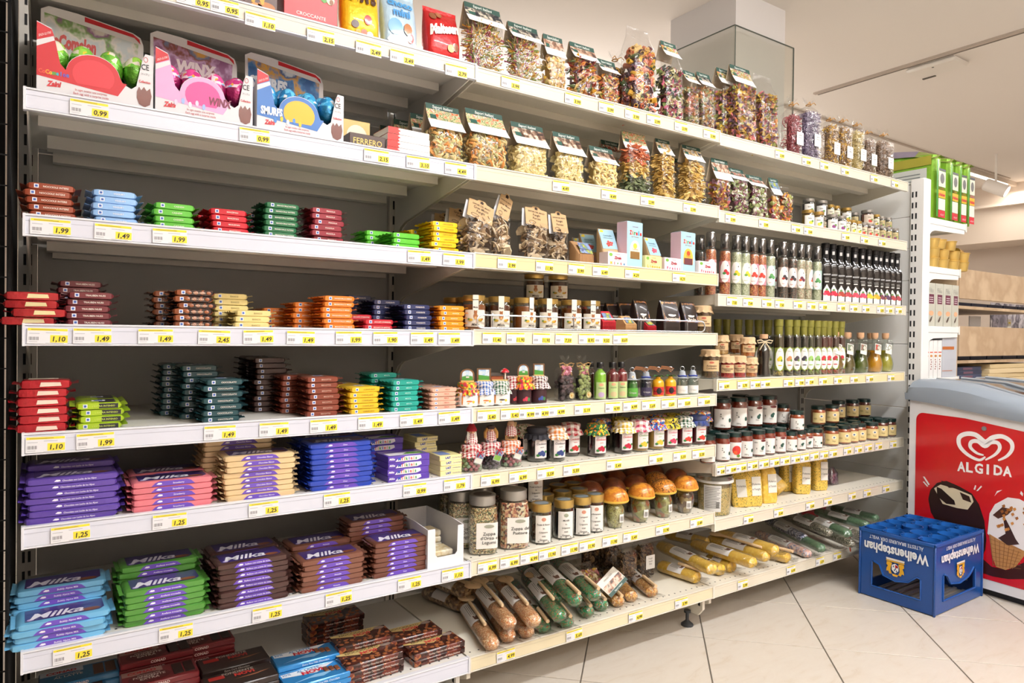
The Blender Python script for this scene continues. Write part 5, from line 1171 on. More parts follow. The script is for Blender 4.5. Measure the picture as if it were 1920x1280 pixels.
giftpack(1142, .022, .055, .068, '#b8202c', 'red corrugated gift pack right of the honey jars'); giftpack(1183, .026, .052, .055, '#c99f6c', 'tan corrugated gift pack between two red ones'); giftpack(1222, .024, .042, .045, '#b8202c', 'small red corrugated gift pack before the coffee bags')
giftpack(1115, .15, .07, .10, '#a81c28', 'red corrugated gift pack standing behind the honey jars'); giftpack(1085, .22, .07, .11, '#a81c28', 'red corrugated gift pack, hindmost behind the honey jars')
def coffee(u, yy, w, h, word, look):
    pic = SPOTS('cofpic', ['#4a372e', '#8d6a52', '#5f7ab0', '#c98a4c', '#3a2c28', '#d9a868'], 20, .35, 'noise', .3)
    z = LV[2][3] - .0025; q = ony(u, yy); t = thing('coffee_bag', look, 'coffee bag', (q.x, yy + .022, z), 0, 'dark printed bags by the wire rail', (math.radians(-3), 0, R.uniform(-.15, .1)))
    m = M(); m.loft([sup(w, .044, 0, 16, .3), sup(w, .046, h * .4, 16, .3), sup(w, .03, h * .75, 16, .35), sup(w, .003, h, 16, .4)], P('#2a201d', .35, 0, .3), True, True); obj('paper_bag', m, t)
    f = lambda x, v, l=0: (x, -.0236 + max(0, v / h - .4) * .034 - l, v)
    m = M(); m.add([f(x, h * a) for a in (.34, .6, .96) for x in (-w * .46, w * .46)], [(0, 1, 3, 2), (2, 3, 5, 4)], pic)
    m.add([f(w * .24 * math.cos(2 * PI * k / 12), h * .56 + h * .06 * math.sin(2 * PI * k / 12) * (1 if math.sin(2 * PI * k / 12) < 0 else .3), .0012) for k in range(12)], [tuple(range(12))], P('#e9e4dc', .4))
    m.text(word, .012, lambda a, v: f(a, h * .38 + v, .0016), P('#e8dccb', .5), bold=.02, maxw=w * .8); obj('printed_front', m, t)
coffee(1262, .018, .082, .112, 'Incantesimo', 'dark bag printed with white cup and long title, by the wire rail'); coffee(1298, .035, .068, .112, 'Brule', 'dark bag printed with white cup and short title'); coffee(1208, .04, .062, .112, 'Te', 'dark printed bag behind the small red pack'); coffee(1180, .11, .06, .105, '', 'dark printed bag in the back, right of middle'); coffee(1155, .13, .06, .102, '', 'dark printed bag in the back, middle'); coffee(1130, .15, .06, .10, '', 'dark printed bag in the back, left')
# ---- fabric topped jars
def cloth_top(key, r, h0, mat, band=None, frill=.35, drop=.014, puff=.008):
    def mk():
        m = M(); R_ = r * 1.02
        m.lathe([(0, h0 + puff), (R_ * .7, h0 + puff), (R_ * 1.02, h0 + puff * .7), (R_ * 1.08, h0), (R_ * 1.0, h0 - .008), (R_ * .93, h0 - .011), (R_ * 1.15, h0 - .014), (R_ * (1.2 + frill * .3), h0 - .014 - drop)], mat, 40, cap0=False, cap1=False, ruffle={6: .05, 7: .11}); return m.mesh('cloth_cover')
    return cached(('cloth', key), mk)
FL1 = lambda: SPOTS('floral_warm', ['#d8452c', '#e9b82c', '#5f8a3c', '#e8d24a', '#c23a5c', '#e88a2c'], 170, .9); FL2 = lambda: SPOTS('floral_green', ['#2f6a3c', '#e07a2c', '#e9c83a', '#2c5f38', '#3a7a44'], 170, .9)
FL3 = lambda: SPOTS('floral_blue', ['#3a5fb0', '#d83a3c', '#e9e4da', '#e0b83a', '#3a6fb8'], 200, .9); FL4 = lambda: SPOTS('floral_pale', ['#e3dccb', '#e3dccb', '#c23a44', '#dcd4c0', '#7a8a5c'], 170, .9); FL5 = lambda: SPOTS('floral_yellow', ['#dcc33a', '#e0c84a', '#2f2f35', '#dcc33a', '#8d8a3a'], 170, .9)
z5 = LV[2][4]
def scene_plaque(key, w, h, kind):
    def mk():
        m = M(); fr_ = P('#7a5434', .7)
        if kind == 'arch':
            o = [(-w / 2, 0)] + [(w / 2, 0)] + arc(0, h * .55, w / 2, h * .45, 0, 180, 10); i = arc(0, h * .55, w * .38, h * .34, 0, 180, 10) + [(-w * .38, h * .12), (w * .38, h * .12)]
            m.plate(o, [], .004, fr_, lambda x, y, z: (x, z, y)); m.ngon(front(-.0008), i, PIC_SKY()); m.ngon(front(-.0012), [(-w * .38, h * .12), (w * .38, h * .12), (w * .36, h * .42), (0, h * .48), (-w * .36, h * .4)], P('#4f9a3c', .6)); m.box(-w * .1, w * .12, -.003, -.001, h * .3, h * .42, P('#e9e4da', .6))
        elif kind == 'frame':
            m.box(-w / 2, w / 2, 0, .004, 0, h, fr_); m.quad(front(-.0008), -w * .38, w * .38, h * .1, h * .9, PIC_SKY()); m.ngon(front(-.0012), [(-w * .38, h * .1), (w * .38, h * .1), (w * .38, h * .4), (-w * .38, h * .5)], P('#4f9a3c', .6))
        else:
            m.box(-w / 2, w * .2, 0, .014, 0, h * .38, P('#a5542c', .6)); m.loft([[(-w * .56, -.003, h * .38), (w * .26, -.003, h * .38), (w * .26, .017, h * .38), (-w * .56, .017, h * .38)], [(-w * .5, .006, h * .62), (w * .2, .006, h * .62), (w * .2, .008, h * .62), (-w * .5, .008, h * .62)]], P('#4a4038', .7), False, True)
            m.lathe([(.002, 0), (.003, h * .6)], P('#ece4d6', .5), 8, c=(w * .32, .006, 0)); m.lathe([(0, h * 1.0), (w * .1, h * .95), (w * .24, h * .78), (w * .27, h * .66), (0, h * .62)], SPOTS('toadstool', ['#c9202c', '#c9202c', '#f2ece4', '#c9202c'], 130, .3), 14, c=(w * .3, .006, 0), cap0=False, cap1=False)
        m.box(-w * .45, w * .45, -.004, -.0015, 0, h * .1, P('#d9bf7a', .6)); return m.mesh('painted_plaque')
    return cached(('plq', key), mk)
def PIC_SKY(): return SPOTS('pic_sky', ['#5f9ad0', '#a8cbe6', '#e6ecef', '#6ba3d2'], 40, .5, 'noise')
def honlab(c2): return wrap_label(.08, .74, -60, 60, '#efece6', [('Miele', .003, .72, '#8d8a86', .1)], [(.02, .45, .33, .52, '#f4f2ee'), (-.26, .45, .03, .38, '#d8843c'), (.05, .36, .14, .06, c2), (.22, .32, .05, .10, '#d9c23a'), (-.0, .2, .05, .04, '#e0b03a')])
fj = [('#7a4a1c', FL1, 'arch', honlab('#d87a3c'), 877, 'small honey jar in yellow floral cloth with arched alpine plaque'), ('#7a4a1c', lambda: GINGHAM('#3a6cc0', scale=230), 'frame', honlab('#d87a3c'), 908, 'small honey jar in blue gingham cloth with framed plaque'), ('#7a4a1c', lambda: GINGHAM('#2f6a4c', scale=230), 'house', honlab('#4a3a2c'), 938, 'small honey jar in green gingham cloth with red toadstool figure')]
JG = "cloth covered jars on the middle bay's fifth shelf"
for k, (c, mt, pl, lbf, u, lb) in enumerate(fj):
    t = jar_at(jar_parts('fj%d' % k, .027, .066, P(c, .12, 0, .8), .010, GOLD, lbf, sq=4), 'honey_jar', u, 0, 2, 4, .027, lb, 'honey jar', JG, y=.034, turn=.0)
    obj('cloth_cover', cloth_top('fj%d' % k, .025, .062, mt()), t); obj('painted_plaque', scene_plaque(pl, .040 if pl != 'house' else .05, .036, pl), t, (0, .0, .070))
jam_s = lambda bgc, f: wrap_label(.05, .86, -70, 60, bgc, [('Confettura', .006, .72, '#e8dfe0', .08, .2)], [(.15, .25, .10, .12, f), (.28, .22, .08, .1, '#3a7a44'), (.02, .2, .06, .08, f)])
for k, (u, yy, mt, f, pl, lb) in enumerate(((964, .05, lambda: GINGHAM('#a82c38', scale=230), '#c23a44', None, 'dark jam jar with red gingham cloth, beside the toadstool jar'), (982, .028, FL1, '#c2304c', 'arch', 'dark jam jar in orange floral cloth with arched plaque'), (1011, .03, lambda: GINGHAM('#5a2c38', scale=230), '#3a4f9a', 'frame', 'dark berry jam jar in wine gingham cloth with cabin figure'))):
    t = jar_at(jar_parts('js%d' % k, .025, .078, P('#2c0f16', .12, 0, .8), .010, GOLD, jam_s('#3a1820', f)), 'jam_jar', u, 0, 2, 4, .025, lb, 'jam jar', JG, y=yy)
    obj('cloth_cover', cloth_top('js%d' % k, .025, .073, mt()), t)
    if pl: obj('painted_plaque', scene_plaque(pl + 's', .034, .036, pl), t, (0, 0, .081))
def bow(key, mt, s=1, r=.0022):
    def mk():
        m = M()
        for sg in (-1, 1):
            m.tube([(0, 0, 0), (sg * .012 * s, -.003, .006 * s), (sg * .024 * s, -.002, .004 * s), (sg * .020 * s, 0, -.004 * s), (sg * .008 * s, 0, -.002 * s), (0, 0, 0)], r, mt, 5); m.tube([(0, -.002, 0), (sg * .01 * s, -.006, -.014 * s), (sg * .016 * s, -.004, -.026 * s)], r, mt, 5)
        m.ell((0, -.002, 0), .004 * s, .003, .004 * s, mt, 8, 4); return m.mesh('bow')
    return cached(('bow', key), mk)
raf = P('#a98a5c', .8); ribbon_red = P('#d8452c', .4)
for u, yy, lb, c2 in ((1060, .03, 'dark gift bag of chocolates with raffia bow and dried flower', '#c77a8d'), (1092, .03, 'clear gift bag with raffia bow and straw flower, beside green bottle', '#a8b06a')):
    q = ony(u, yy + .02); t = thing('gift_bag', lb, 'gift bag', (q.x, yy + .022, z5 - .0025), 0, None, (0, 0, 0))
    o = obj('sweets', loose_mesh('gift' + c2, .05, .038, .075, 'ball', .0065, (['#3a2c2e', '#4f3a3c', '#2c2226'] if c2 == '#c77a8d' else ['#7d8a4a', '#8d9a5a', '#59663a']), 70, '#2c2426'), t); o['kind'] = 'stuff'
    obj('dried_petals', loose_mesh('pet' + c2, .04, .03, .03, 'cup', .008, [c2, '#d99aa8' if c2 == '#c77a8d' else '#c77a8d'], 26, c2), t, (0, -.004, .075))['kind'] = 'stuff'
    obj('clear_film', film_mesh('gift', .056, .044, .095, .135, neck=.006), t); obj('bow', bow('raf', raf, 1.2), t, (0, -.008, .110))
    fw_ = M(); 
    for k in range(14): fw_.loft([[(-.001, 0, 0), (.001, 0, 0), (.0006, -.001, .010), (-.0006, -.001, .010)]], P('#dccb9a', .8), True) if 0 else fw_.tube([(0, 0, 0), (.010 * math.cos(k * .45), -.004, .010 * math.sin(k * .45))], .0012, P('#dccb9a', .8), 4)
    fw_.ell((0, -.002, 0), .004, .003, .004, P('#c9a25a', .8), 8, 4); obj('straw_flower', fw_, t, (.006, -.026, .018))
# ---- liqueur bottles
def bottle_parts(key, prof, body, capm, cap, label=None, seg=18, sq=0, glassy=True, fill=.9, cut=None):
    def mk():
        g = M(); g.lathe(prof, GLASS() if glassy else body, seg, sq=sq, cap0=False, cap1=False); out = [('glass_bottle', g.mesh('glass_bottle'), None)]
        if glassy:
            H = prof[-1][1]; c = M(); cp = [(max(0, a - .0018), z + (.003 if z < .002 else 0)) for a, z in prof if z < H * fill]; cp.append((cp[-1][0] * .98, H * fill)); cp.append((0, H * fill)); c.lathe(cp, body, seg, sq=sq, cap0=False, cap1=False); out.append(('contents', c.mesh('contents'), None))
        if cap: k = M(); k.lathe(cap, capm, seg, cap0=False, cap1=False); out.append(('cap', k.mesh('cap'), None))
        if label: out.append(('paper_label', label.mesh('paper_label'), None))
        return out
    return cached(('bot', key), mk)
LQ = [(0, 0), (.019, 0), (.021, .003), (.021, .078), (.018, .086), (.010, .094), (.0095, .108)]
LQC = [(.0105, .100), (.0112, .101), (.0112, .117), (.0105, .118), (0, .118)]
for u, c, c2, lb in ((1126, '#8fc43c', '#b8a0c0', 'bright green liqueur bottle with black cap'), (1149, '#6d101c', '#c9b48a', 'dark red liqueur bottle with green label, left'), (1166, '#7a1420', '#c9b48a', 'dark red liqueur bottle with green label, right')):
    L2 = wrap_label(.05, .70, -45, 45, '#b5c98a', [('Liquore', .004, .62, '#4a4a3a')], [(0, .85, .22, .09, '#e2a07c'), (0, .25, .3, .16, c2)])(.021, .08)
    jar_at(bottle_parts('lq' + c, LQ, P(c, .08, 0, .9, trans=0), BLK, LQC, L2), 'liqueur_bottle', u, 0, 2, 4, .02, lb, 'bottle', 'small liqueur bottles on the fifth shelf', y=.03, turn=.05)
jar_at(bottle_parts('lq#4', LQ, P('#4a0d16', .08, 0, .9), BLK, LQC), 'liqueur_bottle', 1108, 0, 2, 4, .02, 'dark red liqueur bottle half behind the green one', 'bottle', 'small liqueur bottles on the fifth shelf', y=.09)
MB_ = [(0, 0), (.018, 0), (.020, .003), (.020, .045), (.017, .054), (.008, .060), (.0075, .066)]
for k, (u, c, c2, hat, lb) in enumerate(((1186, '#3f7a34', '#7ec04a', '#aeb4b8', 'mini green bottle wearing a grey felt hat with daisy'), (1212, '#262438', '#4a3a7c', '#9aa0a8', 'mini black bottle with feather in its felt hat'), (1235, '#e0a21c', '#e2a31c', '#3f6a3c', 'mini yellow bottle with green leaves, left one'), (1258, '#e3a820', '#e2a31c', '#3f6a3c', 'mini yellow bottle with green leaves, right one'), (1280, '#c9cfd2', '#d8d8d8', '#a9b0b8', 'mini clear bottle with grey felt hat, left one'), (1300, '#c9cfd2', '#d8d8d8', '#a9b0b8', 'mini clear bottle with grey felt hat and blue braid'))):
    Lm = wrap_label(.1, .55, -60, 60, {0: '#57a03c', 1: '#3c3450', 2: '#c9302c', 3: '#c9302c'}.get(k, '#e4e2dc'), [('Bombardino' if k in (2, 3) else 'Grappa', .0055, .35, '#1c1a1a' if k in (2, 3) else '#c9c6c0')], [(0, .5, .2, .4, '#1b1718')] if k in (2, 3) else [])(.020, .06)
    body = P(c, .1, 0, .8) if k < 4 else CLEAR('#dfe8ea', .1, .6, .04)
    t = jar_at(bottle_parts('mini%d' % k, MB_, body, None, None, Lm, glassy=k < 2 or k > 3), 'mini_bottle', u, 0, 2, 4, .02, lb, 'bottle', 'mini souvenir bottles on the fifth shelf', y=.03)
    if k in (2, 3):
        m = M()
        for q in range(5): a = q * 1.26; m.add([(0, 0, .066), (.012 * math.cos(a - .5), .012 * math.sin(a - .5), .073), (.024 * math.cos(a), .024 * math.sin(a), .066), (.012 * math.cos(a + .5), .012 * math.sin(a + .5), .070)], [(0, 1, 2, 3)], P('#3f6a3c', .7))
        obj('green_leaves', m, t)
    else:
        obj('felt_hat', cached(('hat', hat), lambda: M().lathe([(.026, .060), (.024, .0585), (.014, .062), (.013, .066), (.010, .082), (.006, .085), (0, .084)], P(hat, .9), 18, cap0=False, cap1=False).mesh('felt_hat')), t)
        m = M()
        if k == 0:
            for q in range(8): m.ell((.004 * math.cos(q * .785), -.0165, .069 + .004 * math.sin(q * .785)), .0018, .001, .0018, P('#f2f0ea', .6), 6, 3)
            m.ell((0, -.017, .069), .002, .0012, .002, P('#e9c22c', .6), 6, 3)
        else: m.tube([(.0145 * math.cos(a), .0145 * math.sin(a), .0665 + .001 * math.sin(3 * a)) for a in [2 * PI * q / 14 for q in range(14)]], .0022, P(('#2c3f9a', '#2c3f9a')[k % 2], .6), 5, closed=True)
        obj('hat_trim', m, t)
    m = M(); m.tube([(.007 * math.cos(a), 0, .092 + .007 * math.sin(a)) for a in [2 * PI * q / 14 for q in range(14)]], .0009, chrome, 5, closed=True); obj('key_ring', m, t)
    if k in (0, 1, 2):
        m = M()
        for q in range(3): m.loft([[(x, 0, z - .0015), (x, 0, z + .0015)] for x, z in ((0, .085), (.012 * (1 if k else 1), .094 + q * .004), (.032, .092 + q * .004), (.045 + q * .004, .082 + q * .006))], P('#8d5a34', .8), closed=False)
        obj('feather', m, t)
# ---- sweet jars with figures, sixth shelf of the middle bay
z6 = LV[2][5]
def gnome(k):
    m = M(); red = P('#a8202c', .8); wh = P('#e6e0d6', .9); gry = P('#8a8a8e', .9)
    m.lathe([(.014, 0), (.018, .004), (.017, .018), (.011, .030), (0, .034)], GINGHAM('#a82c38', scale=300), 14, cap0=False, cap1=False)
    m.ell((0, 0, .034), .012, .011, .011, P('#dcb08e', .7), 12, 7); m.ell((0, -.012, .033), .003, .003, .003, P('#d99a7c', .6), 8, 5)
    if k == 0:
        m.loft([[(-.013, -.006, .034), (.013, -.006, .034), (.012, -.002, .034), (-.012, -.002, .034)], [(-.014, -.014, .018), (.014, -.014, .018), (.012, -.009, .018), (-.012, -.009, .018)], [(-.004, -.014, -.006), (.004, -.014, -.006), (.003, -.011, -.006), (-.003, -.011, -.006)]], wh, True, True)
        m.lathe([(.016, .036), (.014, .042), (.009, .052), (.005, .058), (0, .060)], red, 14, cap0=False, cap1=False); m.ell((-.016, -.004, .006), .005, .005, .005, P('#dcb08e', .7), 8, 5)
    elif k == 1:
        for sg in (-1, 1): m.tube([(sg * .010, -.004, .038), (sg * .017, -.006, .026), (sg * .016, -.008, .010)], .0045, P('#b98a4c', .9), 7)
        m.lathe([(.013, .036), (.012, .044), (0, .047)], P('#4a3a38', .9), 14, cap0=False, cap1=False)
        for sg in (-1, 1): m.ell((sg * .010, -.012, .002), .005, .006, .004, gry, 8, 5)
    else: m.tube([(-.012, 0, .018), (.0, -.004, .026), (.010, 0, .032), (.014, 0, .040)], [.006, .008, .007, .004], P('#c9a878', .9), 8)
    return m.mesh('gnome_figure')
for k, (u, yy, c, mt, lb) in enumerate(((886, .04, ['#b86a72', '#8da584', '#a85c68'], '#b8202c', 'sweet jar in red gingham cloth topped by a bearded gnome'), (922, .05, ['#3a2a38', '#4a3448', '#2c2030'], '#a82434', 'dark sweet jar in red gingham topped by a braided doll'), (960, .045, ['#b86a72', '#8da584', '#a85c68'], '#dc6a2c', 'sweet jar in orange gingham with small wooden name sign'))):
    p = ony(u, yy); t = thing('sweet_jar', lb, 'sweet jar', (p.x, yy, z6 - .0025), facing(p.x, yy))
    obj('glass_jar', cached('swj', lambda: M().lathe([(0, 0), (.028, 0), (.033, .006), (.034, .03), (.030, .048), (.026, .055)], GLASS(), 20, cap0=False, cap1=False).mesh('glass_jar')), t)
    def sw():
        pts = []; r_ = random.Random(k)
        for lay in range(6):
            for q in range(11): a = 2 * PI * q / 11 + lay * .3; pts.append((.0255 * math.cos(a), .0255 * math.sin(a), .0075 + lay * .0082))
        return scatter(pts, 'ball', .0062, [P(x, .45) for x in c], k).mesh('sweets')
    o = obj('sweets', sw(), t); o['kind'] = 'stuff'
    obj('cloth_cover', cloth_top('sj%d' % k, .027, .066, GINGHAM(mt, scale=200), drop=.012), t); obj('gnome_figure' if k < 2 else 'hedgehog_figure', gnome(k), t, (0, 0, .0755 if k < 2 else .087))
    if k == 2: obj('name_sign', M().box(-.018, .018, -.003, .003, 0, .014, P('#b98d56', .7), .001).text('DOLOMITI', .0062, lambda a, v: (a, -.0035, .004 + v), P('#2c2018', .7), bold=.03, maxw=.032), t, (0, -.006, .0755))
    obj('gift_tag', cached(('gtag', k == 1), lambda: M().box(-.012, .012, 0, .0008, -.032, 0, P('#c9ced6', .2, .4)).quad(front(-.0006), -.010, .010, -.030, -.016, P('#7fb04a' if k == 1 else '#e4dfd6', .5)).quad(front(-.0006), -.010, .010, -.015, -.002, PIC['alp']()).mesh('gift_tag')), t, (.024, -.033, .054), rot=(.15, .35, .3)); obj('bow', bow('red%d' % (k == 2), P('#d8602c' if k == 2 else '#b8202c', .5), .45, .0014), t, (.020, -.034, .056))
jl = lambda f, c: wrap_label(.14, .86, -18, 62, '#e8e0de', [('Confettura', .0062, .60, c, 0, .25), ('extra', .004, .47, c, 0, .25)], [(0, .85, .13, .07, '#c9a58a'), (-.15, .2, .16, .10, f), (.12, .18, .17, .11, f), (0, .27, .14, .08, f), (-.3, .13, .12, .06, '#3a7a3c'), (.3, .28, .1, .06, '#3a7a3c')])
JJ = [(986, .11, '#1a0e18', FL4, '#2c3f7a', '#3a3a44', 'blueberry jam jar in pale floral cloth, leftmost behind'), (1009, .055, '#1a0e18', lambda: P('#2c2c34', .8), '#2c3f7a', '#3a3a44', 'blueberry jam jar with dark cloth, half hidden'), (1044, .035, '#140a12', lambda: GINGHAM('#e08a3c', scale=150), '#2c3f7a', '#3a3a44', 'black blueberry jam jar in orange gingham cloth'), (1072, .08, '#3a0d1a', lambda: GINGHAM('#b8303c', scale=90), '#c2302c', '#b83a3c', 'dark red jam jar in red checked cloth'),
      (1121, .03, '#330a14', FL2, '#b8203c', '#c23a3c', 'dark red jam jar in green floral cloth'), (1171, .03, '#2c0a14', lambda: GINGHAM('#dcb83a', scale=150), '#b8203c', '#c23a3c', 'dark red jam jar in yellow gingham cloth'), (1201, .03, '#9a7440', lambda: GINGHAM('#c24a6a', scale=90), '#c9b83a', '#6a9a4a', 'amber pear jam jar in pink checked cloth'), (1231, .032, '#a5803c', FL3, '#c9b83a', '#6a9a4a', 'amber pear jam jar in blue floral cloth'),
      (1256, .03, '#6a1c2c', FL5, '#c2385a', '#c24a6a', 'raspberry jam jar in yellow floral cloth'), (1284, .034, '#5a141c', lambda: GINGHAM('#2f5a44', scale=150), '#d83a2c', '#b83a3c', 'strawberry jam jar in green gingham cloth'), (1310, .034, '#561420', lambda: GINGHAM('#3a4a8a', '#4a4f6a', scale=60), '#d83a2c', '#b83a3c', 'strawberry jam jar in dark blue cloth, rightmost')]
for k, (u, yy, c, mt, f, tc_, lb) in enumerate(JJ):
    t = jar_at(jar_parts('jj' + c + f + tc_, .0305, .100, P(c, .1, 0, .8), .008, GOLD, jl(f, tc_)), 'jam_jar', u, 0, 2, 5, .03, lb, 'jam jar', "cloth covered jam jars on the middle bay's sixth shelf", y=yy + .012)
    obj('cloth_cover', cloth_top('jj%d' % k, .0295, .096, mt()), t)
for k, u in enumerate((1130, 1165, 1200, 1235, 1262, 1290, 1318)):
    t = jar_at(jar_parts('jjb', .0305, .100, P('#2a0d14', .1, 0, .8), .008, GOLD, None), 'jam_jar', u, 0, 2, 5, .03, 'dark jam jar in the shaded back row, %s' % nthl(k, 7), 'jam jar', "cloth covered jam jars on the middle bay's sixth shelf", y=.125)
    obj('cloth_cover', cloth_top('jjb%d' % (k % 3), .0295, .096, (FL3, FL5, FL4)[k % 3]()), t)
# ---- seventh shelf of the middle bay
soup1 = SPOTS('barley_mix', ['#cdb488', '#8a6a44', '#d9c8a0', '#5f6a3c', '#b58a5a', '#3a2c22'], 300, .35, 'voronoi', .7); soup2 = SPOTS('bean_mix', ['#c98a6a', '#7a3f34', '#e3cfae', '#3f2420', '#d9b48a', '#a8604a', '#e9dcc4'], 170, .35, 'voronoi', .7)
def lsoup(a): return wrap_label(.14, .66, -28, 62, '#e6e3dc', [(a[0], .0085, .52, '#3f3f3c')] + [(s_, .0085, .52 - .17 * (k + 1), '#3f3f3c') for k, s_ in enumerate(a[1:])], [(0, .86, .2, .07, '#9a9c8a')])
SG = "jars on the middle bay's seventh shelf"
S1 = jar_parts('soup1', .041, .165, soup1, .026, SILV, lsoup(('Zuppa', "d'Orzo e", 'Legumi')), sq=5, fill_top=.95, capm=P('#4a4038', .4)); S2 = jar_parts('soup2', .043, .168, soup2, .026, SILV, lsoup(('Zuppa del', 'Pastore')), sq=5, fill_top=.95)
for p_, u, yy, lb in ((S1, 908, .052, 'tall soup mix jar with silver lid, second from the left'), (S2, 966, .048, 'tall bean mix jar with silver lid, nearest the front edge'), (S1, 868, .13, 'tall soup mix jar with silver lid, leftmost behind the white box'), (S2, 950, .135, 'tall bean mix jar with silver lid, directly behind'), (S1, 905, .145, 'tall soup mix jar in the rear, second from left'), (S1, 850, .24, 'tall soup mix jar, hindmost in the left corner')):
    jar_at(p_, 'soup_jar', u, 0, 2, 6, .042, lb, 'jar', SG, y=yy)
lgr = lambda a, o: wrap_label(.06, .90, -38, 46, '#e9e6df', [(a, .0052, .64, '#4a4444')] + [(s_, .0055, .64 - .14 * (k + 1), '#4a4444') for k, s_ in enumerate(('in', 'Liquore', 'con', 'Grappa'))], [(0, .86, .14, .07, o), (-.3, .05, .06, .03, '#9a9a94'), (0, .05, .06, .03, '#9a9a94'), (.3, .05, .06, .03, '#9a9a94')])
GR_ = [jar_parts('gr' + a, .0335, .118, P(c, .1, 0, .8), .022, GOLD, lgr(a, o), neck=.94, capm=P('#8f9aa0', .35, .3)) for a, c, o in (('Frutti di Bosco', '#120b10', '#c98a72'), ('Mirtilli', '#0f0c14', '#9aa08a'), ('Lamponi', '#241010', '#c98a72'), ('Amarene', '#3a2414', '#c98a72'))]
for k, (u, yy, lb) in enumerate(((1019, .036, 'gold lidded black fruit jar, nearest the bean mix jar'), (1061, .038, 'gold lidded black fruit jar, second from the bean mix jar'), (1094, .04, 'gold lidded dark fruit jar, third from the bean mix jar'), (1118, .046, 'gold lidded fruit jar beside the first mushroom capped jar'))):
    jar_at(GR_[k], 'fruit_jar', u, 0, 2, 6, .034, lb, 'fruit jar', SG, y=yy)
for k, (u, yy, dz) in enumerate(((1024, .125, 0), (1058, .13, 0), (1088, .13, 0), (1018, .20, 0), (1050, .21, 0), (1078, .21, 0), (1004, .135, .0), (1004, .135, .1185))):
    jar_at(GR_[0], 'fruit_jar', u, 0, 2, 6, .034, 'gold lidded dark fruit jar, %s' % ('left of the middle row', 'centre of the middle row', 'right of the middle row', 'left of the rear row', 'centre of the rear row', 'right of the rear row', 'under a stacked one by the bean jars', 'stacked on top, label half visible')[k], 'fruit jar', SG, y=yy, dz=dz * .83, scale=(1, 1, .83) if k > 5 else None)
capA = SPOTS('cap_brown', ['#c9802c', '#b86a22', '#d9942f', '#a85a1e'], 45, .3, 'noise', .4); capB = SPOTS('cap_speck', ['#c9822c', '#b8702a', '#5f3414', '#cf8a30', '#c07a2a'], 330, .3, 'voronoi', .4)
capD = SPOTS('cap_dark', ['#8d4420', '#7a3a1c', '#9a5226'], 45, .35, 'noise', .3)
def mushjar(key, cm, cont, lab):
    def mk():
        pr = [(0, 0), (.020, 0), (.023, .003), (.030, .03), (.0325, .052), (.030, .068), (.024, .076), (.0235, .082)]
        g = M().lathe(pr, GLASS(), 20, cap0=False, cap1=False); c = M().lathe([(max(0, a - .0018), z + (.002 if z < .002 else 0)) for a, z in pr[:-1]] + [(0, .076)], cont, 20, cap0=False, cap1=False)
        cap = M().lathe([(.0, .080), (.030, .080), (.043, .084), (.046, .088), (.0455, .092)], P('#e0b84a', .5), 24, cap0=False, cap1=False).lathe([(.0455, .092), (.043, .103), (.037, .115), (.027, .124), (.014, .129), (0, .1305)], cm, 24, cap0=False, cap1=False)
        l = M().quad(lambda x, v: (.033 * math.sin(x / .033 + .5), -(.033 - (v - .03) ** 2 * 3) * math.cos(x / .033 + .5) - .0012, v), -.009, .009, .022, .048, P('#e9e6e0', .5), 4)
        for q in range(6): l.quad(lambda x, v: (.034 * math.sin(x / .033 + .5), -(.034 - (v - .03) ** 2 * 3) * math.cos(x / .033 + .5) - .0012, v), -.006 + q * .002, -.0052 + q * .002, .026, .042, P('#3c3c3c', .6))
        return [('glass_jar', g.mesh('glass_jar'), None), ('contents', c.mesh('contents'), None), ('mushroom_cap_lid', cap.mesh('cap'), None), ('paper_label', l.mesh('l'), None)]
    return cached(('mj', key), mk)
c1 = SPOTS('herb_mix', ['#c9b86a', '#8d8a5a', '#d9cf8a', '#6a5a3c', '#a8985a'], 110, .2, 'noise', .8); c2 = SPOTS('olive_mix', ['#9a9a5a', '#8a7a4a', '#a85c34', '#b0a86a', '#7a6a44'], 70, .2, 'voronoi', .8); c3 = SPOTS('pickled_mix', ['#6a4a34', '#8d7048', '#4a2c22', '#a58a5c', '#54382a'], 70, .2, 'voronoi', .8)
for k, (u, yy, cm, cc, lb) in enumerate(((1157, .04, capA, c1, 'mushroom capped jar, plain orange cap, leftmost in front'), (1204, .045, capA, c2, 'mushroom capped jar of olive mix, second in front'), (1248, .047, capB, c2, 'mushroom capped jar with dark speckled cap, third in front'), (1288, .05, capA, c3, 'mushroom capped jar of dark pickles, rightmost in front'),
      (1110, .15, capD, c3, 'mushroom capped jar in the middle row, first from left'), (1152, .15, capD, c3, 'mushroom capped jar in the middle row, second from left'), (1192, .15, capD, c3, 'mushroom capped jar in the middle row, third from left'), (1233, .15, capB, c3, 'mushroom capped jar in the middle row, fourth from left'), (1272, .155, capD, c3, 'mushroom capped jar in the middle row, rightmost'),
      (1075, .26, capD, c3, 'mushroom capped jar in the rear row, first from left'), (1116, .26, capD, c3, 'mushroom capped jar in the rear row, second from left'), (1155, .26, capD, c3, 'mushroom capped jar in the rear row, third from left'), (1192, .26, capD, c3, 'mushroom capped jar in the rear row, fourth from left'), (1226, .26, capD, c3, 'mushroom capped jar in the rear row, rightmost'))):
    t = jar_at(mushjar('%d' % k if k < 4 else 'b%d' % (k == 7), cm, cc, 0), 'mushroom_jar', u, 0, 2, 6, .04, lb, 'mushroom jar', 'mushroom capped jars on the seventh shelf', y=yy, turn=R.uniform(-.3, .3))
    t.rotation_euler = (R.uniform(-.03, .03), R.uniform(-.05, .05), t.rotation_euler.z)

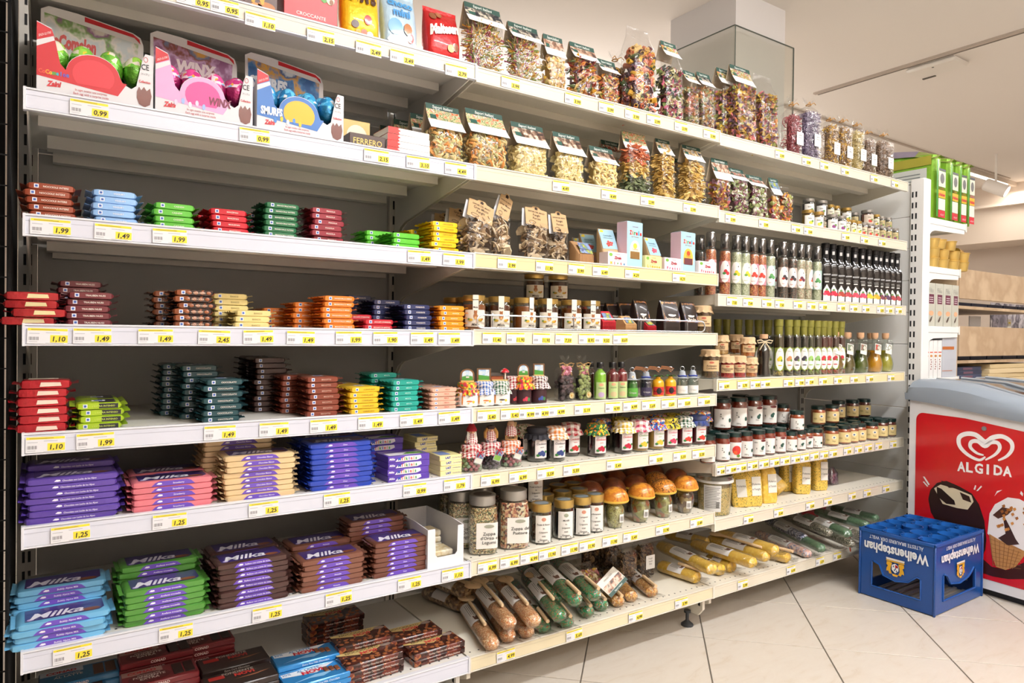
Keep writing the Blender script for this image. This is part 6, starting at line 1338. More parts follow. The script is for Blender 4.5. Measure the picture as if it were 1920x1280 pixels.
# ================================================================ bottom shelves: packs lying down
def pack_mesh(key, L, r, fillc, lab='#dedbd8', spoon=False, handle='#d8b78c', flat=.8, tail=.03):
    """sausage-shaped clear pack lying along +x from 0 to L"""
    def mk():
        m = M(); rings = []
        for t, k in ((0, .25), (.02, .85), (.10, 1), (.3, .96), (.5, 1.03), (.7, .95), (.88, 1), (.96, .92), (.985, .6), (1, .3)):
            rings.append([(L * t, r * k * (1 + .05 * math.sin(j * 1.9 + t * 23)) * math.cos(a), r * flat + r * k * flat * (1 + .05 * math.cos(j * 2.3 + t * 17)) * math.sin(a)) for j, a in enumerate([2 * PI * j / 14 for j in range(14)])])
        m.loft(rings, fillc, True, True); f = M(); rings = []
        for t, k in ((-tail / L, 1.25), (0, .62), (.04, 1.0), (.12, 1.06), (.5, 1.07), (.9, 1.06), (.97, .9), (1, .62), (1 + tail * .5 / L, 1.0), (1 + tail / L, 1.3)):
            kk = flat if 0 < t < 1 else .12
            rings.append([(L * t + .003 * math.sin(j * 2), r * k * math.cos(a), r * flat + r * k * kk * math.sin(a)) for j, a in enumerate([2 * PI * j / 14 for j in range(14)])])
        f.loft(rings, CLEAR('#fbfbfb', .10, .5, .15, 1.0)); l = M(); R0 = r * 1.09
        v = []; n = 9
        for x in (L * .30, L * .66):
            for j in range(n): a = math.radians(10 + 160 * j / (n - 1)); v.append((x, R0 * math.cos(a), r * flat + R0 * flat * math.sin(a)))
        l.add(v, [(j, j + 1, n + j + 1, n + j) for j in range(n - 1)], P(lab, .5))
        ik = P('#5f5a58', .6); fn = lambda x, vv: (L * .48 + x, -(R0 + .0008) * math.sin(vv / R0) * 1.0, r * flat + (R0 + .0010) * flat * math.cos(vv / R0))
        G_ = lambda x, vv: (L * .48 + x, (R0 + .001) * math.sin(vv / R0), r * flat + (R0 + .001) * flat * math.cos(vv / R0))
        for q in range(4): l.quad(G_, -L * .14, L * (.05 + .02 * (q % 2)), -.004 - q * .005, -.0055 - q * .005, ik, 1)
        l.add([G_(x, y) for x, y in ((L * .08, -.016), (L * .15, -.014), (L * .16, -.002), (L * .09, .002))], [(0, 1, 2, 3)], P('#6a4a3c', .5))
        return m.mesh('filling'), f.mesh('clear_film'), l.mesh('paper_label')
    return cached(('pk', key), mk)
def spoon_mesh(L=.25, bowl=True):
    def mk():
        m = M(); wd = P('#d9bb92', .6, 0, 0, .1, 60)
        if bowl:
            rings = []
            for x, w_, t_ in ((0, .003, .003), (.006, .017, .004), (.022, .028, .007), (.042, .025, .007), (.055, .010, .006), (.066, .0055, .0055), (.16, .0052, .0052), (L - .004, .0058, .0058), (L, .004, .004)):
                rings.append([(x, w_ * math.cos(a), t_ * math.sin(a)) for a in [2 * PI * j / 10 for j in range(10)]])
            m.loft(rings, wd, True, True); m.quad(lambda x, v: (.03 + x, v, .0068), -.008, .010, -.0008, .0008, P('#6a4a2c', .7)); m.quad(lambda x, v: (.03 + x, v, .0069), -.004, .006, .005, .006, P('#6a4a2c', .7))
        else: m.tube([(0, 0, 0), (L * .5, 0, 0), (L, 0, 0)], .0058, wd, 10)
        return m.mesh('wooden_spoon')
    return cached(('sp', L, bowl), mk)
def lie(name, label, cat, grp, A, B, z, dz, key, fillc, r, spoon=None, flat=.8, dzB=None, part='filling', stuff=True, bow_=None, lab='#dedbd8'):
    """pack from pixel A (far end) to pixel B (near end), lying dz above the shelf surface z"""
    a, b = onz(*A, z + dz + r * flat), onz(*B, z + (dzB if dzB is not None else dz) + r * flat); d = b - a; L = max(.06, Vector((d.x, d.y, 0)).length)
    Lq = round(L, 2); f, fi, l = pack_mesh((key, Lq, r, flat, lab), Lq, r, fillc, flat=flat, lab=lab)
    rz = math.atan2(d.y, d.x); t = thing(name, label, cat, (a.x, a.y, a.z - r * flat), 0, grp, (0, -math.atan2(d.z, L), rz))
    o = obj(part, f, t); o = obj('clear_film', fi, t); obj('paper_label', l, t)
    if spoon == 2:
        s_ = obj('wooden_spoon', spoon_mesh(.245, True), t, (Lq * .5 - .135, 0, r * flat * 2 + .0075))
    elif spoon == 1:
        s_ = obj('wooden_handle', spoon_mesh(.10, False), t, (Lq - .09, .004, r * flat * 2 + .0065))
    if bow_: obj('ribbon_bow', bow(bow_, P(bow_, .5), 1.3, .003), t, (Lq * .9, 0, r * 2 * flat))
    return t
RICE = SPOTS('rice_mix', ['#e0b888', '#c97a44', '#e9d2ac', '#b56a3a', '#d9a878', '#c9945c'], 380, .4, 'voronoi', .5); GREENP = SPOTS('green_pack', ['#1f7a4a', '#2a8a54', '#1a6a40', '#3a9a60', '#c9543c', '#237c4c', '#1f7246'], 420, .25, 'voronoi', .6)
YEL = SPOTS('polenta_yellow', ['#e6bf4a', '#dfb23c', '#ecca62'], 60, .45, 'noise', .3); YELS = SPOTS('polenta_speck', ['#e2bd52', '#dcb446', '#e8c765', '#dcb446', '#5f6a3c', '#e2bd52', '#e6c25c'], 420, .5); GRS = SPOTS('green_dull', ['#4c7252', '#5a8060', '#436648'], 60, .35, 'noise', .4); SPK = SPOTS('dark_speck', ['#4a4438', '#8a8470', '#d9d2c0', '#5f6a4a', '#33302a'], 420, .4, 'voronoi', .4)
zb = LV[2][7] - .0025; RG = 'rice packs with wooden spoons'; GG = 'green packs with wooden spoons'
lie('rice_pack', 'rice pack with round wooden spoon, nearest the left bay', 'rice pack', RG, (862, 1118), (925, 1212), zb, 0, 'rice', RICE, .026, 2)
lie('rice_pack', 'rice pack with wooden spoon, second from the left, in front', 'rice pack', RG, (905, 1110), (955, 1196), zb, 0, 'rice', RICE, .026, 2)
lie('rice_pack', 'rice pack with long spoon lying on top of two others', 'rice pack', RG, (888, 1090), (958, 1172), zb, .048, 'rice', RICE, .026, 2)
lie('rice_pack', 'rice pack with bare wooden handle, third from left in front', 'rice pack', RG, (945, 1112), (990, 1188), zb, 0, 'rice', RICE, .025, 1)
lie('rice_pack', 'orange speckled rice pack on top beside the green packs', 'rice pack', RG, (936, 1088), (1004, 1168), zb, .05, 'rice', RICE, .026, 2)
lie('green_pack', 'green pack with spoon, frontmost, beside the rice packs', 'green pack', GG, (960, 1092), (1022, 1178), zb, 0, 'green', GREENP, .025, 1)
lie('green_pack', 'green pack with round wooden spoon on top of the heap', 'green pack', GG, (988, 1080), (1052, 1158), zb, .046, 'green', GREENP, .026, 2)
lie('green_pack', 'green pack lying low under the round spoon', 'green pack', GG, (1010, 1098), (1066, 1170), zb, 0, 'green', GREENP, .025, 1)
lie('green_pack', 'green pack rising left of the heap at the back', 'green pack', GG, (978, 1058), (1046, 1122), zb, .062, 'green', GREENP, .026, 1)
lie('green_pack', 'green pack in the middle at the top of the heap', 'green pack', GG, (1004, 1050), (1082, 1128), zb, .09, 'green', GREENP, .026, 1)
lie('green_pack', 'green pack with bare handle, uppermost right', 'green pack', GG, (1040, 1048), (1118, 1118), zb, .07, 'green', GREENP, .026, 1)
lie('green_pack', 'green pack lying low at the right of the heap', 'green pack', GG, (1056, 1086), (1104, 1150), zb, 0, 'green', GREENP, .025, 1)
lie('green_pack', 'short green pack nearest the multicoloured grain packs', 'green pack', GG, (1082, 1082), (1130, 1136), zb, 0, 'green', GREENP, .025, 1)
CG = 'grain packs right of the green heap'
lie('grain_pack', 'yellow speckled grain pack, left of three', 'grain pack', CG, (1112, 1082), (1162, 1130), zb, 0, 'cg', SPOTS('corn_mix', ['#d9a84a', '#b86a3a', '#e3c88a', '#8d5a34', '#c98f44'], 380, .4, 'voronoi', .5), .024, 1)
lie('grain_pack', 'yellow speckled grain pack, middle of three', 'grain pack', CG, (1140, 1072), (1186, 1120), zb, 0, 'cg', MATS[('S', 'corn_mix')], .024, 0)
lie('grain_pack', 'yellow speckled grain pack with handle, right of three', 'grain pack', CG, (1166, 1062), (1226, 1112), zb, 0, 'cg', MATS[('S', 'corn_mix')], .024, 1)
for k, (A_, B_, lb) in enumerate((((800, 1108), (868, 1135), 'spoon pack lying crosswise in the shaded left corner, front'), ((812, 1085), (880, 1112), 'spoon pack lying crosswise in the shaded left corner, upper'), ((830, 1096), (905, 1100), 'spoon pack lying crosswise behind the rice packs'))):
    lie('pasta_pack', lb, 'pasta pack', 'spoon packs in the shaded corner', B_, A_, zb, (.0, .045, .02)[k], 'pp', SPOTS('pasta_pack_mix', ['#8a6a4a', '#b08a58', '#6a4a34', '#c9a878'], 120, .5, 'voronoi', .3), .028, 2)
t = pasta_bag(1128, 1098, zb, .115, .06, .085, .12, 'cmix', 'clear bag of mixed shell pasta under a tilted recipe card', grp=None, lean=-38, yb=.11)
cm_ = M(); cm_.box(-.045, .045, 0, .0015, 0, .062, P('#e6e2d8', .6)); cm_.quad(front(-.0008), -.045, .045, 0, .012, P(GRN, .5)); cm_.quad(front(-.0006), -.043, .043, .013, .038, PIC['choc']()); cm_.text('Sapori Italiani', .005, lambda a, v: (a, -.0012, .003 + v), P('#dfe6df', .5), bold=.01, shear=.2); cm_.text('MINESTRA', .006, lambda a, v: (a, -.0012, .047 + v), P('#7a756c', .5))
q = onz(1162, 1098, zb + .07); tagp(obj('recipe_card', cm_, None, (q.x, q.y, zb + .062), 0, (math.radians(-52), math.radians(-28), .1)), 'tilted white recipe card with green edge lying on the bags', 'card')
for u, yy, lb, hh in ((1190, .14, 'clear bag of dark dried mushrooms with raffia, in front', .13), (1222, .17, 'clear bag of dark dried mushrooms with white label, right', .13), (1160, .24, 'clear bag of dark dried mushrooms, rear middle', .12), (1118, .28, 'clear bag of dark dried mushrooms, rear left', .12), (1140, .33, 'clear bag of dark dried mushrooms, hindmost', .12)):
    pasta_bag(u, 0, zb, .076, .055, hh - .02, .2, 'mushd', lb, name='mushroom_bag', cat='mushroom bag', grp='bags of dark dried mushrooms on the bottom shelf', yb=yy, tiex=True, tag_=('Funghi', 'Secchi', 'Misti') if u == 1222 else None)
# yellow packs, bottom shelf of the right bay
zr = LV[3][6] - .0025; YG = 'yellow polenta packs lying on the bottom shelf'
for A_, B_, dz, sp_, lb in (((1238, 1060), (1312, 1084), 0, 1, 'yellow polenta pack with wooden handle, lowest at the left'), ((1238, 1022), (1338, 1068), .045, 0, 'yellow polenta pack, longest, lying across the left one'), ((1296, 1046), (1356, 1070), 0, 0, 'yellow polenta pack beneath the long one'), ((1330, 1046), (1376, 1064), 0, 0, 'short yellow polenta pack at the front edge'), ((1300, 1018), (1416, 1056), .04, 0, 'yellow polenta pack in the middle'), ((1330, 1010), (1440, 1044), .03, 2, 'yellow polenta pack with round wooden spoon'), ((1350, 1000), (1456, 1032), .055, 0, 'yellow polenta pack on top at the back'), ((1384, 1022), (1480, 1046), 0, 1, 'yellow polenta pack with handle, rightmost'), ((1250, 1000), (1330, 1018), .03, 0, 'yellow polenta pack in the rear left corner')):
    lie('polenta_pack', lb, 'polenta pack', YG, A_, B_, zr, dz, 'yel', YEL, .027, sp_)
SGp = 'long packs lying at the right end of the bottom shelf'
for A_, B_, dz, fc, lb, bw in (((1452, 985), (1545, 1030), .02, GRS, 'dull green long pack, leftmost of the green ones', None), ((1488, 975), (1600, 1020), .02, SPK, 'dark speckled long pack with dangling red ribbon', None), ((1530, 958), (1628, 985), .06, GRS, 'dull green long pack, uppermost', None), ((1560, 952), (1645, 972), .04, GRS, 'dull green long pack, hindmost by the wall', None), ((1470, 965), (1560, 1000), .06, SPK, 'speckled long pack lying on top, left', None), ((1510, 968), (1595, 1002), .075, GRS, 'dull green long pack lying on top, middle', None), ((1420, 1000), (1520, 1040), .0, SPOTS('pink_pack', ['#d9b0a0', '#e6cfc0', '#8a8fa8', '#d0a294'], 150, .4, 'voronoi', .4), 'pale pink and blue speckled long pack', None), ((1555, 985), (1622, 1008), .02, SPK, 'dark speckled long pack touching the crate side', None), ((1440, 975), (1510, 1010), .03, SPOTS('navy_pack', ['#3f4660', '#8a90a8', '#c9c9d0', '#2f3550'], 150, .4, 'voronoi', .4), 'dark blue speckled long pack', None)):
    lie('sausage_pack', lb, 'long pack', SGp, A_, B_, zr, dz, 'sp' + lb, fc, .022, 0, flat=.85, lab='#d5d4d0')
rb = M(); rc = P('#e4572c', .45)
def band3(m, pts, w_): 
    pts = [Vector(p) for p in pts]; v = []
    for p in pts: v += [(p.x, p.y, p.z - w_ / 2), (p.x, p.y, p.z + w_ / 2)]
    m.add(v, [(2 * i, 2 * i + 2, 2 * i + 3, 2 * i + 1) for i in range(len(pts) - 1)], rc); m.add([(x, y + .001, z) for x, y, z in v], [(2 * i, 2 * i + 1, 2 * i + 3, 2 * i + 2) for i in range(len(pts) - 1)], rc)
rb.tube([(-.03, 0, .012), (-.012, -.004, .016), (0, -.004, .004), (.014, -.006, -.004), (.022, -.004, -.012)], .0035, rc, 6).tube([(-.028, 0, -.002), (0, -.005, .003), (.004, -.008, -.03), (.014, -.01, -.062)], .003, rc, 6).tube([(0, -.004, .004), (-.008, -.006, .018), (-.02, -.002, .02)], .003, rc, 6)
q = ony(1588, -.02, 1006); tagp(obj('red_ribbon', rb, None, (q.x, -.022, q.z), .3), 'bright orange red ribbon hanging over the price rail beside the crate', 'ribbon')
q = ony(1580, .42, 930); tagp(obj('red_dish', M().lathe([(0, 0), (.075, .004), (.092, .012), (.094, .016), (.085, .012), (0, .006)], P('#a8202a', .35, 0, .3), 30, cap0=False, cap1=False).tube([(.104 * math.cos(a), .104 * math.sin(a), .01) for a in [2 * PI * k / 30 for k in range(30)]], .004, P('#d9d5d0', .4), 6, closed=True), None, (3.12, .34, zr + .108), 0, (math.radians(80), 0, -.35)), 'round red tray with white rim leaning at the back of the bottom shelf', 'tray')

# ================================================================ RIGHT BAY
G4 = "pasta bags on the right bay's top shelf"
pbag(1362, 3, 0, .075, .07, .20, .29, 'bowm', 'tall clear bag of coloured bow pasta, first right of the joint', header='flow', grp=G4, drop=.065, y=.06)
pbag(1400, 3, 0, .115, .08, .215, .30, 'bowm', 'tall wide clear bag of coloured bow pasta, in front', header='flow', grp=G4, drop=.075, lean=-2)
pbag(1443, 3, 0, .11, .08, .22, .31, 'bowm', 'tall clear bag of coloured bow pasta with brown card, right one', grp=G4, lean=-2, y=.03)
for k, (u, yy, w_, hf, ht, fl_, lb, tg) in enumerate(((1492, .02, .07, .135, .225, 'curlr', 'tied clear bag of red curly pasta with white label', ('Tagliolini', 'Barolo')), (1524, .015, .10, .16, .235, 'curlp', 'tied clear bag of violet curly pasta with white label', ('Tagliolini', 'al Mirtillo')), (1562, .02, .065, .14, .20, 'curly', 'tied clear bag of brown and yellow curly pasta, left one', ('Pasta', 'mista')), (1586, .03, .075, .15, .22, 'curly', 'tied clear bag of brown and yellow curly pasta, right one', ('Pasta', 'trafilata')), (1612, .02, .055, .15, .215, 'curlw', 'tied clear bag of pale cream curly pasta', ('Pasta', 'uovo')), (1632, .02, .065, .13, .20, 'curlb', 'tied clear bag of brown curly pasta, left of the last one', ('Pasta', 'castagne')), (1662, .012, .105, .135, .21, 'curlb', 'tied clear bag of brown curly pasta, rightmost on the shelf', ('Pasta', 'funghi')))):
    pbag(u, 3, 0, w_ * 1.1, .068, hf * 1.22, ht * 1.1, fl_, lb, grp=G4, tiex=True, y=yy, tag_=tg)
G5 = "bags on the right bay's second shelf"
pbag(1356, 3, 1, .082, .06, .115, .20, 'bowm', 'clear bag of orange bow pasta under a black card', header='choc', grp=G5, drop=.08, cardw=1.1)
pbag(1392, 3, 1, .09, .065, .135, .185, 'rond', 'clear bag of purple and green wheel pasta, left one', header='tri', grp=G5, drop=.05, lean=-4)
pbag(1428, 3, 1, .095, .065, .125, .175, 'rond', 'clear bag of purple and green wheel pasta, right one', header='tri', grp=G5, drop=.05, lean=-5)
pbag(1456, 3, 1, .06, .055, .10, .18, 'gem', 'clear bag of orange shell pasta under an alpine card', header='alp', grp=G5, drop=.07, y=.03)
pbag(1478, 3, 1, .062, .055, .115, .15, 'gem', 'clear bag of pink and cream shell pasta, rightmost', grp=G5, y=.012)
def lab_s(f, bgc='#ece9e2'): return wrap_label(.10, .80, -50, 42, bgc, [('Salsa', .005, .66, '#5a5a4a')], [(.1, .32, .2, .16, f), (.25, .45, .12, .10, '#5f8a3c')])
SJ = "small jars on the right bay's second shelf"
sjk = {}
for key, c, lidc, f, r_, h_, bgc in (('a', '#8a6a2c', GOLD, '#d9c83a', .0255, .072, '#ece9e2'), ('b', '#2a1420', SILV, '#8a3a7c', .0255, .072, '#ece9e2'), ('c', '#8a7434', GOLD, '#e0c23a', .019, .064, '#e4dcc4'), ('d', '#8a3a1c', SILV, '#d8402c', .020, .062, '#cfc0a4'), ('e', '#7a6a3c', SILV, '#7a3a5c', .021, .062, '#b9a878'), ('f', '#6a2a1c', SILV, '#c9402c', .028, .072, '#d9c8b4')):
    sjk[key] = jar_parts('sj' + key, r_, h_, P(c, .12, 0, .8), .011, lidc, lab_s(f, bgc), seg=16)
n_ = {}
for u, yy, key, dz, lb in ((1511, .03, 'a', 0, 'gold lidded honey coloured jar with white label, leftmost in front'), (1530, .03, 'a', 0, 'gold lidded honey coloured jar with white label, second in front'), (1542, .055, 'd', 0, 'small red jar squeezed behind the second honey coloured one'), (1556, .028, 'b', 0, 'dark jar with silver lid and white grape label, in front'), (1572, .03, 'b', 0, 'smaller looking dark jar with silver lid, beside the dark grape one'),
        (1583, .028, 'c', 0, 'slim olive jar with gold lid, first of three'), (1594, .028, 'c', 0, 'slim olive jar with gold lid, second of three'), (1604, .028, 'c', 0, 'slim olive jar with gold lid, third of three'), (1615, .028, 'd', 0, 'slim red pepper jar, left of a pair'), (1626, .028, 'd', 0, 'slim red pepper jar, right of a pair'), (1637, .03, 'd', 0, 'reddish jar with pale label right of the pepper pair'), (1649, .028, 'e', 0, 'slim green brown jar, first of the last three'), (1661, .028, 'e', 0, 'slim green brown jar with onions, second of last three'), (1673, .028, 'e', 0, 'slim green brown jar with onions, rightmost'),
        (1518, .11, 'b', .0, 'dark jar in the rear row under the stacked ones'), (1530, .10, 'b', .0, 'dark jar behind, second in the rear row'), (1512, .11, 'b', .0725, 'dark jar stacked on the rear row, left'), (1536, .10, 'b', .0725, 'dark jar with white grape label stacked in the rear, middle'), (1552, .105, 'c', .0725, 'slim olive jar stacked in the rear'), (1563, .105, 'c', .0725, 'slim olive gold jar stacked in the rear, right'), (1552, .11, 'c', 0, 'slim olive jar beneath the rear stack, left'), (1566, .11, 'c', 0, 'slim olive jar beneath the rear stack, right'),
        (1625, .10, 'f', .0, 'wide red jar under the topmost wide one'), (1622, .10, 'f', .0725, 'wide red jar with pale label, topmost on the rear row'), (1585, .13, 'a', .0, 'gold lidded jar in the rear row, left'), (1600, .13, 'a', .0, 'gold lidded jar in the rear row, right'), (1582, .13, 'a', .0725, 'gold lidded jar stacked on the rear row, left'), (1598, .14, 'e', .0725, 'green brown jar stacked behind the wide red jar'), (1638, .09, 'c', .065, 'slim gold lidded jar stacked right of the wide red one'), (1648, .09, 'e', .063, 'slim jar stacked in the rear, second from right'), (1660, .09, 'e', .063, 'slim jar stacked in the rear, rightmost'), (1640, .095, 'c', 0, 'slim jar beneath the gold lidded stacked one'), (1651, .095, 'e', 0, 'slim jar beneath the rear stack, second from right'), (1663, .095, 'e', 0, 'slim jar beneath the rear stack, rightmost')):
    jar_at(sjk[key], 'small_jar', u, 0, 3, 1, .024, lb, 'jar', SJ, dz=dz, y=yy, turn=R.uniform(-.2, .2))
# ---- spice grinders and black bottles, third shelf
SPP = [(0, 0), (.0195, 0), (.021, .002), (.021, .155), (.019, .163), (.0135, .170), (.013, .176)]
def grinder(key, c1, lb_c, f1, f2, txt):
    L2 = wrap_label(.28, .72, -70, 58, lb_c, [(txt, .0035, .14, '#c24a4a' if f1 != '#e0c22c' else '#7a9a3a')], [(.05, .5, .38, .52, '#efece6'), (.1, .5, .14, .11, f1), (.26, .42, .13, .09, f1), (.0, .42, .12, .06, f2), (.22, .78, .03, .04, '#3a3a3a')])(.021, .176)
    p_ = list(bottle_parts('g' + key, SPP, c1, None, None, L2, fill=.93))
    def cp(): return M().lathe([(.0125, .172), (.0165, .174), (.0165, .222), (.0150, .226), (0, .226)], CLEAR('#b9bcc0', .2, .8, .05), 16, cap0=False, cap1=False).lathe([(.0, .176), (.010, .176), (.0125, .190), (.008, .196), (.0, .197)], P('#3c3d40', .4), 14, cap0=False, cap1=False).mesh('grinder_cap')
    return p_ + [('grinder_cap', cached('gcap', cp), None)]
SPI = {'red': SPOTS('sp_red', ['#a8402c', '#c96a3a', '#7a2c20', '#d99a5a'], 420, .35, 'voronoi', .6), 'lem': SPOTS('sp_lem', ['#a8a888', '#c4c2a4', '#8a8f6c', '#d2d0b8'], 420, .35, 'voronoi', .6), 'blk': SPOTS('sp_blk', ['#2c2824', '#5a4a3c', '#3a2c28', '#8a5a48', '#1c1a18'], 380, .35, 'voronoi', .6), 'mix': SPOTS('sp_mix', ['#c9b8a0', '#8a9470', '#d9c8b0', '#a87c6a'], 380, .35, 'voronoi', .6)}
GK = {'r': grinder('r', SPI['red'], '#c98a88', '#b8202c', '#3a7a3c', 'Peperoncino'), 'l': grinder('l', SPI['lem'], '#c9cdb0', '#e0c22c', '#6a9a3c', 'Limone'), 'p': grinder('p', SPI['red'], '#d98a98', '#d83a2c', '#c94a3c', 'Paprika'), 'h': grinder('h', SPI['lem'], '#a8c4bc', '#5a9a5c', '#4a8a4c', 'Erbe'), 'b': grinder('b', SPI['blk'], '#b8a49a', '#3a3034', '#a83a2c', 'Pepe'), 'm': grinder('m', SPI['mix'], '#b8b09a', '#6a2c44', '#c95a3c', 'Aglio')}
for k, (u, key, lb) in enumerate(((1330, 'r', 'red chilli grinder, half hidden by the pale sweet box'), (1357, 'r', 'red chilli grinder with cranberries on its label'), (1378, 'l', 'pale lemon herb grinder, left of two'), (1394, 'l', 'pale lemon herb grinder, right of two'), (1410, 'p', 'red pepper grinder with pink label, left one'), (1425, 'p', 'red pepper grinder with pink label, right one'), (1441, 'h', 'pale herb grinder right of the pink labelled ones'), (1465, 'b', 'dark peppercorn grinder, left of two'), (1483, 'b', 'dark peppercorn grinder, right of two'), (1498, 'm', 'speckled garlic grinder between dark and green ones'), (1511, 'm', 'green speckled grinder turned to its side label'), (1529, 'h', 'pale herb grinder beside the black bottles'))):
    jar_at(GK[key], 'spice_grinder', u, 0, 3, 2, .021, lb, 'spice grinder', "spice grinders on the right bay's third shelf", y=.035, turn=(.9 if k == 10 else R.uniform(-.25, .15)))
for k, u in enumerate((1310, 1332, 1452, 1470, 1500, 1525)):
    jar_at(GK['b'], 'spice_grinder', u, 0, 3, 2, .021, 'dark spice grinder in the shaded back row, %s' % nthl(k, 6), 'spice grinder', "spice grinders on the right bay's third shelf", y=.11)
BKP = [(0, 0), (.020, 0), (.0215, .002), (.0215, .150), (.019, .162), (.012, .172), (.0115, .200)]
def blackb(f, f2, line):
    def mk():
        l = M(); kq = lambda a: (abs(math.cos(a)) ** 5 + abs(math.sin(a)) ** 5) ** -.2; g = lambda x, v: (.0219 * kq(x / .0219) * math.sin(x / .0219), -.0219 * kq(x / .0219) * math.cos(x / .0219), v); wh = P('#e8e6e2', .5)
        a = .0128
        l.quad(g, -a, a, .112, .118, P('#9a9a9a', .5), 6).quad(g, -a * .8, a * .6, .098, .100, P('#a8a8a4', .5), 4).quad(g, -a * .7, a * .7, .092, .0935, P('#a8a8a4', .5), 4).quad(g, -a * .6, a * .6, .082, .087, P('#c9c9c4', .5), 4)
        l.quad(g, -a, a, .006, .048, wh, 8); [l.quad(g, -a * (1 - q / 5), a * (1 - q / 5), .048 + q * .005, .053 + q * .005, wh, 6) for q in range(5)]; l.quad(g, -a, a, .006, .0085, P(line, .5), 6)
        for x, v, r_, c in ((0, .040, .0105, f), (.008, .034, .008, f), (-.007, .034, .006, f2), (0, .052, .005, '#5a8a4a')): l.add([(lambda p: (p[0] * 1.02, p[1] * 1.02, p[2]))(g(x + r_ * math.cos(q), v + r_ * math.sin(q))) for q in [2 * PI * j / 10 for j in range(10)]], [tuple(range(10))], P(c, .5))
        b = M().lathe(BKP, P('#0d0c0e', .1, 0, .6), 18, sq=5, cap0=False, cap1=False); c = M().lathe([(.0125, .182), (.0138, .184), (.0138, .226), (.0158, .2275), (.0158, .246), (0, .247)], P('#151416', .5), 18, cap0=False, cap1=False); c.quad(lambda x, v: (.0142 * math.sin(x / .0142), -.0142 * math.cos(x / .0142), v), -.005, .005, .200, .214, P('#c9c7c4', .5), 3)
        return [('glass_bottle', b.mesh('b'), None), ('paper_label', l.mesh('l'), None), ('cap', c.mesh('c'), None)]
    return cached(('bb_', f, line), mk)
fr_ = [('#c9203c', '#d8486a', '#d83a8c', 'raspberry'), ('#c9203c', '#d8486a', '#d83a8c', 'raspberry'), ('#a83a2c', '#c9604a', '#c9202c', 'pomegranate seed'), ('#b83a44', '#c9505c', '#c9204c', 'red fruit'), ('#d8485c', '#c93a4c', '#c9204c', 'pomegranate'), ('#d8486a', '#c93a5c', '#c9204c', 'pomegranate'), ('#e0c02c', '#e9d04a', '#e0c02c', 'citrus'), ('#e3a82c', '#e9c84a', '#e0c02c', 'orange'), ('#7a3a4c', '#e0b04a', '#7a3a7c', 'passion fruit'), ('#5a3a5c', '#c98a4c', '#6a3a7c', 'passion fruit'), ('#a83a44', '#5a2c4c', '#6a3a7c', 'fig'), ('#a83a44', '#5a2c4c', '#6a3a7c', 'fig')]
for k, u in enumerate((1545, 1558, 1572, 1585, 1599, 1613, 1625, 1638, 1647, 1658, 1668, 1678)):
    f = fr_[k]; jar_at(blackb(f[0], f[1], f[2]), 'black_bottle', u, 0, 3, 2, .021, 'black bottle with %s label, %s of the black row' % (f[3], nthl(k, 12)), 'bottle', "black bottles on the right bay's third shelf", y=.035, turn=.1)
# ---- fourth shelf: antipasti jars, oils
kl = lambda c: P(c, .8); pap = '#d0b084'
def anti(key, r, h, c, words):
    def mk():
        pr = jar_parts('an' + key, r, h, c, .012, kl(pap), wrap_label(.30, .72, -55, 50, pap, [(words[0], .0065, .42, '#4a3426'), (words[1], .006, .2, '#4a3426')], [(0, .8, .14, .10, '#b8604a')]), seg=18, fill_top=.92)
        m = M().lathe([(0, h + .001), (r * .86, h + .001), (r * .99, h - .003), (r * .96, h - .015), (r * 1.12, h - .024)], kl('#d3b48c'), 36, cap0=False, cap1=False, ruffle={3: .03, 4: .09})
        return pr + [('paper_cover', m.mesh('paper_cover'), None)]
    return cached(('anti', key), mk)
A1 = {'o': anti('o', .030, .085, SPOTS('anti_o', ['#6a3c28', '#54301f', '#7a5a34', '#8a6a3c'], 90, .15, 'noise', .8), ('Carciofini', '')), 'r': anti('r', .027, .082, SPOTS('anti_r', ['#a81c20', '#8a1a1c', '#c9302c', '#7a1418'], 90, .15, 'noise', .8), ('Peperoncini', 'ripieni')), 'p': anti('p', .034, .105, SPOTS('anti_p', ['#5a3a24', '#6a4a2c', '#3a2a1c', '#7a5c34'], 70, .15, 'noise', .8), ('Antipasto', 'Contadino')), 'n': anti('n', .028, .075, SPOTS('anti_n', ['#b8662c', '#a0501f', '#c97c3a'], 90, .15, 'noise', .8), ('Pomodori', 'secchi')), 'w': anti('w', .029, .075, SPOTS('anti_w', ['#c99a5c', '#b8864a', '#d9b078'], 90, .15, 'noise', .8), ('Aglio', 'rosso'))}
AG = "paper capped jars on the right bay's fourth shelf"
for key, u, yy, dz, lb in (('p', 1332, .055, 0, 'large dark antipasti jar with kraft paper cap, leftmost'), ('r', 1364, .035, 0, 'red pepper jar with paper cap, left of two'), ('r', 1386, .035, 0, 'red pepper jar with paper cap, right of two'), ('n', 1407, .04, 0, 'small orange jar with paper cap beneath a stacked one'), ('n', 1402, .045, .0765, 'orange jar with dark label stacked on the small one'), ('w', 1352, .11, .083, 'pale garlic jar with paper cap stacked behind, topmost'), ('o', 1354, .11, 0, 'brown jar beneath the pale garlic jar'), ('o', 1378, .13, 0, 'brown jar in the rear row, middle'), ('n', 1380, .13, .0865, 'orange jar stacked in the rear row, middle')):
    jar_at(A1[key], 'antipasti_jar', u, 0, 3, 3, .03, lb, 'jar', AG, dz=dz, y=yy, turn=R.uniform(-.1, .1))
